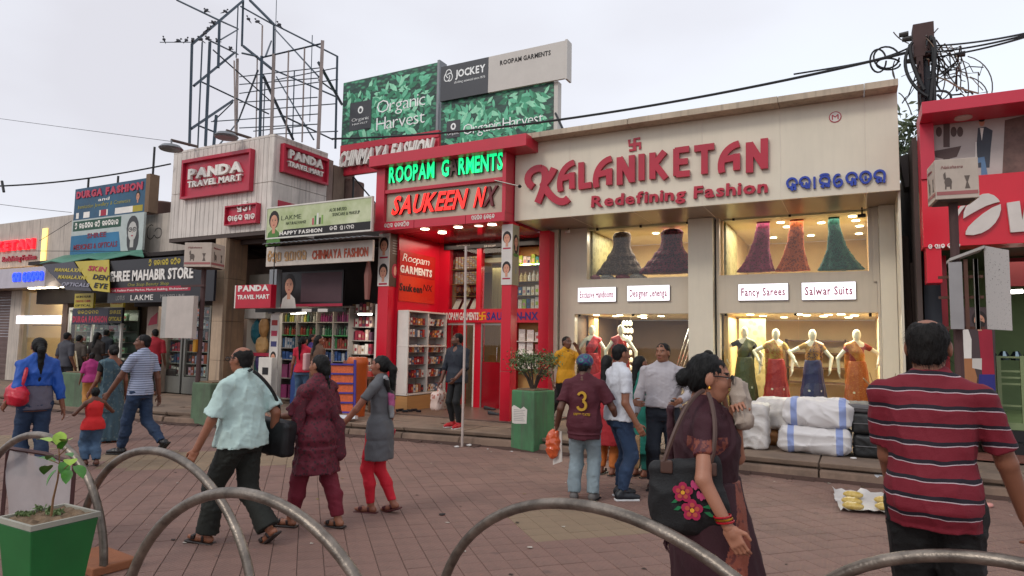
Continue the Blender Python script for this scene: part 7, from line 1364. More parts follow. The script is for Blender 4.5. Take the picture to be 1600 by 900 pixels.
# bales, bags and cases on the footpath
SW = stripes('sack_weave', [(0, '#cfcbca'), (.19, '#8a98c4'), (.27, '#cfcbca'), (.78, '#8a98c4'), (.86, '#cfcbca')], 1.0, axis='X', wob=.02, phase=.5); WSK = mat('white_sack', '#c9c4c0', rough=.6, bump=.5, bscale=60, var=.06)
def sack(lab, px0, px1, y, z0, z1, d, m, seed, rd=.1, grp=None, cat='bale', name='cloth_bale', amp=.012):
 a, b = at(px0, 660, y=y)[0], at(px1, 660, y=y)[0]; w_, h_ = (b - a) / 2, (z1 - z0) / 2
 return blob(name, [B((0, 0, h_), (w_, d / 2, h_), min(rd, h_ * .8)), E((0, 0, h_), (w_ * .96, d * .46, h_ * 1.02), .05)], .016, m, loc=((a + b) / 2, y + d / 2, z0), label=lab, cat=cat, group=grp, disp=lambda P: fold(P, amp, 22, seed, (.5, 1, 1.6)))
sack('white woven bale with blue stripes, lower of the stacked pair', 1213, 1330, 9.68, .2, .58, .74, SW, 1, amp=.02, rd=.14); sack('white woven bale with blue stripes lying on top of the pair', 1220, 1334, 9.7, .55, .94, .7, SW, 2, amp=.02, rd=.15)
sack('upright white sack left of the striped bales', 1157, 1199, 9.72, .2, .84, .42, WSK, 3, amp=.016, rd=.06, name='white_sack', cat='sack'); sack('white bale behind the striped pair and the upright sack', 1178, 1240, 10.3, .42, .88, .5, WSK, 4); sack('brown packet under the white bale, beside the upright sack', 1190, 1222, 10.3, .2, .41, .4, mat('brown_packet', '#9c6a3c', rough=.6), 5, name='brown_packet', cat='packet')
sack('yellowish sack top showing behind the maroon saree woman', 1148, 1172, 10.4, .2, .85, .4, mat('mustard_sack', '#b08a4a', rough=.6), 6, name='yellow_sack', cat='sack')
BLK2 = mat('case_black', '#1a1b1c', rough=.45, bump=.3, bscale=90)
for i, (a, b, z0, z1, c_, l) in enumerate(((1332, 1402, .2, .5, BLK2, 'black soft case at the bottom of the luggage stack'), (1330, 1400, .505, .78, BLK2, 'black soft case in the middle of the luggage stack'), (1322, 1392, .785, .9, mat('grey_duffel', '#5c5a5c', rough=.7, bump=.4, bscale=80), 'grey duffel lying on top of the luggage stack'))):
 y = 9.85; p, q_ = at(a, 660, y=y)[0], at(b, 660, y=y)[0]; w_, h_ = (q_ - p) / 2, (z1 - z0) / 2; t = thing('soft_case', l, 'case', ((p + q_) / 2, y + .3, z0), 'stacked travel cases')
 blob('body', [B((0, 0, h_), (w_, .3, h_), .05), E((0, 0, h_ * 1.1), (w_ * .9, .26, h_ * 1.05), .04)], .016, c_, parent=t, disp=lambda P: fold(P, .006, 28, i + 9))
 q = MB(); q.tube([(-w_ * .9, -.305, h_), (0, -.312, h_ * 1.02), (w_ * .9, -.305, h_)], .006, mat('zip_grey', '#8a8a8c', metal=.6, rough=.3), 5); q.build('zip', t, local=True)
t = thing('open_carton', 'open brown cardboard carton behind the luggage stack', 'carton', tuple(at(1390, 600, y=10.5))); p = at(1388, 612, y=10.4); CB = mat('cardboard', '#8c7250', rough=.8, var=.12); z = p[2]
q = MB(); q.box(p[0] - .16, p[0] + .16, 10.4, 10.7, .2, z, CB); q.build('box', t)
for u_, l_ in (((-.16, 0), (-.3, .16)), ((.16, 0), (.27, .17)), ((-.16, .3), (-.22, .24)), ((.05, .3), (.1, .24))): q = MB(); a = np.array([p[0] + u_[0], 10.4 + u_[1], z]); b = np.array([p[0] + l_[0], 10.4 + u_[1] * .8, z + l_[1]]); q.hexa([a, a + [0, .28 if u_[1] == 0 else .01, 0], b + [0, .28 if u_[1] == 0 else .01, 0], b, a + [.01, 0, .008], a + [.01, .28 if u_[1] == 0 else .01, .008], b + [.01, .28 if u_[1] == 0 else .01, .008], b + [.01, 0, .008]], CB); q.build('flap', t)
# plastic sheet with yellow snack packets on the paving
A4 = [at(1312, 800, z=.0), at(1420, 808, z=0), at(1408, 775, z=0), at(1300, 768, z=0)]; n = 14; PLS = mat('white_plastic', '#c8c4c2', rough=.35, var=.04); q = MB(); r = random.Random(2); V_ = []
for i in range(n + 1):
 for j in range(n + 1):
  s_, t_ = i / n, j / n; p = (A4[0] * (1 - s_) + A4[1] * s_) * (1 - t_) + (A4[3] * (1 - s_) + A4[2] * s_) * t_; e_ = max(abs(s_ - .5), abs(t_ - .5)) > .45; V_.append((p[0] + r.uniform(-.012, .012), p[1] + r.uniform(-.012, .012), .012 + (r.uniform(0, .05) if e_ else r.uniform(0, .012))))
q.add(V_, [(i * (n + 1) + j, (i + 1) * (n + 1) + j, (i + 1) * (n + 1) + j + 1, i * (n + 1) + j + 1) for i in range(n) for j in range(n)], PLS); q.build('plastic_sheet', label='white plastic sheet spread on the paving left of the striped shirt man', cat='sheet', smooth=True)
for i, (px, py, h_, l) in enumerate(((1333, 796, .03, 'yellow snack packet at the front of the left stack'), (1331, 788, .03, 'yellow snack packet in the middle of the left stack'), (1333, 778, .04, 'yellow snack packet at the back of the left stack'), (1384, 797, .03, 'yellow snack packet at the front of the right stack'), (1382, 787, .035, 'yellow snack packet at the back of the right stack'))):
 p = at(px, py, z=.02); blob('snack_packet', [E((0, 0, .035), (.1, .065, .04))], .01, mat('snack_yellow', '#a8861c', rough=.3, var=.4, scale=25, c2='#c8b070'), loc=(p[0], p[1], .02), label=l, cat='packet', group='yellow packets on the plastic sheet', disp=lambda P: fold(P, .004, 90, 3))
q = MB(); p = at(1386, 760, z=0)
for i in range(7): q.lathe((p[0] - .1 + .035 * i, p[1] + .02 * (i % 3), .0), [(.02, 0), (.03, .12), (.028, .12)], mat('cup_plastic', '#c8ccd0', rough=.15), 8)
q.build('plastic_cups', label='cluster of clear plastic cups by the kerb beside the striped shirt man', cat='cups', kind='stuff')
r = random.Random(8); LIT = ['crumpled white paper at the foot of the white pole', 'torn white paper right of the white pole', 'tiny white scrap left of the tall green planter', 'white scrap at the front corner of the tall green planter', 'white scrap right of the tall green planter', 'curled white paper under the kerb before the bales', 'small grey wrapper under the kerb before the bales', 'white oval scrap near the plastic sheet', 'white flower scrap by the old green planter', 'pale scrap on the slab above the kerb', 'dark twig on the paving right of the red legged girl', 'pink plastic bag edge right of the striped shirt man']
for i, (px, py, s_) in enumerate(((713, 698, .07), (732, 696, .1), (762, 701, .03), (800, 705, .04), (850, 704, .09), (1260, 746, .08), (1291, 747, .05), (1337, 754, .05), (284, 660, .12), (1333, 716, .07), (690, 803, .06), (1540, 790, .12))):
 zb = .2 if i == 9 else 0; p = at(px, py, z=zb + .01); c_ = '#cfcac6' if i not in (10, 11) else ('#2a2422', '#c88a80')[i - 10]
 blob('litter', [E((0, 0, s_ * .16), (s_ * .6, s_ * .4, s_ * .2)), E((s_ * .3, s_ * .1, s_ * .2), (s_ * .3, s_ * .25, s_ * .12), .005)], s_ * .12, mat('litter_' + c_[1:], c_, rough=.6), loc=(p[0], p[1], zb), label=LIT[i], cat='litter', disp=lambda P: fold(P, s_ * .08, 2.2 / s_, i))
# cases near the beauty store, yellow board by the girl
p = at(262, 612, z=.2); blob('travel_case', [B((0, 0, .3), (.38, .2, .3), .05)], .02, mat('brown_case', '#3a2e30', rough=.5), loc=(p[0], p[1] + .1, .2), label='dark brown travel case standing beside the man in the red shirt', cat='case'); blob('tan_bundle', [E((0, 0, .1), (.16, .12, .11))], .02, mat('tan_cloth', '#8c6a4c'), loc=(p[0] - .1, p[1] + .1, .8), label='tan cloth bundle on the dark brown travel case', cat='bundle', disp=lambda P: fold(P, .01, 30, 4))
q = MB(); a_ = [at(98, 618, y=8.95), at(129, 636, y=8.9), at(116, 552, y=9.1), at(95, 556, y=9.1)]; YB2 = mat('ochre_board', '#7c5a20', rough=.6, dirt=.35)
q.hexa([a_[0], a_[1], a_[1] + [0, .03, 0], a_[0] + [0, .03, 0], a_[3], a_[2], a_[2] + [0, .03, 0], a_[3] + [0, .03, 0]], YB2); q.build('leaning_board', label='ochre hand cart board leaning behind the little girl', cat='board'); q = MB(); q.tube([a_[1], a_[2] + [.05, 0, .05]], .018, mat('cream_wood', '#b8a888')); q.build('wooden_pole', label='cream wooden pole along the edge of the ochre board', cat='pole')
q = MB(); r = random.Random(21); FL = [mat('fleck_pale', '#b8b0a4', rough=.8), mat('fleck_dark', '#33282280'[:7], rough=.9), mat('fleck_leaf', '#7a6a30', rough=.8)]
for i in range(220):
 if i < 150: x = r.uniform(-14, 2); y = kerb_y(x) - r.expovariate(3.2) - .04
 else: x, y = r.uniform(-9, 2), r.uniform(2.5, 8.5)
 s_ = r.uniform(.008, .028); a = r.uniform(0, 3.1); z = .002; q.add([(x + s_ * math.cos(a + k), y + s_ * math.sin(a + k) * r.uniform(.4, 1), z + r.uniform(0, .006)) for k in (0, 1.6, 3.1, 4.7)], [(0, 1, 2, 3)], FL[r.choice((0, 0, 1, 1, 1, 2))])
q.build('debris', label='scattered tiny scraps, leaf bits and dirt on the paving', cat='debris', kind='stuff')
# ============================================================ people and shop figures
def ik(a, c, l1, l2, pole):
 a, c = np.array(a, float), np.array(c, float); d = c - a; L_ = np.linalg.norm(d); Lm = (l1 + l2) * .999
 if L_ > Lm: c = a + d / L_ * Lm; L_ = Lm; d = c - a
 x = (l1 * l1 - l2 * l2 + L_ * L_) / (2 * L_); h = math.sqrt(max(0, l1 * l1 - x * x)); dr = d / L_; p = np.array(pole, float); p = unit(p - dr * (p @ dr)); return a + dr * x + p * h, c
HAIRM = mat('black_hair', '#0a0807', rough=.62, spec=.3, var=.4, scale=30, bump=.5, bscale=120, stretch=(1, 1, .3)); HAIRG = mat('greying_hair', '#15110f', rough=.7, spec=.3, var=.5, scale=40, bump=.4, bscale=120)
EYEW = mat('eye_white', '#c8c0b8', rough=.2); EYED = mat('eye_dark', '#120c0a', rough=.2)
def skin(c): return mat('skin_' + c[1:], c, rough=.52, var=.12, scale=7, bump=.12, bscale=150, sub=.06)
def lipm(c): return mat('lip_' + c[1:], c, rough=.45)
def head_prims(s, beard=False, sex='m'):
 k = .92 if sex == 'f' else 1
 P = [E((0, -.014 * s, .032 * s), (.074 * s, .092 * s, .082 * s), .01), E((0, .022 * s, -.022 * s), (.060 * s, .066 * s, .082 * s), .03 * s), E((0, .036 * s, -.078 * s), (.040 * s * k, .040 * s, .032 * s), .035 * s),
         C((0, .084 * s, .016 * s), (0, .104 * s, -.02 * s), .008 * s, .0135 * s * k, .012 * s), C((-.012 * s, .094 * s, -.024 * s), (.012 * s, .094 * s, -.024 * s), .009 * s, .009 * s, .008 * s),
         C((-.034 * s, .074 * s, .031 * s), (.034 * s, .074 * s, .031 * s), .012 * s, .012 * s, .014 * s), C((-.017 * s, .084 * s, -.053 * s), (.017 * s, .084 * s, -.053 * s), .009 * s, .009 * s, .01 * s),
         E((-.036 * s, .06 * s, -.02 * s), (.02 * s, .022 * s, .022 * s), .02 * s), E((.036 * s, .06 * s, -.02 * s), (.02 * s, .022 * s, .022 * s), .02 * s),
         E((-.075 * s, -.004 * s, -.004 * s), (.011 * s, .021 * s, .033 * s), .008 * s), E((.075 * s, -.004 * s, -.004 * s), (.011 * s, .021 * s, .033 * s), .008 * s),
         C((0, -.02 * s, -.05 * s), (0, -.035 * s, -.17 * s), .052 * s * k, .056 * s * k, .03 * s)]
 cuts = [E((x * .031 * s, .098 * s, .012 * s), (.018 * s, .014 * s, .011 * s), .012 * s) for x in (-1, 1)]
 P2 = [E((x * .030 * s, .073 * s, .011 * s), (.012 * s, .0115 * s, .0075 * s), .001 * s) for x in (-1, 1)]
 return P, cuts, P2
def hand_prims(w, d, n, th, s, curl=.4, hold=False):
 """w wrist, d along the forearm, n palm normal, th side the thumb leaves from"""
 d, n = unit(d), unit(n); th = unit(np.cross(d, n)) * (1 if np.dot(np.cross(d, n), th) > 0 else -1); n = unit(np.cross(th, d)) * (1 if np.dot(np.cross(th, d), n) > 0 else -1)
 P = [('b', w + d * .048 * s, A3(.038, .046, .013) * s, .012 * s, np.stack([th, d, n], 1), .01 * s), C(w, w + d * .03 * s, .024 * s, .022 * s, .02 * s)]
 for i, (o, L_) in enumerate(((.029, .068), (.0098, .078), (-.0098, .073), (-.029, .058))):
  b = w + d * .09 * s + th * o * s; c = curl * (1 + .15 * i) + (.6 if hold else 0); d1 = unit(d * math.cos(c * .6) + n * math.sin(c * .6)); d2 = unit(d * math.cos(c * 1.6) + n * math.sin(c * 1.6)); m = b + d1 * L_ * .5 * s; e = m + d2 * L_ * .5 * s
  P += [C(b, m, .0088 * s, .0082 * s, .004 * s), C(m, e, .0082 * s, .0066 * s, .004 * s)]
 b = w + d * .025 * s + th * .03 * s; m = b + unit(d * .7 + th * .65 + n * .3) * .042 * s; e = m + unit(d * .95 + th * .1 + n * (.3 + hold * .5)) * .034 * s
 return P + [C(b, m, .014 * s, .0105 * s, .01 * s), C(m, e, .0105 * s, .008 * s, .004 * s)]
FAR, MID, NEAR = .0145, .0105, .0065
def person(lab, pos, head, H=1.65, sk='#8a5a42', hair='short', top=None, bottom=None, shoes=None, sex='m', bulk=1., belly=0., res=MID, wrL=None, wrR=None, ankL=None, ankR=None, footL=0, footR=0, lean=0., twist=0, hy=0, hp=0, hr=0,
           curl=.4, holdL=False, holdR=False, extra=None, hairm=None, beard=False, group=None, headonly=False, elbL=(0, -1, -.2), elbR=(0, -1, -.2), name='person', cat='person', mannequin=None, hipdrop=0, hs=1, armk=1):
 t = thing(name, lab, cat, pos, group, rz=R(head - 90)); S = H / 1.7; f = sex == 'f'
 sm = mannequin or skin(sk); h = res
 cy = lambda z: lean * max(0, z - .52) / .3 * H
 def row(z, wx, wy, e=0, oy=0): return (z * H, 0, (oy - .004) * H + cy(z), wx * H * bulk + e, wy * H * bulk + e + (belly * H * .5 if .5 < z < .7 else 0))
 if f: TR = [(.46, .092, .066), (.51, .1, .07), (.57, .086, .06), (.62, .072, .052), (.69, .08, .057), (.74, .088, .07), (.79, .09, .054), (.82, .06, .04), (.84, .034, .032)]
 else: TR = [(.46, .088, .064), (.51, .094, .068), (.57, .088, .062), (.63, .084, .058), (.70, .093, .063), (.76, .104, .067), (.795, .104, .058), (.825, .068, .042), (.845, .036, .034)]
 shx = (.098 if f else .112) * H * (.5 + .5 * bulk); shz = .795 * H
 sh = {s: np.array([s * shx, cy(.8) - .008 * H, shz]) for s in (-1, 1)}
 wr = {-1: wrL or (-.155, .03, .475), 1: wrR or (.155, .03, .475)}; an = {-1: ankL or (-.052, 0, .045), 1: ankR or (.052, 0, .045)}
 el, wt, kn, ak, hp_ = {}, {}, {}, {}, {}
 for s in (-1, 1):
  w_ = np.array(wr[s]) * H; el[s], wt[s] = ik(sh[s], w_, .178 * H * armk, .155 * H * armk, elbL if s < 0 else elbR)
  hp_[s] = np.array([s * .052 * H, 0, (.51 - hipdrop) * H]); kn[s], ak[s] = ik(hp_[s], np.array(an[s]) * H, .245 * H, .235 * H, (s * .05, 1, 0))
 arm_r = (.026, .0215, .0155) if f else (.0295, .024, .0175); leg_r = (.05, .033, .0215)
 nb = np.array([0, cy(.84) - .006 * H, .828 * H])
 body = [Lo([row(z, a, b) for z, a, b in TR], .02)] + [C(nb, sh[s], .03 * H, arm_r[0] * H, .03) for s in (-1, 1)] + [C(nb + [0, 0, .035 * H], sh[s] * .55 + nb * .45, .022 * H, .03 * H, .03) for s in (-1, 1)]
 for s in (-1, 1):
  body += [C(sh[s], el[s], arm_r[0] * H, arm_r[1] * H, .02), C(el[s], wt[s], arm_r[1] * H, arm_r[2] * H, .015)]
  body += [C(hp_[s], kn[s], leg_r[0] * H * (.8 + .2 * bulk), leg_r[1] * H, .03), C(kn[s], kn[s] * .6 + ak[s] * .4 + [0, -.012 * H, 0], .033 * H, .032 * H, .02), C(kn[s] * .6 + ak[s] * .4 + [0, -.012 * H, 0], ak[s], .032 * H, .0215 * H, .02)]
 feet = {}
 for s in (-1, 1):
  a = math.radians(footL if s < 0 else footR); fd = np.array([s * .15, math.cos(a), -math.sin(a)]); fu = np.array([0, math.sin(a), math.cos(a)]); fd = unit(fd); heel = ak[s] - fu * .022 * H - fd * .02 * H; feet[s] = (fd, fu, heel)
  body += [C(heel, heel + fd * .09 * H, .019 * H, .015 * H, .02), C(heel + fd * .07 * H, heel + fd * .118 * H, .018 * H, .011 * H, .015)]
 if res >= FAR or mannequin:
  for s in (-1, 1): d = unit(wt[s] - el[s]); body += hand_prims(wt[s], d, (-s, .2, 0), (0, 1, .1), S * .95, curl, holdL if s < 0 else holdR)
 V, Q = sdf(body, h); vs, qs, mi = [V], [Q], [np.zeros(len(Q), int)]; off = len(V)
 if not (res >= FAR or mannequin):
  for s in (-1, 1):
   d = unit(wt[s] - el[s]); V2, Q2 = sdf(hand_prims(wt[s], d, (-s, .25, 0) if not isinstance(holdL, tuple) else holdL, (0, 1, .1), S * .95, curl, holdL if s < 0 else holdR), max(.0042, h * .55)); vs.append(V2); qs.append(Q2 + off); mi.append(np.zeros(len(Q2), int)); off += len(V2)
 S0 = S; S = S * hs
 hc = np.array([0, cy(.93) * 1.15 + .008 * H, .924 * H]); M = rotm(R(hp), R(hr), R(hy)); hh = {FAR: .009, MID: .0062, NEAR: .0045}.get(res, .007)
 if mannequin:
  HP, cuts, P2 = [E((0, 0, 0), (.074 * S, .088 * S, .108 * S)), C((0, -.01, -.05), (0, -.02, -.17), .04, .042, .03)], [], []
 else: HP, cuts, P2 = head_prims(S, beard, sex)
 V3, Q3 = sdf(HP, hh, cuts=cuts)
 if P2:
  V3b, Q3b = sdf(P2, hh * .8); 
 C3 = V3[Q3].mean(1) / S; m3 = np.zeros(len(Q3), int)
 if not mannequin:
  front = C3[:, 1] > .045
  m3[front & (np.abs(C3[:, 0]) < .024) & (np.abs(C3[:, 2] + .053) < .0075)] = 1
  for x in (-1, 1): m3[front & (np.abs(C3[:, 2] - .034 + .25 * (np.abs(C3[:, 0]) - .03) ** 2 * 40) < .0042) & (np.abs(C3[:, 0] - x * .031) < .019)] = 2
  if beard == 'moustache': m3[front & (np.abs(C3[:, 0]) < .03) & (C3[:, 2] < -.034) & (C3[:, 2] > -.046)] = 2
  if beard == 'stubble': m3[(C3[:, 1] > .0) & (C3[:, 2] < -.06 + .0) & (C3[:, 2] > -.12) | (front & (np.abs(C3[:, 0]) < .032) & (C3[:, 2] < -.034) & (C3[:, 2] > -.047))] = 5
 vs.append(V3 @ M.T + hc); qs.append(Q3 + off); mi.append(m3); off += len(V3)
 if P2:
  C4 = V3b[Q3b].mean(1) / S; m4 = np.full(len(Q3b), 3); m4[(np.abs(np.abs(C4[:, 0]) - .030) < .0062) & (C4[:, 1] > .076)] = 4
  vs.append(V3b @ M.T + hc); qs.append(Q3b + off); mi.append(m4)
 hm = hairm or HAIRM
 skd = '#%02x%02x%02x' % tuple(int(int(sk[i:i + 2], 16) * .55) for i in (1, 3, 5)); lp = '#%02x%02x%02x' % tuple(min(255, int(int(sk[i:i + 2], 16) * k)) for i, k in ((1, .95), (3, .68), (5, .72)))
 np_mesh('body', np.concatenate(vs), np.concatenate(qs), [sm, lipm(lp), hm, EYEW, EYED, mat('stubble_' + skd[1:], skd, rough=.7)], np.concatenate(mi), t)
 # hair
 HR = None
 if hair and not mannequin:
  HR = [E((0, -.018 * S, .036 * S), (.080 * S, .095 * S, .084 * S), .01)]; HC = [E((0, .092 * S, -.025 * S), (.068 * S, .07 * S, .085 * S), .01), E((0, .0, -.15 * S), (.2, .2, .085 * S), .01)]
  if hair in ('bald', 'balding'): HC += [E((0, .03 * S, .12 * S), (.066 * S, .115 * S, .075 * S), .015)] if hair == 'bald' else [E((0, .04 * S, .12 * S), (.05 * S, .11 * S, .05 * S), .02)]
  if hair in ('short', 'bald', 'balding'): HR += [E((0, -.042 * S, -.018 * S), (.070 * S, .062 * S, .066 * S), .015)]; HC += [E((0, .03 * S, -.045 * S), (.1 * S, .07 * S, .05 * S), .01), E((0, -.09 * S, -.135 * S), (.12 * S, .06 * S, .045 * S), .01)]
  if hair in ('long', 'braid', 'bun', 'ponytail', 'tail'): HR += [E((0, -.042 * S, .0), (.077 * S, .07 * S, .085 * S), .02)]; HC = HC[:1]
  if hair == 'bun': HR += [E((0, -.118 * S, -.012 * S), (.048 * S, .04 * S, .045 * S), .01)]
  if hair == 'long': HR += [C((0, -.07 * S, -.02 * S), (0, -.1 * S, -.3 * S), .062 * S, .06 * S, .03), C((0, -.1 * S, -.3 * S), (0, -.1 * S, -.46 * S), .06 * S, .02 * S, .03)]
  if hair == 'ponytail': HR += [C((0, -.1 * S, .03 * S), (0, -.15 * S, -.04 * S), .03 * S, .045 * S, .02), C((0, -.15 * S, -.04 * S), (0, -.14 * S, -.42 * S), .045 * S, .018 * S, .02)]
  if hair == 'tail': HR += [E((0, -.11 * S, .03 * S), (.03 * S, .035 * S, .04 * S), .01)]
  if hair == 'braid':
   HR += [E((0, -.085 * S, -.05 * S), (.05 * S, .045 * S, .06 * S), .02)]
   for k in range(9): HR += [E(((.006 if k % 2 else -.006) * S, (-.1 - .006 * k) * S, (-.11 - .052 * k) * S), (.027 * S, .024 * S, .033 * S), .008)]
  V4, Q4 = sdf(HR, hh * 1.15, cuts=HC, disp=lambda P: fold(P, .0034, 110, 5, (1, 1, .3)) + fold(P, .0015, 300, 6, (1, 1, .3))); np_mesh('hair', V4 @ M.T + hc, Q4, [hm], None, t)
  if res < FAR:      # loose strands lying over the hair
   nn = 1500 if res < .008 else 420; P4 = V4[Q4]; nr = np.cross(P4[:, 1] - P4[:, 0], P4[:, 3] - P4[:, 0]); nr /= np.linalg.norm(nr, axis=1)[:, None] + 1e-9; rr = np.random.default_rng(len(V4)); ix = rr.integers(0, len(Q4), nn); b = P4[ix].mean(1) + nr[ix] * .001
   dn = np.array([0, -.35, -1.]) + rr.normal(size=(nn, 3)) * .35; dn -= nr[ix] * (dn * nr[ix]).sum(1)[:, None] * .85; dn /= np.linalg.norm(dn, axis=1)[:, None]; L_ = rr.uniform(.018, .04, (nn, 1)) * S; sd = np.cross(dn, nr[ix]) * rr.uniform(.0006, .0016, (nn, 1)); e1 = b + dn * L_ + nr[ix] * rr.uniform(0, .006, (nn, 1))
   VV = np.stack([b - sd, b + sd, e1 + sd * .3, e1 - sd * .3], 1).reshape(-1, 3); np_mesh('hair_strands', VV @ M.T + hc, np.arange(4 * nn).reshape(-1, 4), [hm], None, t)['kind'] = 'stuff'
 S = S0
 G = dict(t=t, H=H, S=S, sh=sh, el=el, wt=wt, kn=kn, ak=ak, hp=hp_, row=row, cy=cy, TR=TR, hc=hc, M=M, feet=feet, res=h, arm=arm_r, bulk=bulk)
 hcl = h * 1.05
 if top:
  e = top.get('e', .014); hem = top.get('hem', .47); fl = top.get('flare', .0); rows = [row(z, a, b, e + (top.get('boxy', .006) if z < .74 else 0)) for z, a, b in TR if hem < z < (.842 if not top.get('low') else .8)]
  base = row(.5, *(TR[1][1:]), e + .006)
  rows = [(a, b, c, d + (.016 if a < .58 * H else 0), e2 + (.016 if a < .58 * H else 0)) for a, b, c, d, e2 in rows]; base = base[:3] + (base[3] + .012, base[4] + .012)
  if hem < .46: rows += [(z * H, 0, cy(z) - .004 * H, base[3] + fl * (.48 - z) * H, base[4] + fl * (.48 - z) * H) for z in np.linspace(hem, .47, 5)]
  else: rows += [(hem * H, 0, cy(hem) - .004 * H, np.interp(hem, [r_[0] / H for r_ in sorted(rows)], [r_[3] for r_ in sorted(rows)]) + .004, np.interp(hem, [r_[0] / H for r_ in sorted(rows)], [r_[4] for r_ in sorted(rows)]) + .004)]
  sl = top.get('sleeve', .35); C_ = [Lo(rows, .015, top.get('pleat'))]
  if sl > 0:
   C_ += [C(nb, sh[s], .03 * H + e * .9, arm_r[0] * H + e, .03) for s in (-1, 1)]
   if not top.get('low'): C_ += [C(nb + [0, 0, .026 * H], sh[s] * .55 + nb * .45, .026 * H + e, .03 * H + e * .9, .03) for s in (-1, 1)]
   for s in (-1, 1):
    if top.get('noR') and s > 0: continue
    L1 = .53; k = min(1, sl / L1); end = sh[s] + (el[s] - sh[s]) * k; sw_ = top.get('sw', .012)
    C_ += [Fc(sh[s], end, arm_r[0] * H + e, arm_r[1] * H + e + sw_ * k, .02)]
    if sl > L1: k2 = (sl - L1) / (1 - L1); C_[-1] = C(sh[s], el[s], arm_r[0] * H + e, arm_r[1] * H + e + .003, .02); C_ += [Fc(el[s], el[s] + (wt[s] - el[s]) * k2, arm_r[1] * H + e + .003, arm_r[2] * H + e, .02)]
  if top.get('collar'): c0 = np.array([0, cy(.84) * 1.02 - .004 * H, .838 * H]); C_ += [Lo([(.81 * H, 0, c0[1], .066 * H, .06 * H), (.84 * H, 0, c0[1], .051 * H, .052 * H), (.868 * H, 0, c0[1] - .002, .043 * H, .046 * H)], .015)]
  cut = [E((0, cy(.83) + .045 * H, .83 * H), (.022 * H, .03 * H, .035 * H), .01)] if top.get('vneck') else []
  if top.get('low'): cut = [E((0, cy(.8) - .06 * H, .81 * H), (.05 * H, .05 * H, .06 * H), .01), E((0, cy(.8) + .06 * H, .83 * H), (.05 * H, .04 * H, .05 * H), .01)]
  am = top.get('fold', .006); sd = top.get('seed', 1)
  o = blob('top', C_, hcl, top['m'], parent=t, cuts=cut, disp=lambda P: np.minimum(fold(P, am, 24 / S, sd, (1, 1, .45)) + fold(P, am * .4, 60 / S, sd + 5, (.6, 1, 1)), e * .45), fm=top.get('fm')); o.name = top.get('name', 'shirt')
 if bottom:
  e = bottom.get('e', .015); k_ = bottom.get('k', 1); zc = bottom.get('cut', 0); wst = bottom.get('waist', .58); rows = [row(z, a, b, e) for z, a, b in TR if z < wst]; rows += [row(wst, TR[2][1], TR[2][2], e)] if wst > .57 else []
  C_ = [Lo(rows, .02)]
  for s in (-1, 1):
   f2 = bottom.get('flare', 0); end = kn[s] + (ak[s] - kn[s]) * bottom.get('len', .93)
   C_ += [C(hp_[s], kn[s], leg_r[0] * H * k_ + e, (leg_r[1] * H) * k_ + e + .004, .03), C(kn[s], kn[s] * .6 + ak[s] * .4 + [0, -.012 * H, 0], (leg_r[1] * H) * k_ + e + .004, .033 * H * k_ + e + .002, .03), Fc(kn[s] * .6 + ak[s] * .4 + [0, -.01 * H, 0], end, .033 * H * k_ + e + .002, (leg_r[2] * H) * max(1, k_) + e * 1.5 + f2, .02)]
  sd = bottom.get('seed', 4); am = bottom.get('fold', .005); o = blob('trousers', C_, hcl, bottom['m'], parent=t, disp=lambda P: np.minimum(fold(P, am, 22 / S, sd, (1, 1, .5)) + fold(P, am * .5, 70 / S, sd + 1, (.3, .3, 1)), e * .45), fm=bottom.get('fm')); o.name = bottom.get('name', 'trousers')
  if bottom.get('belt'): z = wst - .012; r_ = row(wst, TR[2][1], TR[2][2], e); blob('belt', [Lo([(z * H - .012, 0, r_[2], r_[3] + .006, r_[4] + .006), (z * H + .016, 0, r_[2], r_[3] + .006, r_[4] + .006)], .0)], hcl, BLACK, parent=t)
 if shoes:
  for s in (-1, 1):
   fd, fu, heel = feet[s]; M2 = np.stack([unit(np.cross(fd, fu)), fd, fu], 1)
   if shoes['k'] == 'sandal':
    blob('sandal', [('b', heel + fd * .052 * H - fu * .02 * H, A3(.025 * H, .078 * H, .006 * H), .004, M2, .004), ('b', heel + fd * .085 * H + fu * .006 * H, A3(.026 * H, .012 * H, .012 * H), .006, M2, .004)] + ([('b', heel + fd * .03 * H + fu * .004 * H, A3(.024 * H, .008 * H, .014 * H), .004, M2, .004)] if shoes.get('strap') else []), max(.006, h * .8), shoes['m'], parent=t)
   else:
    o = blob('shoe', [C(heel, heel + fd * .085 * H, .026 * H, .023 * H, .02), C(heel + fd * .07 * H, heel + fd * .125 * H - fu * .004 * H, .025 * H, .016 * H, .02), C(heel + fu * .01 * H, ak[s] + fu * .01 * H, .026 * H, .025 * H, .02)], max(.007, h * .9), shoes['m'], parent=t, cuts=[('b', heel + fd * .05 * H - fu * .1, A3(.2, .4, .1 - .018 * H), .001, M2, .001)])
    blob('sole', [('b', heel + fd * .052 * H - fu * .02 * H, A3(.027 * H, .08 * H, .006 * H), .005, M2, .004)], max(.006, h * .8), shoes.get('sole', BLACK), parent=t)
 if extra: extra(G)
 return G
def cloth(name, col_, rough=.8, **k): return mat(name, col_, rough=rough, var=k.pop('var', .12), scale=k.pop('scale', 6), bump=k.pop('bump', .3), bscale=k.pop('bscale', 150), **k)
def strap_bag(G, name, prims, m, strap, sm_, r_=.012, h=None, lab=None):
 o = blob(name, prims, h or G['res'], m, parent=G['t'], disp=lambda P: fold(P, .005, 26, 6))
 if strap: q = MB(); q.tube(bez(*strap, n=14), r_, sm_, 6); q.build('strap', o, local=True)
 return o
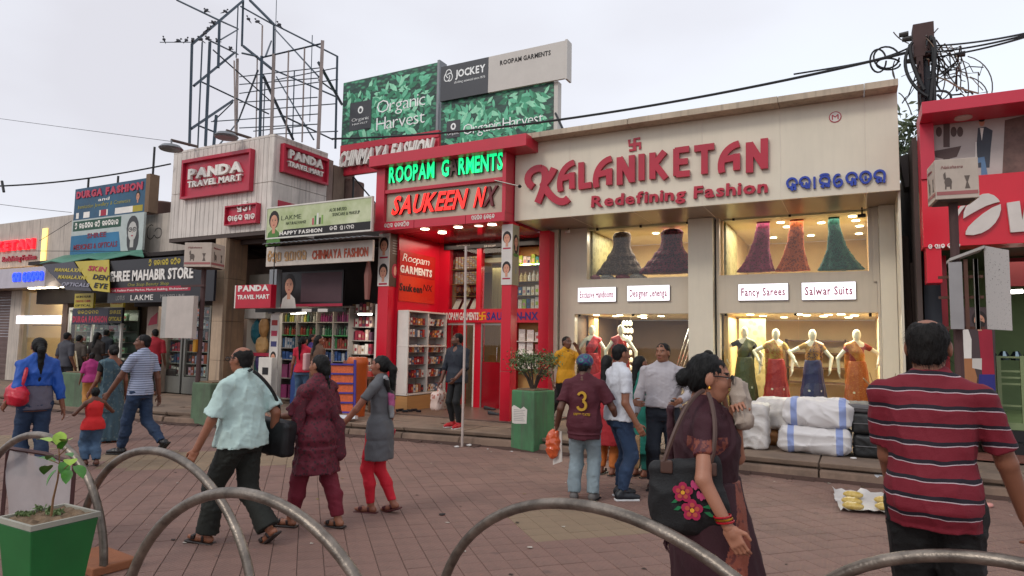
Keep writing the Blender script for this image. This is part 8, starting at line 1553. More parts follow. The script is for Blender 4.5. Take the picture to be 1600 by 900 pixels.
def own(name, G, prims, m, lab, cat, h=.012, **k):
 """a thing carried by a person: top-level, placed in the person's frame"""
 o = blob(name, prims, h, m, label=lab, cat=cat, **k); o.matrix_world = Matrix.Translation(G['t'].location) @ Matrix.Rotation(G['t'].rotation_euler.z, 4, 'Z'); return o
def tubes_on(G, name, pts, r_, m, parent=None, n=14):
 q = MB(); q.tube(bez(*pts, n=n), r_, m, 6); return q.build(name, parent or G['t'], local=True)
g0 = lambda px, py, z=0: tuple(at(px, py, z=z)[:2]) + (z,)
JEAN = cloth('blue_denim', '#1f3450', var=.35, scale=4); JEANW = cloth('washed_denim', '#46607c', var=.45, scale=4); JEANP = cloth('pale_denim', '#7c8a90', var=.25, scale=5); DKT = cloth('black_trouser', '#141414', var=.25); DNAVY = cloth('dark_navy_trouser', '#151c28', var=.25)
BSH = mat('black_shoe', '#131011', rough=.35); WSO = mat('white_sole', '#c8c8c8', rough=.5); BSD = mat('dark_sandal', '#241a18', rough=.5)
# ---- 1 man in the mint shirt
def x_mint(G):
 H = G['H']; q = own('shoulder_bag', G, [B((.30, -.06, .80), (.085, .2, .15), .04, .01, rotm(.1))], mat('bag_black', '#121214', rough=.55, bump=.3, bscale=100), 'black shoulder bag hanging at the side of the man in the mint shirt', 'bag', disp=lambda P: fold(P, .006, 24, 2))
 tubes_on(G, 'strap', [(-.03, -.12, 1.36), (.1, -.2, 1.25), (.26, -.2, 1.05), (.31, -.1, .93)], .014, BLACK, q); tubes_on(G, 'strap', [(-.03, -.1, 1.37), (.03, .1, 1.33), (.2, .14, 1.1), (.3, .04, .93)], .012, BLACK, q)
 c, M = G['hc'], G['M']
 for s in (-1, 1): tubes_on(G, 'glasses', [c + M @ np.array([s * .079, 0, .018]), c + M @ np.array([s * .078, .07, .02]), c + M @ np.array([s * .055, .1, .015])], .0035, BLACK, n=6); q2 = MB(); q2.tube([c + M @ np.array([s * .033 + .024 * math.cos(a), .103, .01 + .018 * math.sin(a)]) for a in np.linspace(0, 6.28, 12)], .0028, BLACK, 5); q2.build('glasses_rim', G['t'], local=True)
person('elderly balding man in a mint short sleeved shirt and black trousers, striding left', g0(368, 848), 188, 1.56, '#8c5840', 'bald', dict(m=cloth('mint_shirt', '#b2c8c2', var=.1, scale=3), sleeve=.46, hem=.485, collar=True, e=.02, boxy=.018, sw=.03, fold=.009, seed=3), dict(m=cloth('black_olive_trouser', '#171a14', var=.3), k=1.25, flare=.03, fold=.01, seed=2, len=.97), dict(k='sandal', m=BSD, strap=True), bulk=1.12, belly=.035,
       ankL=(-.06, .13, .042), ankR=(.05, -.165, .07), footR=38, footL=-4, wrL=(-.2, .1, .47), wrR=(.17, -.06, .5), hy=6, lean=.01, hairm=HAIRG, hipdrop=.015, extra=x_mint, res=.0092)
# ---- 2 woman in maroon kameez
def drape(G, name, rows, m, h=None, **k): return blob(name, [Lo(rows, .01, k.pop('pleat', None))], h or G['res'], m, parent=G['t'], **k)
def x_maroon(G):
 H = G['H']; blob('shawl', [C((-.14, .02, 1.17), (.12, -.03, 1.2), .075, .07, .03), C((-.15, .04, 1.15), (-.2, .06, .86), .07, .055, .03), C((-.05, -.07, 1.2), (.1, -.12, .86), .055, .07, .04), C((.1, -.12, .86), (.12, -.15, .62), .07, .06, .03), C((-.02, .1, 1.16), (-.1, .15, .98), .05, .05, .04)], G['res'], MAR2, parent=G['t'], disp=lambda P: fold(P, .009, 30, 4, (1, 1, .4)))
MAR = pattern('maroon_print', '#5a0e22', '#35101a', scale=34, thr=.34, kind='voronoi', rough=.75); MAR2 = pattern('maroon_shawl', '#4a0f1e', '#6e1026', scale=40, thr=.3, kind='voronoi', rough=.75); CRIM = cloth('crimson_pant', '#6a0e24')
person('woman with a long braid in a dark maroon patterned tunic and shawl, striding left', g0(490, 824), 187, 1.5, '#8c5a42', 'braid', dict(m=MAR, sleeve=.5, hem=.31, e=.02, flare=.14, fold=.01, seed=7, boxy=.03, sw=.02, pleat=(9, .03, 0), name='tunic'), dict(m=CRIM, k=1.1, fold=.007, seed=8), dict(k='sandal', m=BSD, strap=True), sex='f', bulk=1.08,
       ankL=(-.05, .13, .04), ankR=(.05, -.13, .042), footR=6, wrL=(-.13, .24, .62), wrR=(.12, .12, .6), hy=4, extra=x_maroon, res=.0098)
# ---- 3 girl in grey tunic
def x_grey(G):
 PKN = cloth('pink_scarf', '#b05a86'); q = blob('dupatta', [C((-.09, -.1, 1.27), (.0, -.115, 1.08), .028, .03, .02), C((.0, -.115, 1.08), (.1, -.09, 1.27), .03, .028, .02), C((0, -.11, 1.1), (.02, -.12, .9), .035, .025, .02), C((.12, -.07, 1.2), (.17, -.05, .95), .022, .02, .02)], .011, [PKN, BLACK, mat('scarf_grey', '#8a8a8c')], parent=G['t'], disp=lambda P: fold(P, .006, 40, 3, (1, 1, .4)), fm=lambda c: ((c[:, 2] * 9 + c[:, 0] * 3).astype(int) % 3))
 q = own('red_purse', G, [B((.215, .02, .70), (.022, .07, .075), .012, .01, rotm(.3))], mat('red_leather', '#a0142a', rough=.35), 'small red purse in the hand of the girl in the grey tunic', 'purse')
GRT = cloth('grey_tunic', '#57575a', var=.15)
person('girl with long black hair in a grey tunic and bright red leggings, walking left', g0(588, 800), 190, 1.49, '#8a5540', 'ponytail', dict(m=GRT, sleeve=.3, hem=.33, e=.012, flare=.03, fold=.006, seed=12, boxy=.004, pleat=(5, .03, 0), name='tunic'), dict(m=cloth('bright_red_legging', '#c01228'), k=.98, e=.006, fold=.006, seed=5), dict(k='sandal', m=mat('red_sandal', '#4a1216'), strap=True), sex='f', bulk=.9,
       ankL=(-.02, .03, .04), ankR=(.03, -.1, .06), footR=18, wrL=(-.2, .2, .5), wrR=(.13, .02, .475), elbL=(-.6, -1, 0), hy=12, extra=x_grey, res=.0098)
# ---- 4 young man with striped polo, woman in blue jacket, little girl
POLO = stripes('polo_stripe', [(0, '#9aa2b8'), (.45, '#2c3448'), (.68, '#9aa2b8')], .031, wob=.012)
person('man in a white and navy finely striped polo shirt and blue jeans, striding left', g0(213, 710), 196, 1.66, '#6a4230', 'short', dict(m=POLO, sleeve=.36, hem=.49, collar=True, e=.012, fold=.006, seed=21, sw=.018), dict(m=JEAN, k=1.05, fold=.008, seed=6), dict(k='shoe', m=BSH), ankL=(-.04, .12, .045), ankR=(.05, -.2, .1), footR=45, wrL=(-.18, .17, .47), wrR=(.17, -.04, .47), elbL=(-.5, -1, 0), hy=38, extra=lambda G: tubes_on(G, 'wristband', [G['wt'][1] + a for a in ((-.03, .0, .01), (0, .035, .01), (.03, 0, .01), (0, -.03, .01))], .006, WSO))
def x_blue(G):
 q = own('red_handbag', G, [E((-.2, -.04, .94), (.1, .2, .13), .03, rotm(.25)), B((-.2, -.0, .9), (.07, .16, .08), .04, .05)], mat('scarlet_bag', '#b80f2c', rough=.4, bump=.3, bscale=60), 'bright red handbag on the shoulder of the woman in the blue jacket', 'handbag', disp=lambda P: fold(P, .01, 26, 9))
 tubes_on(G, 'strap', [(-.19, -.12, 1.02), (-.14, -.13, 1.2), (-.1, -.07, 1.36), (-.16, .06, 1.2), (-.2, .08, 1.02)], .022, mat('scarlet_bag', '#b80f2c'), q)
 blob('top_hem', [Lo([G['row'](z, *wz, .017) for z, wz in ((.47, (.094, .068)), (.52, (.1, .072)), (.6, (.088, .064)), (.66, (.08, .058)))], .0)], .011, cloth('lilac_grey_top', '#5e5a68'), parent=G['t'], disp=lambda P: fold(P, .005, 24, 3))
person('woman in a short royal blue jacket and jeans with long black hair, walking away', g0(46, 742), 172, 1.6, '#7c4c38', 'ponytail', dict(m=cloth('royal_blue_jacket', '#0f4aa0', rough=.6), sleeve=.8, hem=.64, e=.022, fold=.007, seed=31, boxy=.005, name='jacket'), dict(m=JEAN, k=1.04, fold=.007, seed=7), dict(k='shoe', m=BSH), sex='f', bulk=1.06, ankL=(-.04, .04, .045), ankR=(.05, -.08, .05), wrL=(-.16, .05, .52), wrR=(.165, -.05, .47), hy=-6, extra=x_blue)
person('little girl in a red sleeveless top and washed jeans, walking away with the man', g0(141, 728), 168, .98, '#5c3626', 'tail', dict(m=cloth('scarlet_vest', '#c81e20'), sleeve=0, hem=.46, e=.01, fold=.004, seed=3, boxy=.004, name='vest'), dict(m=JEANW, k=1.3, fold=.006, seed=9), dict(k='shoe', m=mat('brown_shoe', '#5c3426', rough=.5)), sex='f', bulk=1.1, wrL=(-.13, .12, .72), elbL=(-1, -.3, -1), wrR=(.15, .14, .74), elbR=(1, -.2, -1), ankL=(-.05, .04, .06), ankR=(.05, -.05, .06), hy=0, extra=lambda G: own('yellow_toy', G, [E((.14, .16, .76), (.035, .035, .045))], mat('toy_yellow', '#d8a81c', rough=.4), 'small yellow toy held up by the little girl', 'toy'))
def saree(G, m, mb=None, h=None, w0=.105, w1=.17, pleat=(14, .05, 0), pallu=True, drop=.5, zt=.63, fs=.008, fm=None, fwd=0):
 H = G['H']; h = h or G['res']; rows = [(.015 * H, 0, fwd, w1 * H, w1 * .72 * H), (.12 * H, 0, fwd, w1 * .93 * H, w1 * .68 * H), (.3 * H, 0, fwd, w1 * .8 * H, w1 * .62 * H), (.45 * H, 0, fwd * .5, w0 * 1.14 * H, w0 * .9 * H), (.52 * H, 0, 0, w0 * 1.1 * H, w0 * .84 * H), (zt * H, 0, 0, w0 * .9 * H, w0 * .68 * H)]
 blob('saree_skirt', [Lo(rows, .01, pleat)], h, m, parent=G['t'], disp=lambda P: fold(P, fs, 22, 5, (1, 1, .25)), fm=fm)
 if pallu:
  s = pallu; band(G, mb or m, s, h, tail=drop)
def band(G, m, s, h, w=.06, e=.022, tail=.5, name='saree_drape'):
 H = G['H']; n0, n1 = unit((.27, -s * .17)); rows = [G['row'](z, a, b, e + .004) for z, a, b in G['TR'] if .5 < z < .8] + [G['row'](.815, .085, .05, e), G['row'](.84, .05, .04, e)]
 def post(P, v):
  t = (P[:, 0] - s * .07 * H) * n0 + (P[:, 2] - .82 * H) * n1
  return np.maximum(v, np.abs(t) - w * H)
 nb = np.array([0, G['cy'](.84), .828 * H]); P_ = [Lo(rows, .01), C(nb, G['sh'][s], .03 * H + e, G['arm'][0] * H + e, .02)]
 o = blob(name, P_, h, m, parent=G['t'], disp=lambda P: fold(P, .004, 60, 8, (1, 1, .3)), post=post)
 q = blob('saree_tail', [B((s * .07 * H, -.075 * H * G['bulk'] - e, (tail + .83) / 2 * H), (.05 * H, .012 * H, (.83 - tail) / 2 * H), .01, .01)], h, m, parent=G['t'], disp=lambda P: fold(P, .006, 50, 9, (1, .3, .2)))
person('woman in a black blouse and slate blue saree standing behind the striped polo man', g0(168, 690), 170, 1.5, '#7c4c38', 'bun', dict(m=cloth('black_blouse', '#101012'), sleeve=.25, hem=.66, e=.01, low=True, name='blouse'), None, dict(k='sandal', m=mat('orange_sandal', '#b05a34')), sex='f', bulk=1.05, res=FAR, extra=lambda G: saree(G, pattern('slate_saree', '#3d5560', '#5a6a6c', 20, .3), pallu=-1, drop=.3), wrL=(-.16, .1, .5))
# far left group and shoppers
far = [('woman with long hair in dark brown clothes near the jewellery counter', g0(147, 612, .2), 120, 1.52, 'long', '#2e2622', 'f', '#2a2320'), ('man in a dark shirt standing at the jewellery counter', g0(160, 606, .2), 110, 1.62, 'short', '#20242c', 'm', '#1a1a1c'), ('man in a bright red shirt and black trousers beside the travel case', g0(236, 618, .2), 140, 1.62, 'short', '#a01c2a', 'm', '#141414'),
       ('dark haired person in a grey shirt behind the ochre board', g0(98, 622, .2), 100, 1.5, 'short', '#3f3f46', 'm', '#26262a'), ('short person standing right of the ochre board', g0(118, 616, .2), 110, 1.44, 'short', '#4a4038', 'm', '#26262a'), ('person in magenta top low beside the ochre board', g0(138, 640, .2), 150, 1.1, 'short', '#a02c6c', 'f', '#b07a3c')]
for i, (l, p, hd, H, hr_, c_, sx_, b_) in enumerate(far): person(l, p, hd, H, '#6a4230', hr_, dict(m=cloth('far_' + c_[1:], c_), sleeve=.5, hem=.47, e=.012, seed=40 + i), dict(m=cloth('farp_' + b_[1:], b_), k=1.1, seed=i), None, sex=sx_, res=FAR, wrR=(.1, .16, .62) if i < 2 else None, hy=(-30, 20, 30, 0, 0, 0)[i])
# stall shoppers and keeper
person('woman in a bright red top and jeans with a long ponytail at the shampoo shelves', g0(470, 640, .2), 120, 1.5, '#8a5540', 'ponytail', dict(m=cloth('red_top', '#b81a34'), sleeve=.25, hem=.5, e=.01, seed=2), dict(m=JEANW, k=1.05), None, sex='f', res=FAR, wrR=(.1, .16, .62), hy=-20)
person('woman in violet seen in profile between the shoppers at the stall', g0(484, 634, .2), 30, 1.55, '#8a5540', 'long', dict(m=cloth('violet_top', '#3a2a66'), sleeve=.4, hem=.4, e=.012), dict(m=DKT), None, sex='f', res=FAR)
person('woman in a brown top at the stall with a pink bag on her shoulder', g0(494, 645, .2), 80, 1.52, '#8a5540', 'long', dict(m=cloth('brown_top', '#5a4030'), sleeve=.7, hem=.35, e=.014, flare=.1), dict(m=cloth('green_trouser', '#3f6a46')), None, sex='f', res=FAR, hy=-30, extra=lambda G: own('pink_bag', G, [B((-.22, -.02, .98), (.05, .16, .17), .03, .01)], mat('pale_pink_bag', '#c89a98', rough=.5), 'pale pink shoulder bag of the woman in the brown top', 'bag'))
person('stall keeper in a pale green shirt stretching an arm to the right', g0(517, 628, .2), 285, 1.6, '#3c241a', 'short', dict(m=cloth('pale_green_shirt', '#8ca07c'), sleeve=.9, hem=.47, e=.014, collar=True), dict(m=DKT), None, res=FAR, wrL=(-.4, .1, .76), elbL=(0, -.3, -1), hy=20)
# ---- man in the dark shirt on the footpath
p_ = g0(712, 668, .2)
def x_dark(G):
 H = G['H']; w_ = G['wt'][1]; q = own('carrier_bag', G, [B((w_[0] + .04, w_[1], .42), (.1, .13, .16), .05, .04), C((w_[0] + .02, w_[1], .55), (w_[0], w_[1], .74), .07, .015, .04)], pattern('pale_bag_print', '#c8b0a4', '#a8685a', 16, .3, rough=.4), 'pale plastic carrier bag held by the man in the dark shirt', 'bag', disp=lambda P: fold(P, .01, 34, 2))
person('man in a dark navy shirt, black trousers and red shoes standing on the footpath', p_, 262, 1.58, '#6a4434', 'short', dict(m=cloth('navy_shirt', '#141b28', rough=.7), sleeve=.62, hem=.47, collar=True, vneck=True, e=.014, boxy=.012, fold=.006, seed=51), dict(m=cloth('slim_black', '#101113'), k=.98, e=.006), dict(k='shoe', m=mat('red_shoe', '#b81c28', rough=.5), sole=WSO), ankL=(-.06, .02, .045), ankR=(.06, -.02, .045), wrR=(.17, .06, .47), wrL=(-.1, .14, .52), elbL=(-1, -.6, 0), hy=-42, bulk=1.1, belly=.01, beard='stubble', extra=x_dark, holdR=True)
person('man in a mustard yellow t-shirt with a hand at his mouth by the cream shop', g0(884, 668, .2), 332, 1.56, '#6a4230', 'short', dict(m=cloth('mustard_shirt', '#c48a12'), sleeve=.34, hem=.48, e=.014, boxy=.012, fold=.006, seed=61, sw=.018), dict(m=cloth('dark_brown_trouser', '#241e20'), k=1.12, fold=.008), dict(k='shoe', m=BSH), ankL=(-.05, .06, .045), ankR=(.05, -.24, .06), footR=20, wrL=(-.04, .14, .86), elbL=(-.6, .3, -1), wrR=(.17, -.02, .5), hy=0, bulk=1.02)
# ---- boy with the number on his back
def x_three(G):
 H = G['H']; z = .69 * H; Y3 = mat('yellow_number', '#b88e24', rough=.6)
 q = MB(); 
 def w3(pts, wd): 
  vs = []
  ribbon(q, Fr((0, -.115, z), (1, 0, 0)), pts, wd, Y3, 0, .042)
 w3(arcp(0, .045, .038, .04, 160, -75, 12), .024); w3(arcp(0, -.045, .044, .046, 75, -165, 12), .024); q.build('number', G['t'], local=True)
 q = MB(); write('UNITED STATES', Fr((0, -.095, 0), (1, 0, 0)), -.085, z - .15, .17, .026, Y3, None, mb=q, depth=.048, z=0, off=.02); q.build('lettering', G['t'], local=True)
 blob('cap', [E((0, -.005, .06), (.088, .105, .075), .01), E((0, -.01, .045), (.09, .107, .05), .01)], .007, [mat('cap_blue', '#18355c', rough=.5), mat('cap_violet', '#43205c', rough=.5), mat('cap_teal', '#1f6a68', rough=.5)], parent=G['t'], fm=lambda c: ((np.sin(c[:, 0] * 60) + np.sin(c[:, 2] * 70) + np.sin(c[:, 1] * 50)) * 1.2 + 3).astype(int) % 3).location = G['hc']
 w_ = G['wt'][-1]; o = own('orange_bag', G, [E((w_[0] - .05, w_[1] + .03, w_[2] - .2), (.085, .06, .16), .02), C((w_[0] - .02, w_[1] + .02, w_[2] - .1), (w_[0], w_[1], w_[2] - .06), .03, .015, .03)], mat('orange_plastic_bag', '#c8562c', rough=.15, var=.2, coat=.5), 'shiny orange plastic bag in the left hand of the boy with the number shirt', 'bag', h=.009, disp=lambda P: fold(P, .009, 50, 3, (.3, .3, 1)))
 q = MB(); fw_ = Fr((w_[0] + .0, w_[1] + .06, w_[2] - .38), (.6, -.3, 0), (-.1, 0, 1)); q.prism(fw_, [(-.07, -.05), (.06, 0), (.09, .32), (-.02, .33)], 0, .01, PAPER); o = q.build('white_envelope', label='white paper envelope beside the orange plastic bag', cat='envelope', local=True); o.matrix_world = Matrix.Translation(G['t'].location) @ Matrix.Rotation(G['t'].rotation_euler.z, 4, 'Z')
person('boy in a maroon t-shirt with a yellow number three and a patterned cap', g0(912, 782), 100, 1.5, '#5c3828', 'short', dict(m=cloth('maroon_tshirt', '#4a1220'), sleeve=.4, hem=.42, e=.02, boxy=.022, collar=True, fold=.007, seed=71, sw=.022), dict(m=JEANP, k=1.12, fold=.009, seed=3, len=.99, flare=.012), dict(k='shoe', m=mat('grey_shoe', '#5a5654')), bulk=.98, ankL=(-.07, 0, .045), ankR=(.06, .02, .045), wrL=(-.2, .02, .5), wrR=(.22, .12, .53), elbR=(.4, -1, 0), hy=-10, hp=-8, extra=x_three, holdL=True, curl=.2)
person('man in a white shirt and blue jeans talking, seen from behind his left side', g0(968, 778), 42, 1.64, '#865740', 'short', dict(m=cloth('white_shirt', '#c4c6cc', var=.06), sleeve=.36, hem=.5, collar=True, e=.015, boxy=.01, fold=.008, seed=81), dict(m=JEAN, k=1.06, belt=True, fold=.008, seed=12), dict(k='shoe', m=mat('navy_shoe', '#10141c', rough=.5), sole=WSO), bulk=1.06, belly=.015, ankL=(-.06, .03, .045), ankR=(.06, -.01, .045), wrL=(-.1, .13, .6), wrR=(.16, .05, .485), hy=4)
def x_smile(G):
 H = G['H']; w_ = G['wt'][1]; o = own('paper_bag', G, [B((w_[0] + .02, w_[1] + .02, .42), (.08, .14, .17), .02, .01)], mat('tan_paper_bag', '#b08a60', rough=.7, var=.2), 'tan printed paper bag in the hand of the smiling man', 'bag'); tubes_on(G, 'handle', [w_ + [.02, -.05, -.1], w_ + [0, 0, .03], w_ + [.02, .07, -.1]], .006, mat('tan_paper_bag', '#b08a60'), o)
 w2 = G['wt'][-1]; own('mobile_phone', G, [B((w2[0] + .06, w2[1] + .05, w2[2] + .01), (.02, .05, .008), .004, .01)], BLACK, 'dark mobile phone in the hand of the smiling man', 'phone', h=.005)
 q = MB(); y = G['row'](.565, .088, .062, .02)[4] + .006; q.box(-.025, .025, y, y + .012, .553 * H, .582 * H, mat('steel_buckle', '#9a9a98', metal=.8, rough=.3)); q.build('buckle', G['t'], local=True)
person('smiling man in a pale grey striped shirt and dark jeans facing his friends', g0(1036, 764), 284, 1.66, '#865840', 'short', dict(m=stripes('pin_stripe', [(0, '#a8a2a4'), (.8, '#85818a')], .014, axis='X'), sleeve=.92, hem=.555, collar=True, e=.016, boxy=.02, fold=.008, seed=91), dict(m=DNAVY, k=1.14, belt=True, fold=.007, seed=13), dict(k='shoe', m=BSH), bulk=1.14, belly=.03, ankL=(-.07, .02, .045), ankR=(.07, 0, .045), wrR=(.19, .06, .48), wrL=(-.1, .2, .61), elbL=(-1, -.7, -.2), hy=-26, extra=x_smile, holdR=True, res=.0095)
person('woman in a teal tunic standing between the two talking men', g0(1000, 745), 60, 1.5, '#7c4c38', 'long', dict(m=cloth('teal_tunic', '#0f6a5c'), sleeve=.4, hem=.2, e=.014, flare=.12, name='tunic'), dict(m=cloth('teal_pant', '#0f5a50')), dict(k='sandal', m=BSD), sex='f', res=FAR, hy=-10)
person('woman in red and orange standing behind the boy with the number shirt', g0(948, 742), 80, 1.5, '#7c4c38', 'long', dict(m=cloth('red_kurta', '#9c1c24'), sleeve=.4, hem=.25, e=.014, flare=.1, name='tunic'), dict(m=cloth('orange_trouser', '#b8682c')), dict(k='sandal', m=BSD), sex='f', res=FAR)
person('man whose dark hair shows behind the woman in the maroon saree', g0(1108, 728), 80, 1.58, '#6a4230', 'short', dict(m=cloth('grey_shirt_b', '#8c8a88'), sleeve=.36, hem=.47, e=.014), dict(m=DKT), dict(k='shoe', m=BSH), res=FAR)
# ---- woman in the maroon saree, nearest
SAR = cloth('wine_saree', '#300814', rough=.8, var=.15, bump=.2); SAR2 = pattern('copper_border', '#84422f', '#55201c', scale=26, thr=.42, kind='noise', rough=.5, metal=.15)
BLS = pattern('blouse_cuff', '#7a3c2c', '#4a1620', scale=40, thr=.48, kind='noise', rough=.6)
def x_saree(G):
 H = G['H']
 def fmb(c):
  th = np.degrees(np.arctan2(c[:, 0], c[:, 1])); return ((np.abs(th - np.interp(c[:, 2], [.1, .5, 1.0], [125, 80, 30])) < 15) | (c[:, 2] < .07)).astype(int)
 saree(G, [SAR, SAR2], h=.0085, w0=.142, w1=.23, fwd=.05, pallu=0, pleat=(16, .03, 0), fs=.006, fm=fmb)
 band(G, SAR, -1, .0085, w=.085, e=.026, tail=.42)
 q = own('tote_bag', G, [B((.215, -.10, .96), (.04, .165, .155), .035, .01, rotm(.12, 0, .1)), E((.215, -.10, .90), (.05, .178, .135), .04)], mat('tote_black', '#111113', rough=.7, bump=.3, bscale=120), 'large black tote bag with embroidered flowers on the arm of the saree woman', 'bag', h=.009, disp=lambda P: fold(P, .006, 22, 6))
 LB = mat('brown_leather', '#4a3026', rough=.5)
 tubes_on(G, 'handle', [(.262, -.2, 1.1), (.25, -.16, 1.22), (.2, -.1, 1.39), (.1, -.02, 1.41)], .011, LB, q); tubes_on(G, 'handle', [(.262, .0, 1.1), (.26, .03, 1.2), (.22, .03, 1.32), (.12, .0, 1.40)], .011, LB, q)
 for y in (-.19, .0): blob('handle_patch', [B((.262, y, 1.075), (.008, .028, .03), .006, .004)], .006, LB, parent=q)
 MG, GR, YE = mat('stitch_magenta', '#a01444', rough=.6), mat('stitch_green', '#0f6a3c', rough=.6), mat('stitch_yellow', '#d89a28', rough=.6); fb_ = Fr((.274, .07, .17), (0, 1, 0), (0, 0, 1)); q2 = MB()
 for cx, cz, s in ((-.19, .80, .034), (-.15, .725, .036)):
  for k in range(5): a = k * 1.257 + .3; oval(q2, fb_, cx + math.cos(a) * s * .8, cz + math.sin(a) * s * .8, s * .55, s * .55, MG, .001 + .0004 * k, 10); oval(q2, fb_, cx + math.cos(a) * s * .62, cz + math.sin(a) * s * .62, s * .3, s * .3, mat('stitch_orange', '#b04a38'), .004 + .0004 * k, 8)
  oval(q2, fb_, cx, cz, s * .28, s * .28, YE, .007, 8)
 for cx, cz in ((-.135, .83), (-.085, .82), (-.11, .785)):
  for k in (-1, 0, 1): oval(q2, fb_, cx + k * .012, cz + .008 * abs(k), .009, .018, mat('stitch_pink', '#b83c6c'), .001 + .0004 * (k + 1), 8)
 for x0, z0, x1, z1 in ((-.1, .72, -.05, .70), (-.11, .74, -.04, .745), (-.24, .75, -.2, .77), (-.23, .72, -.19, .735)): q2.prism(fb_, [(x0, z0), ((x0 + x1) / 2, (z0 + z1) / 2 + .012), (x1, z1), ((x0 + x1) / 2, (z0 + z1) / 2 - .008)], .0005, .0012, GR)
 q2.build('embroidery', q, local=True)
 for dz in (0, .012): tubes_on(G, 'bangle', [G['wt'][1] + unit(G['el'][1] - G['wt'][1]) * (.03 + dz) + np.array([.034 * math.cos(a), .034 * math.sin(a), 0]) for a in ()] or [G['wt'][1] + [0, 0, .03]] * 2, .001, RED) if 0 else None
 for k, (m, dz) in enumerate(((mat('red_bangle', '#9c1220', rough=.25), .03), (mat('gold', '#b8862e'), .042), (mat('red_bangle', '#9c1220'), .054))):
  for s in ((1,) if k < 3 else ()): c = G['wt'][s] + unit(G['el'][s] - G['wt'][s]) * dz; q3 = MB(); q3.tube([c + np.array([.035 * math.cos(a), .035 * math.sin(a), .006 * math.sin(a)]) for a in np.linspace(0, 6.2832, 20)], .0045, m, 6); q3.build('bangle', G['t'], local=True)
 c, M = G['hc'], G['M']; own('handkerchief', G, [E((c[0], c[1] + .14, c[2] - .08), (.055, .04, .07), .02), C((c[0] + .02, c[1] + .13, c[2] - .03), (c[0] + .02, c[1] + .15, c[2] - .19), .03, .055, .03)], cloth('hanky', '#a8988a'), 'crumpled pale handkerchief held to the face of the saree woman', 'handkerchief', h=.007, disp=lambda P: fold(P, .009, 60, 4))
 for s in (-1, 1):
  tubes_on(G, 'glasses', [c + M @ np.array([s * .078, -.0, .016]), c + M @ np.array([s * .078, .06, .02]), c + M @ np.array([s * .06, .1, .015])], .003, BLACK, n=6); q2 = MB(); q2.tube([c + M @ np.array([s * .034 + .027 * math.cos(a), .108 - .004 * abs(math.cos(a)), .008 + .019 * math.sin(a)]) for a in np.linspace(0, 6.28, 16)], .0034, BLACK, 5); q2.build('glasses_rim', G['t'], local=True)
 q2 = MB(); e_ = c + M @ np.array([.084, .0, -.04]); q2.lathe(e_, [(.003, -.012), (.008, -.004), (.003, .006)], mat('gold', '#b8862e'), 8); q2.build('earring', G['t'], local=True)
 q2 = MB(); r = random.Random(1)
 for i in range(26): b = np.array([-.11 + r.uniform(-.07, .07), -.19 + r.uniform(-.01, .01), .67 + r.uniform(-.01, .01)]); q2.tube([b, b - [r.uniform(-.01, .01), r.uniform(-.01, .01), .03], b - [r.uniform(-.02, .02), r.uniform(-.02, .02), .06]], .0025, SAR, 4)
 q2.build('tassels', G['t'], local=True, kind='stuff')
ps = at(1112, 555, y=3.15); k_ = 1.55 / (ps[2])
person('woman in wine saree with glasses and black bun, holding a cloth to her face', g0(1108, 1082), 14, 1.585, '#a06c54', 'bun', dict(m=[cloth('wine_blouse', '#360a18'), BLS], sleeve=.32, hem=.6, e=.012, boxy=.0, fold=.003, name='blouse', sw=.006, fm=lambda c: ((np.abs(c[:, 0]) > .14) & (c[:, 2] < 1.2)).astype(int)), None, dict(k='sandal', m=BSD), sex='f', bulk=1.22, belly=.02, res=NEAR + .001, wrR=(.2, .045, .53), elbR=(.5, -1, 0), armk=.9, hs=1.1, wrL=(.0, .085, .80), elbL=(-.4, .2, -1), holdL=True, hp=-6, hy=0, extra=x_saree, curl=.55)
# ---- man in the striped shirt, nearest at right
STR = stripes('red_navy_stripe', [(0, '#700c20'), (.62, '#b8a4a8'), (.67, '#140a1a'), (.88, '#700c20')], .079, wob=.04, phase=.35)
person('heavy man seen from behind in a red polo shirt with white and navy stripes', g0(1470, 1104), 84, 1.765, '#84543e', 'balding', dict(m=STR, sleeve=.42, hem=.455, e=.014, boxy=.012, collar=True, fold=.006, seed=101, sw=.02), dict(m=cloth('plain_black', '#0d0d0e'), k=1.2, fold=.008), dict(k='shoe', m=BSH), bulk=1.0, belly=.03, res=NEAR + .001, hs=1.12, wrL=(-.1, .13, .5), wrR=(.21, .1, .455), elbR=(.35, -1, 0), hy=-4, hairm=HAIRG, curl=.7)
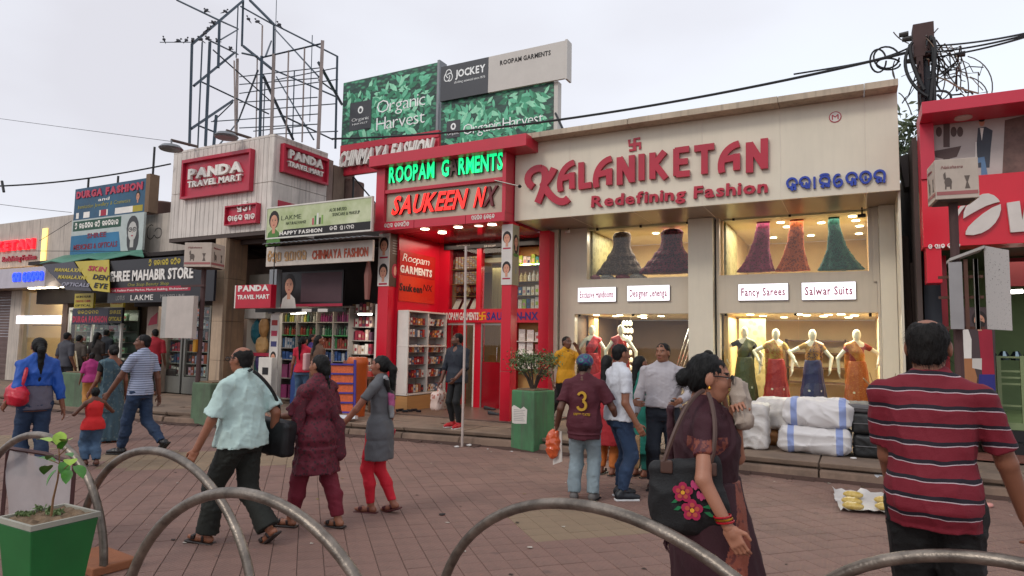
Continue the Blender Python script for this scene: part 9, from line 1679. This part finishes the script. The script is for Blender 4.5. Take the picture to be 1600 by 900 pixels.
# ---- shop figures in sarees
MANN = mat('mannequin_white', '#e8dcc4', rough=.35, var=.02)
def dress(c1, c2, cb, blouse, side=1):
 def f(G):
  saree(G, pattern('silk_' + c1[1:], c1, c2, 46, .3, rough=.5), pattern('zari_' + cb[1:], cb, c1, 40, .36, rough=.4, metal=.3), h=.014, pallu=side, w0=.098, w1=.17, drop=.25)
 return f
zf = .5
MQ = [(1163, 509, 'mannequin in an olive saree with black blouse, leftmost in the right window', '#4a4a2a', '#6a683a', '#5a5a34', '#141210', 12.35, (.21, .05, .6), (-.17, .0, .5)), (1212, 512, 'mannequin in a red saree with broad gold border in the right window', '#a01c20', '#c04030', '#a8843c', '#a8843c', 12.35, (.2, .08, .6), (-.17, .02, .5)),
      (1269, 513, 'mannequin in a navy saree with golden brown border in the right window', '#1e2050', '#2c2c66', '#9a6c38', '#a87c34', 12.35, (.2, .08, .6), (-.17, .06, .52)), (1338, 513, 'mannequin in an orange silk saree, rightmost in the window', '#b0541c', '#c87830', '#b8762c', '#8c2a20', 12.35, (.19, .0, .5), (-.19, .09, .6)),
      (925, 507, 'mannequin in a scarlet one shouldered drape in the left lower window', '#a81c28', '#b83038', '#c03038', '#141014', 12.32, (.19, .04, .5), (-.17, .03, .5)), (970, 506, 'mannequin in a red drape right of the scarlet one, half hidden by the men', '#8c1a1c', '#a82c28', '#a02828', '#a02424', 12.32, (.19, .04, .5), (-.19, .04, .5))]
for i, (px, py, l, c1, c2, cb, bl, y, wr_, wl_) in enumerate(MQ):
 top = at(px, py, y=y); H = top[2] - zf
 person(l, (top[0], y, zf), 283 if px > 1100 else 290, H, hair=None, mannequin=MANN, name='mannequin', cat='mannequin', sex='f', group='mannequins in the shop windows', bulk=.82, res=.0135, top=dict(m=cloth('bl_' + bl[1:], bl), sleeve=.2 if i < 4 else 0, hem=.625, e=.008, low=True, name='blouse'), bottom=None, wrR=wl_ if 0 else wr_, wrL=wl_, elbL=(-1, -.4, 0), elbR=(1, -.4, 0), extra=dress(c1, c2, cb, bl, 1 if i % 2 else -1))
q = MB(); a_, b_ = at(1125, 600, y=12.3)[0], at(1374, 600, y=12.3)[0]; q.box(LR[0] + .02, LR[1] - .02, Y1 + T + .02, Y1 + T + .9, zl0 + .022, zf - .002, WOODB); q.box(LL[0] + .02, LL[1] - .02, Y1 + T + .02, Y1 + T + .9, zl0 + .022, zf - .002, WOODB); q.build('display_plinth', shop)
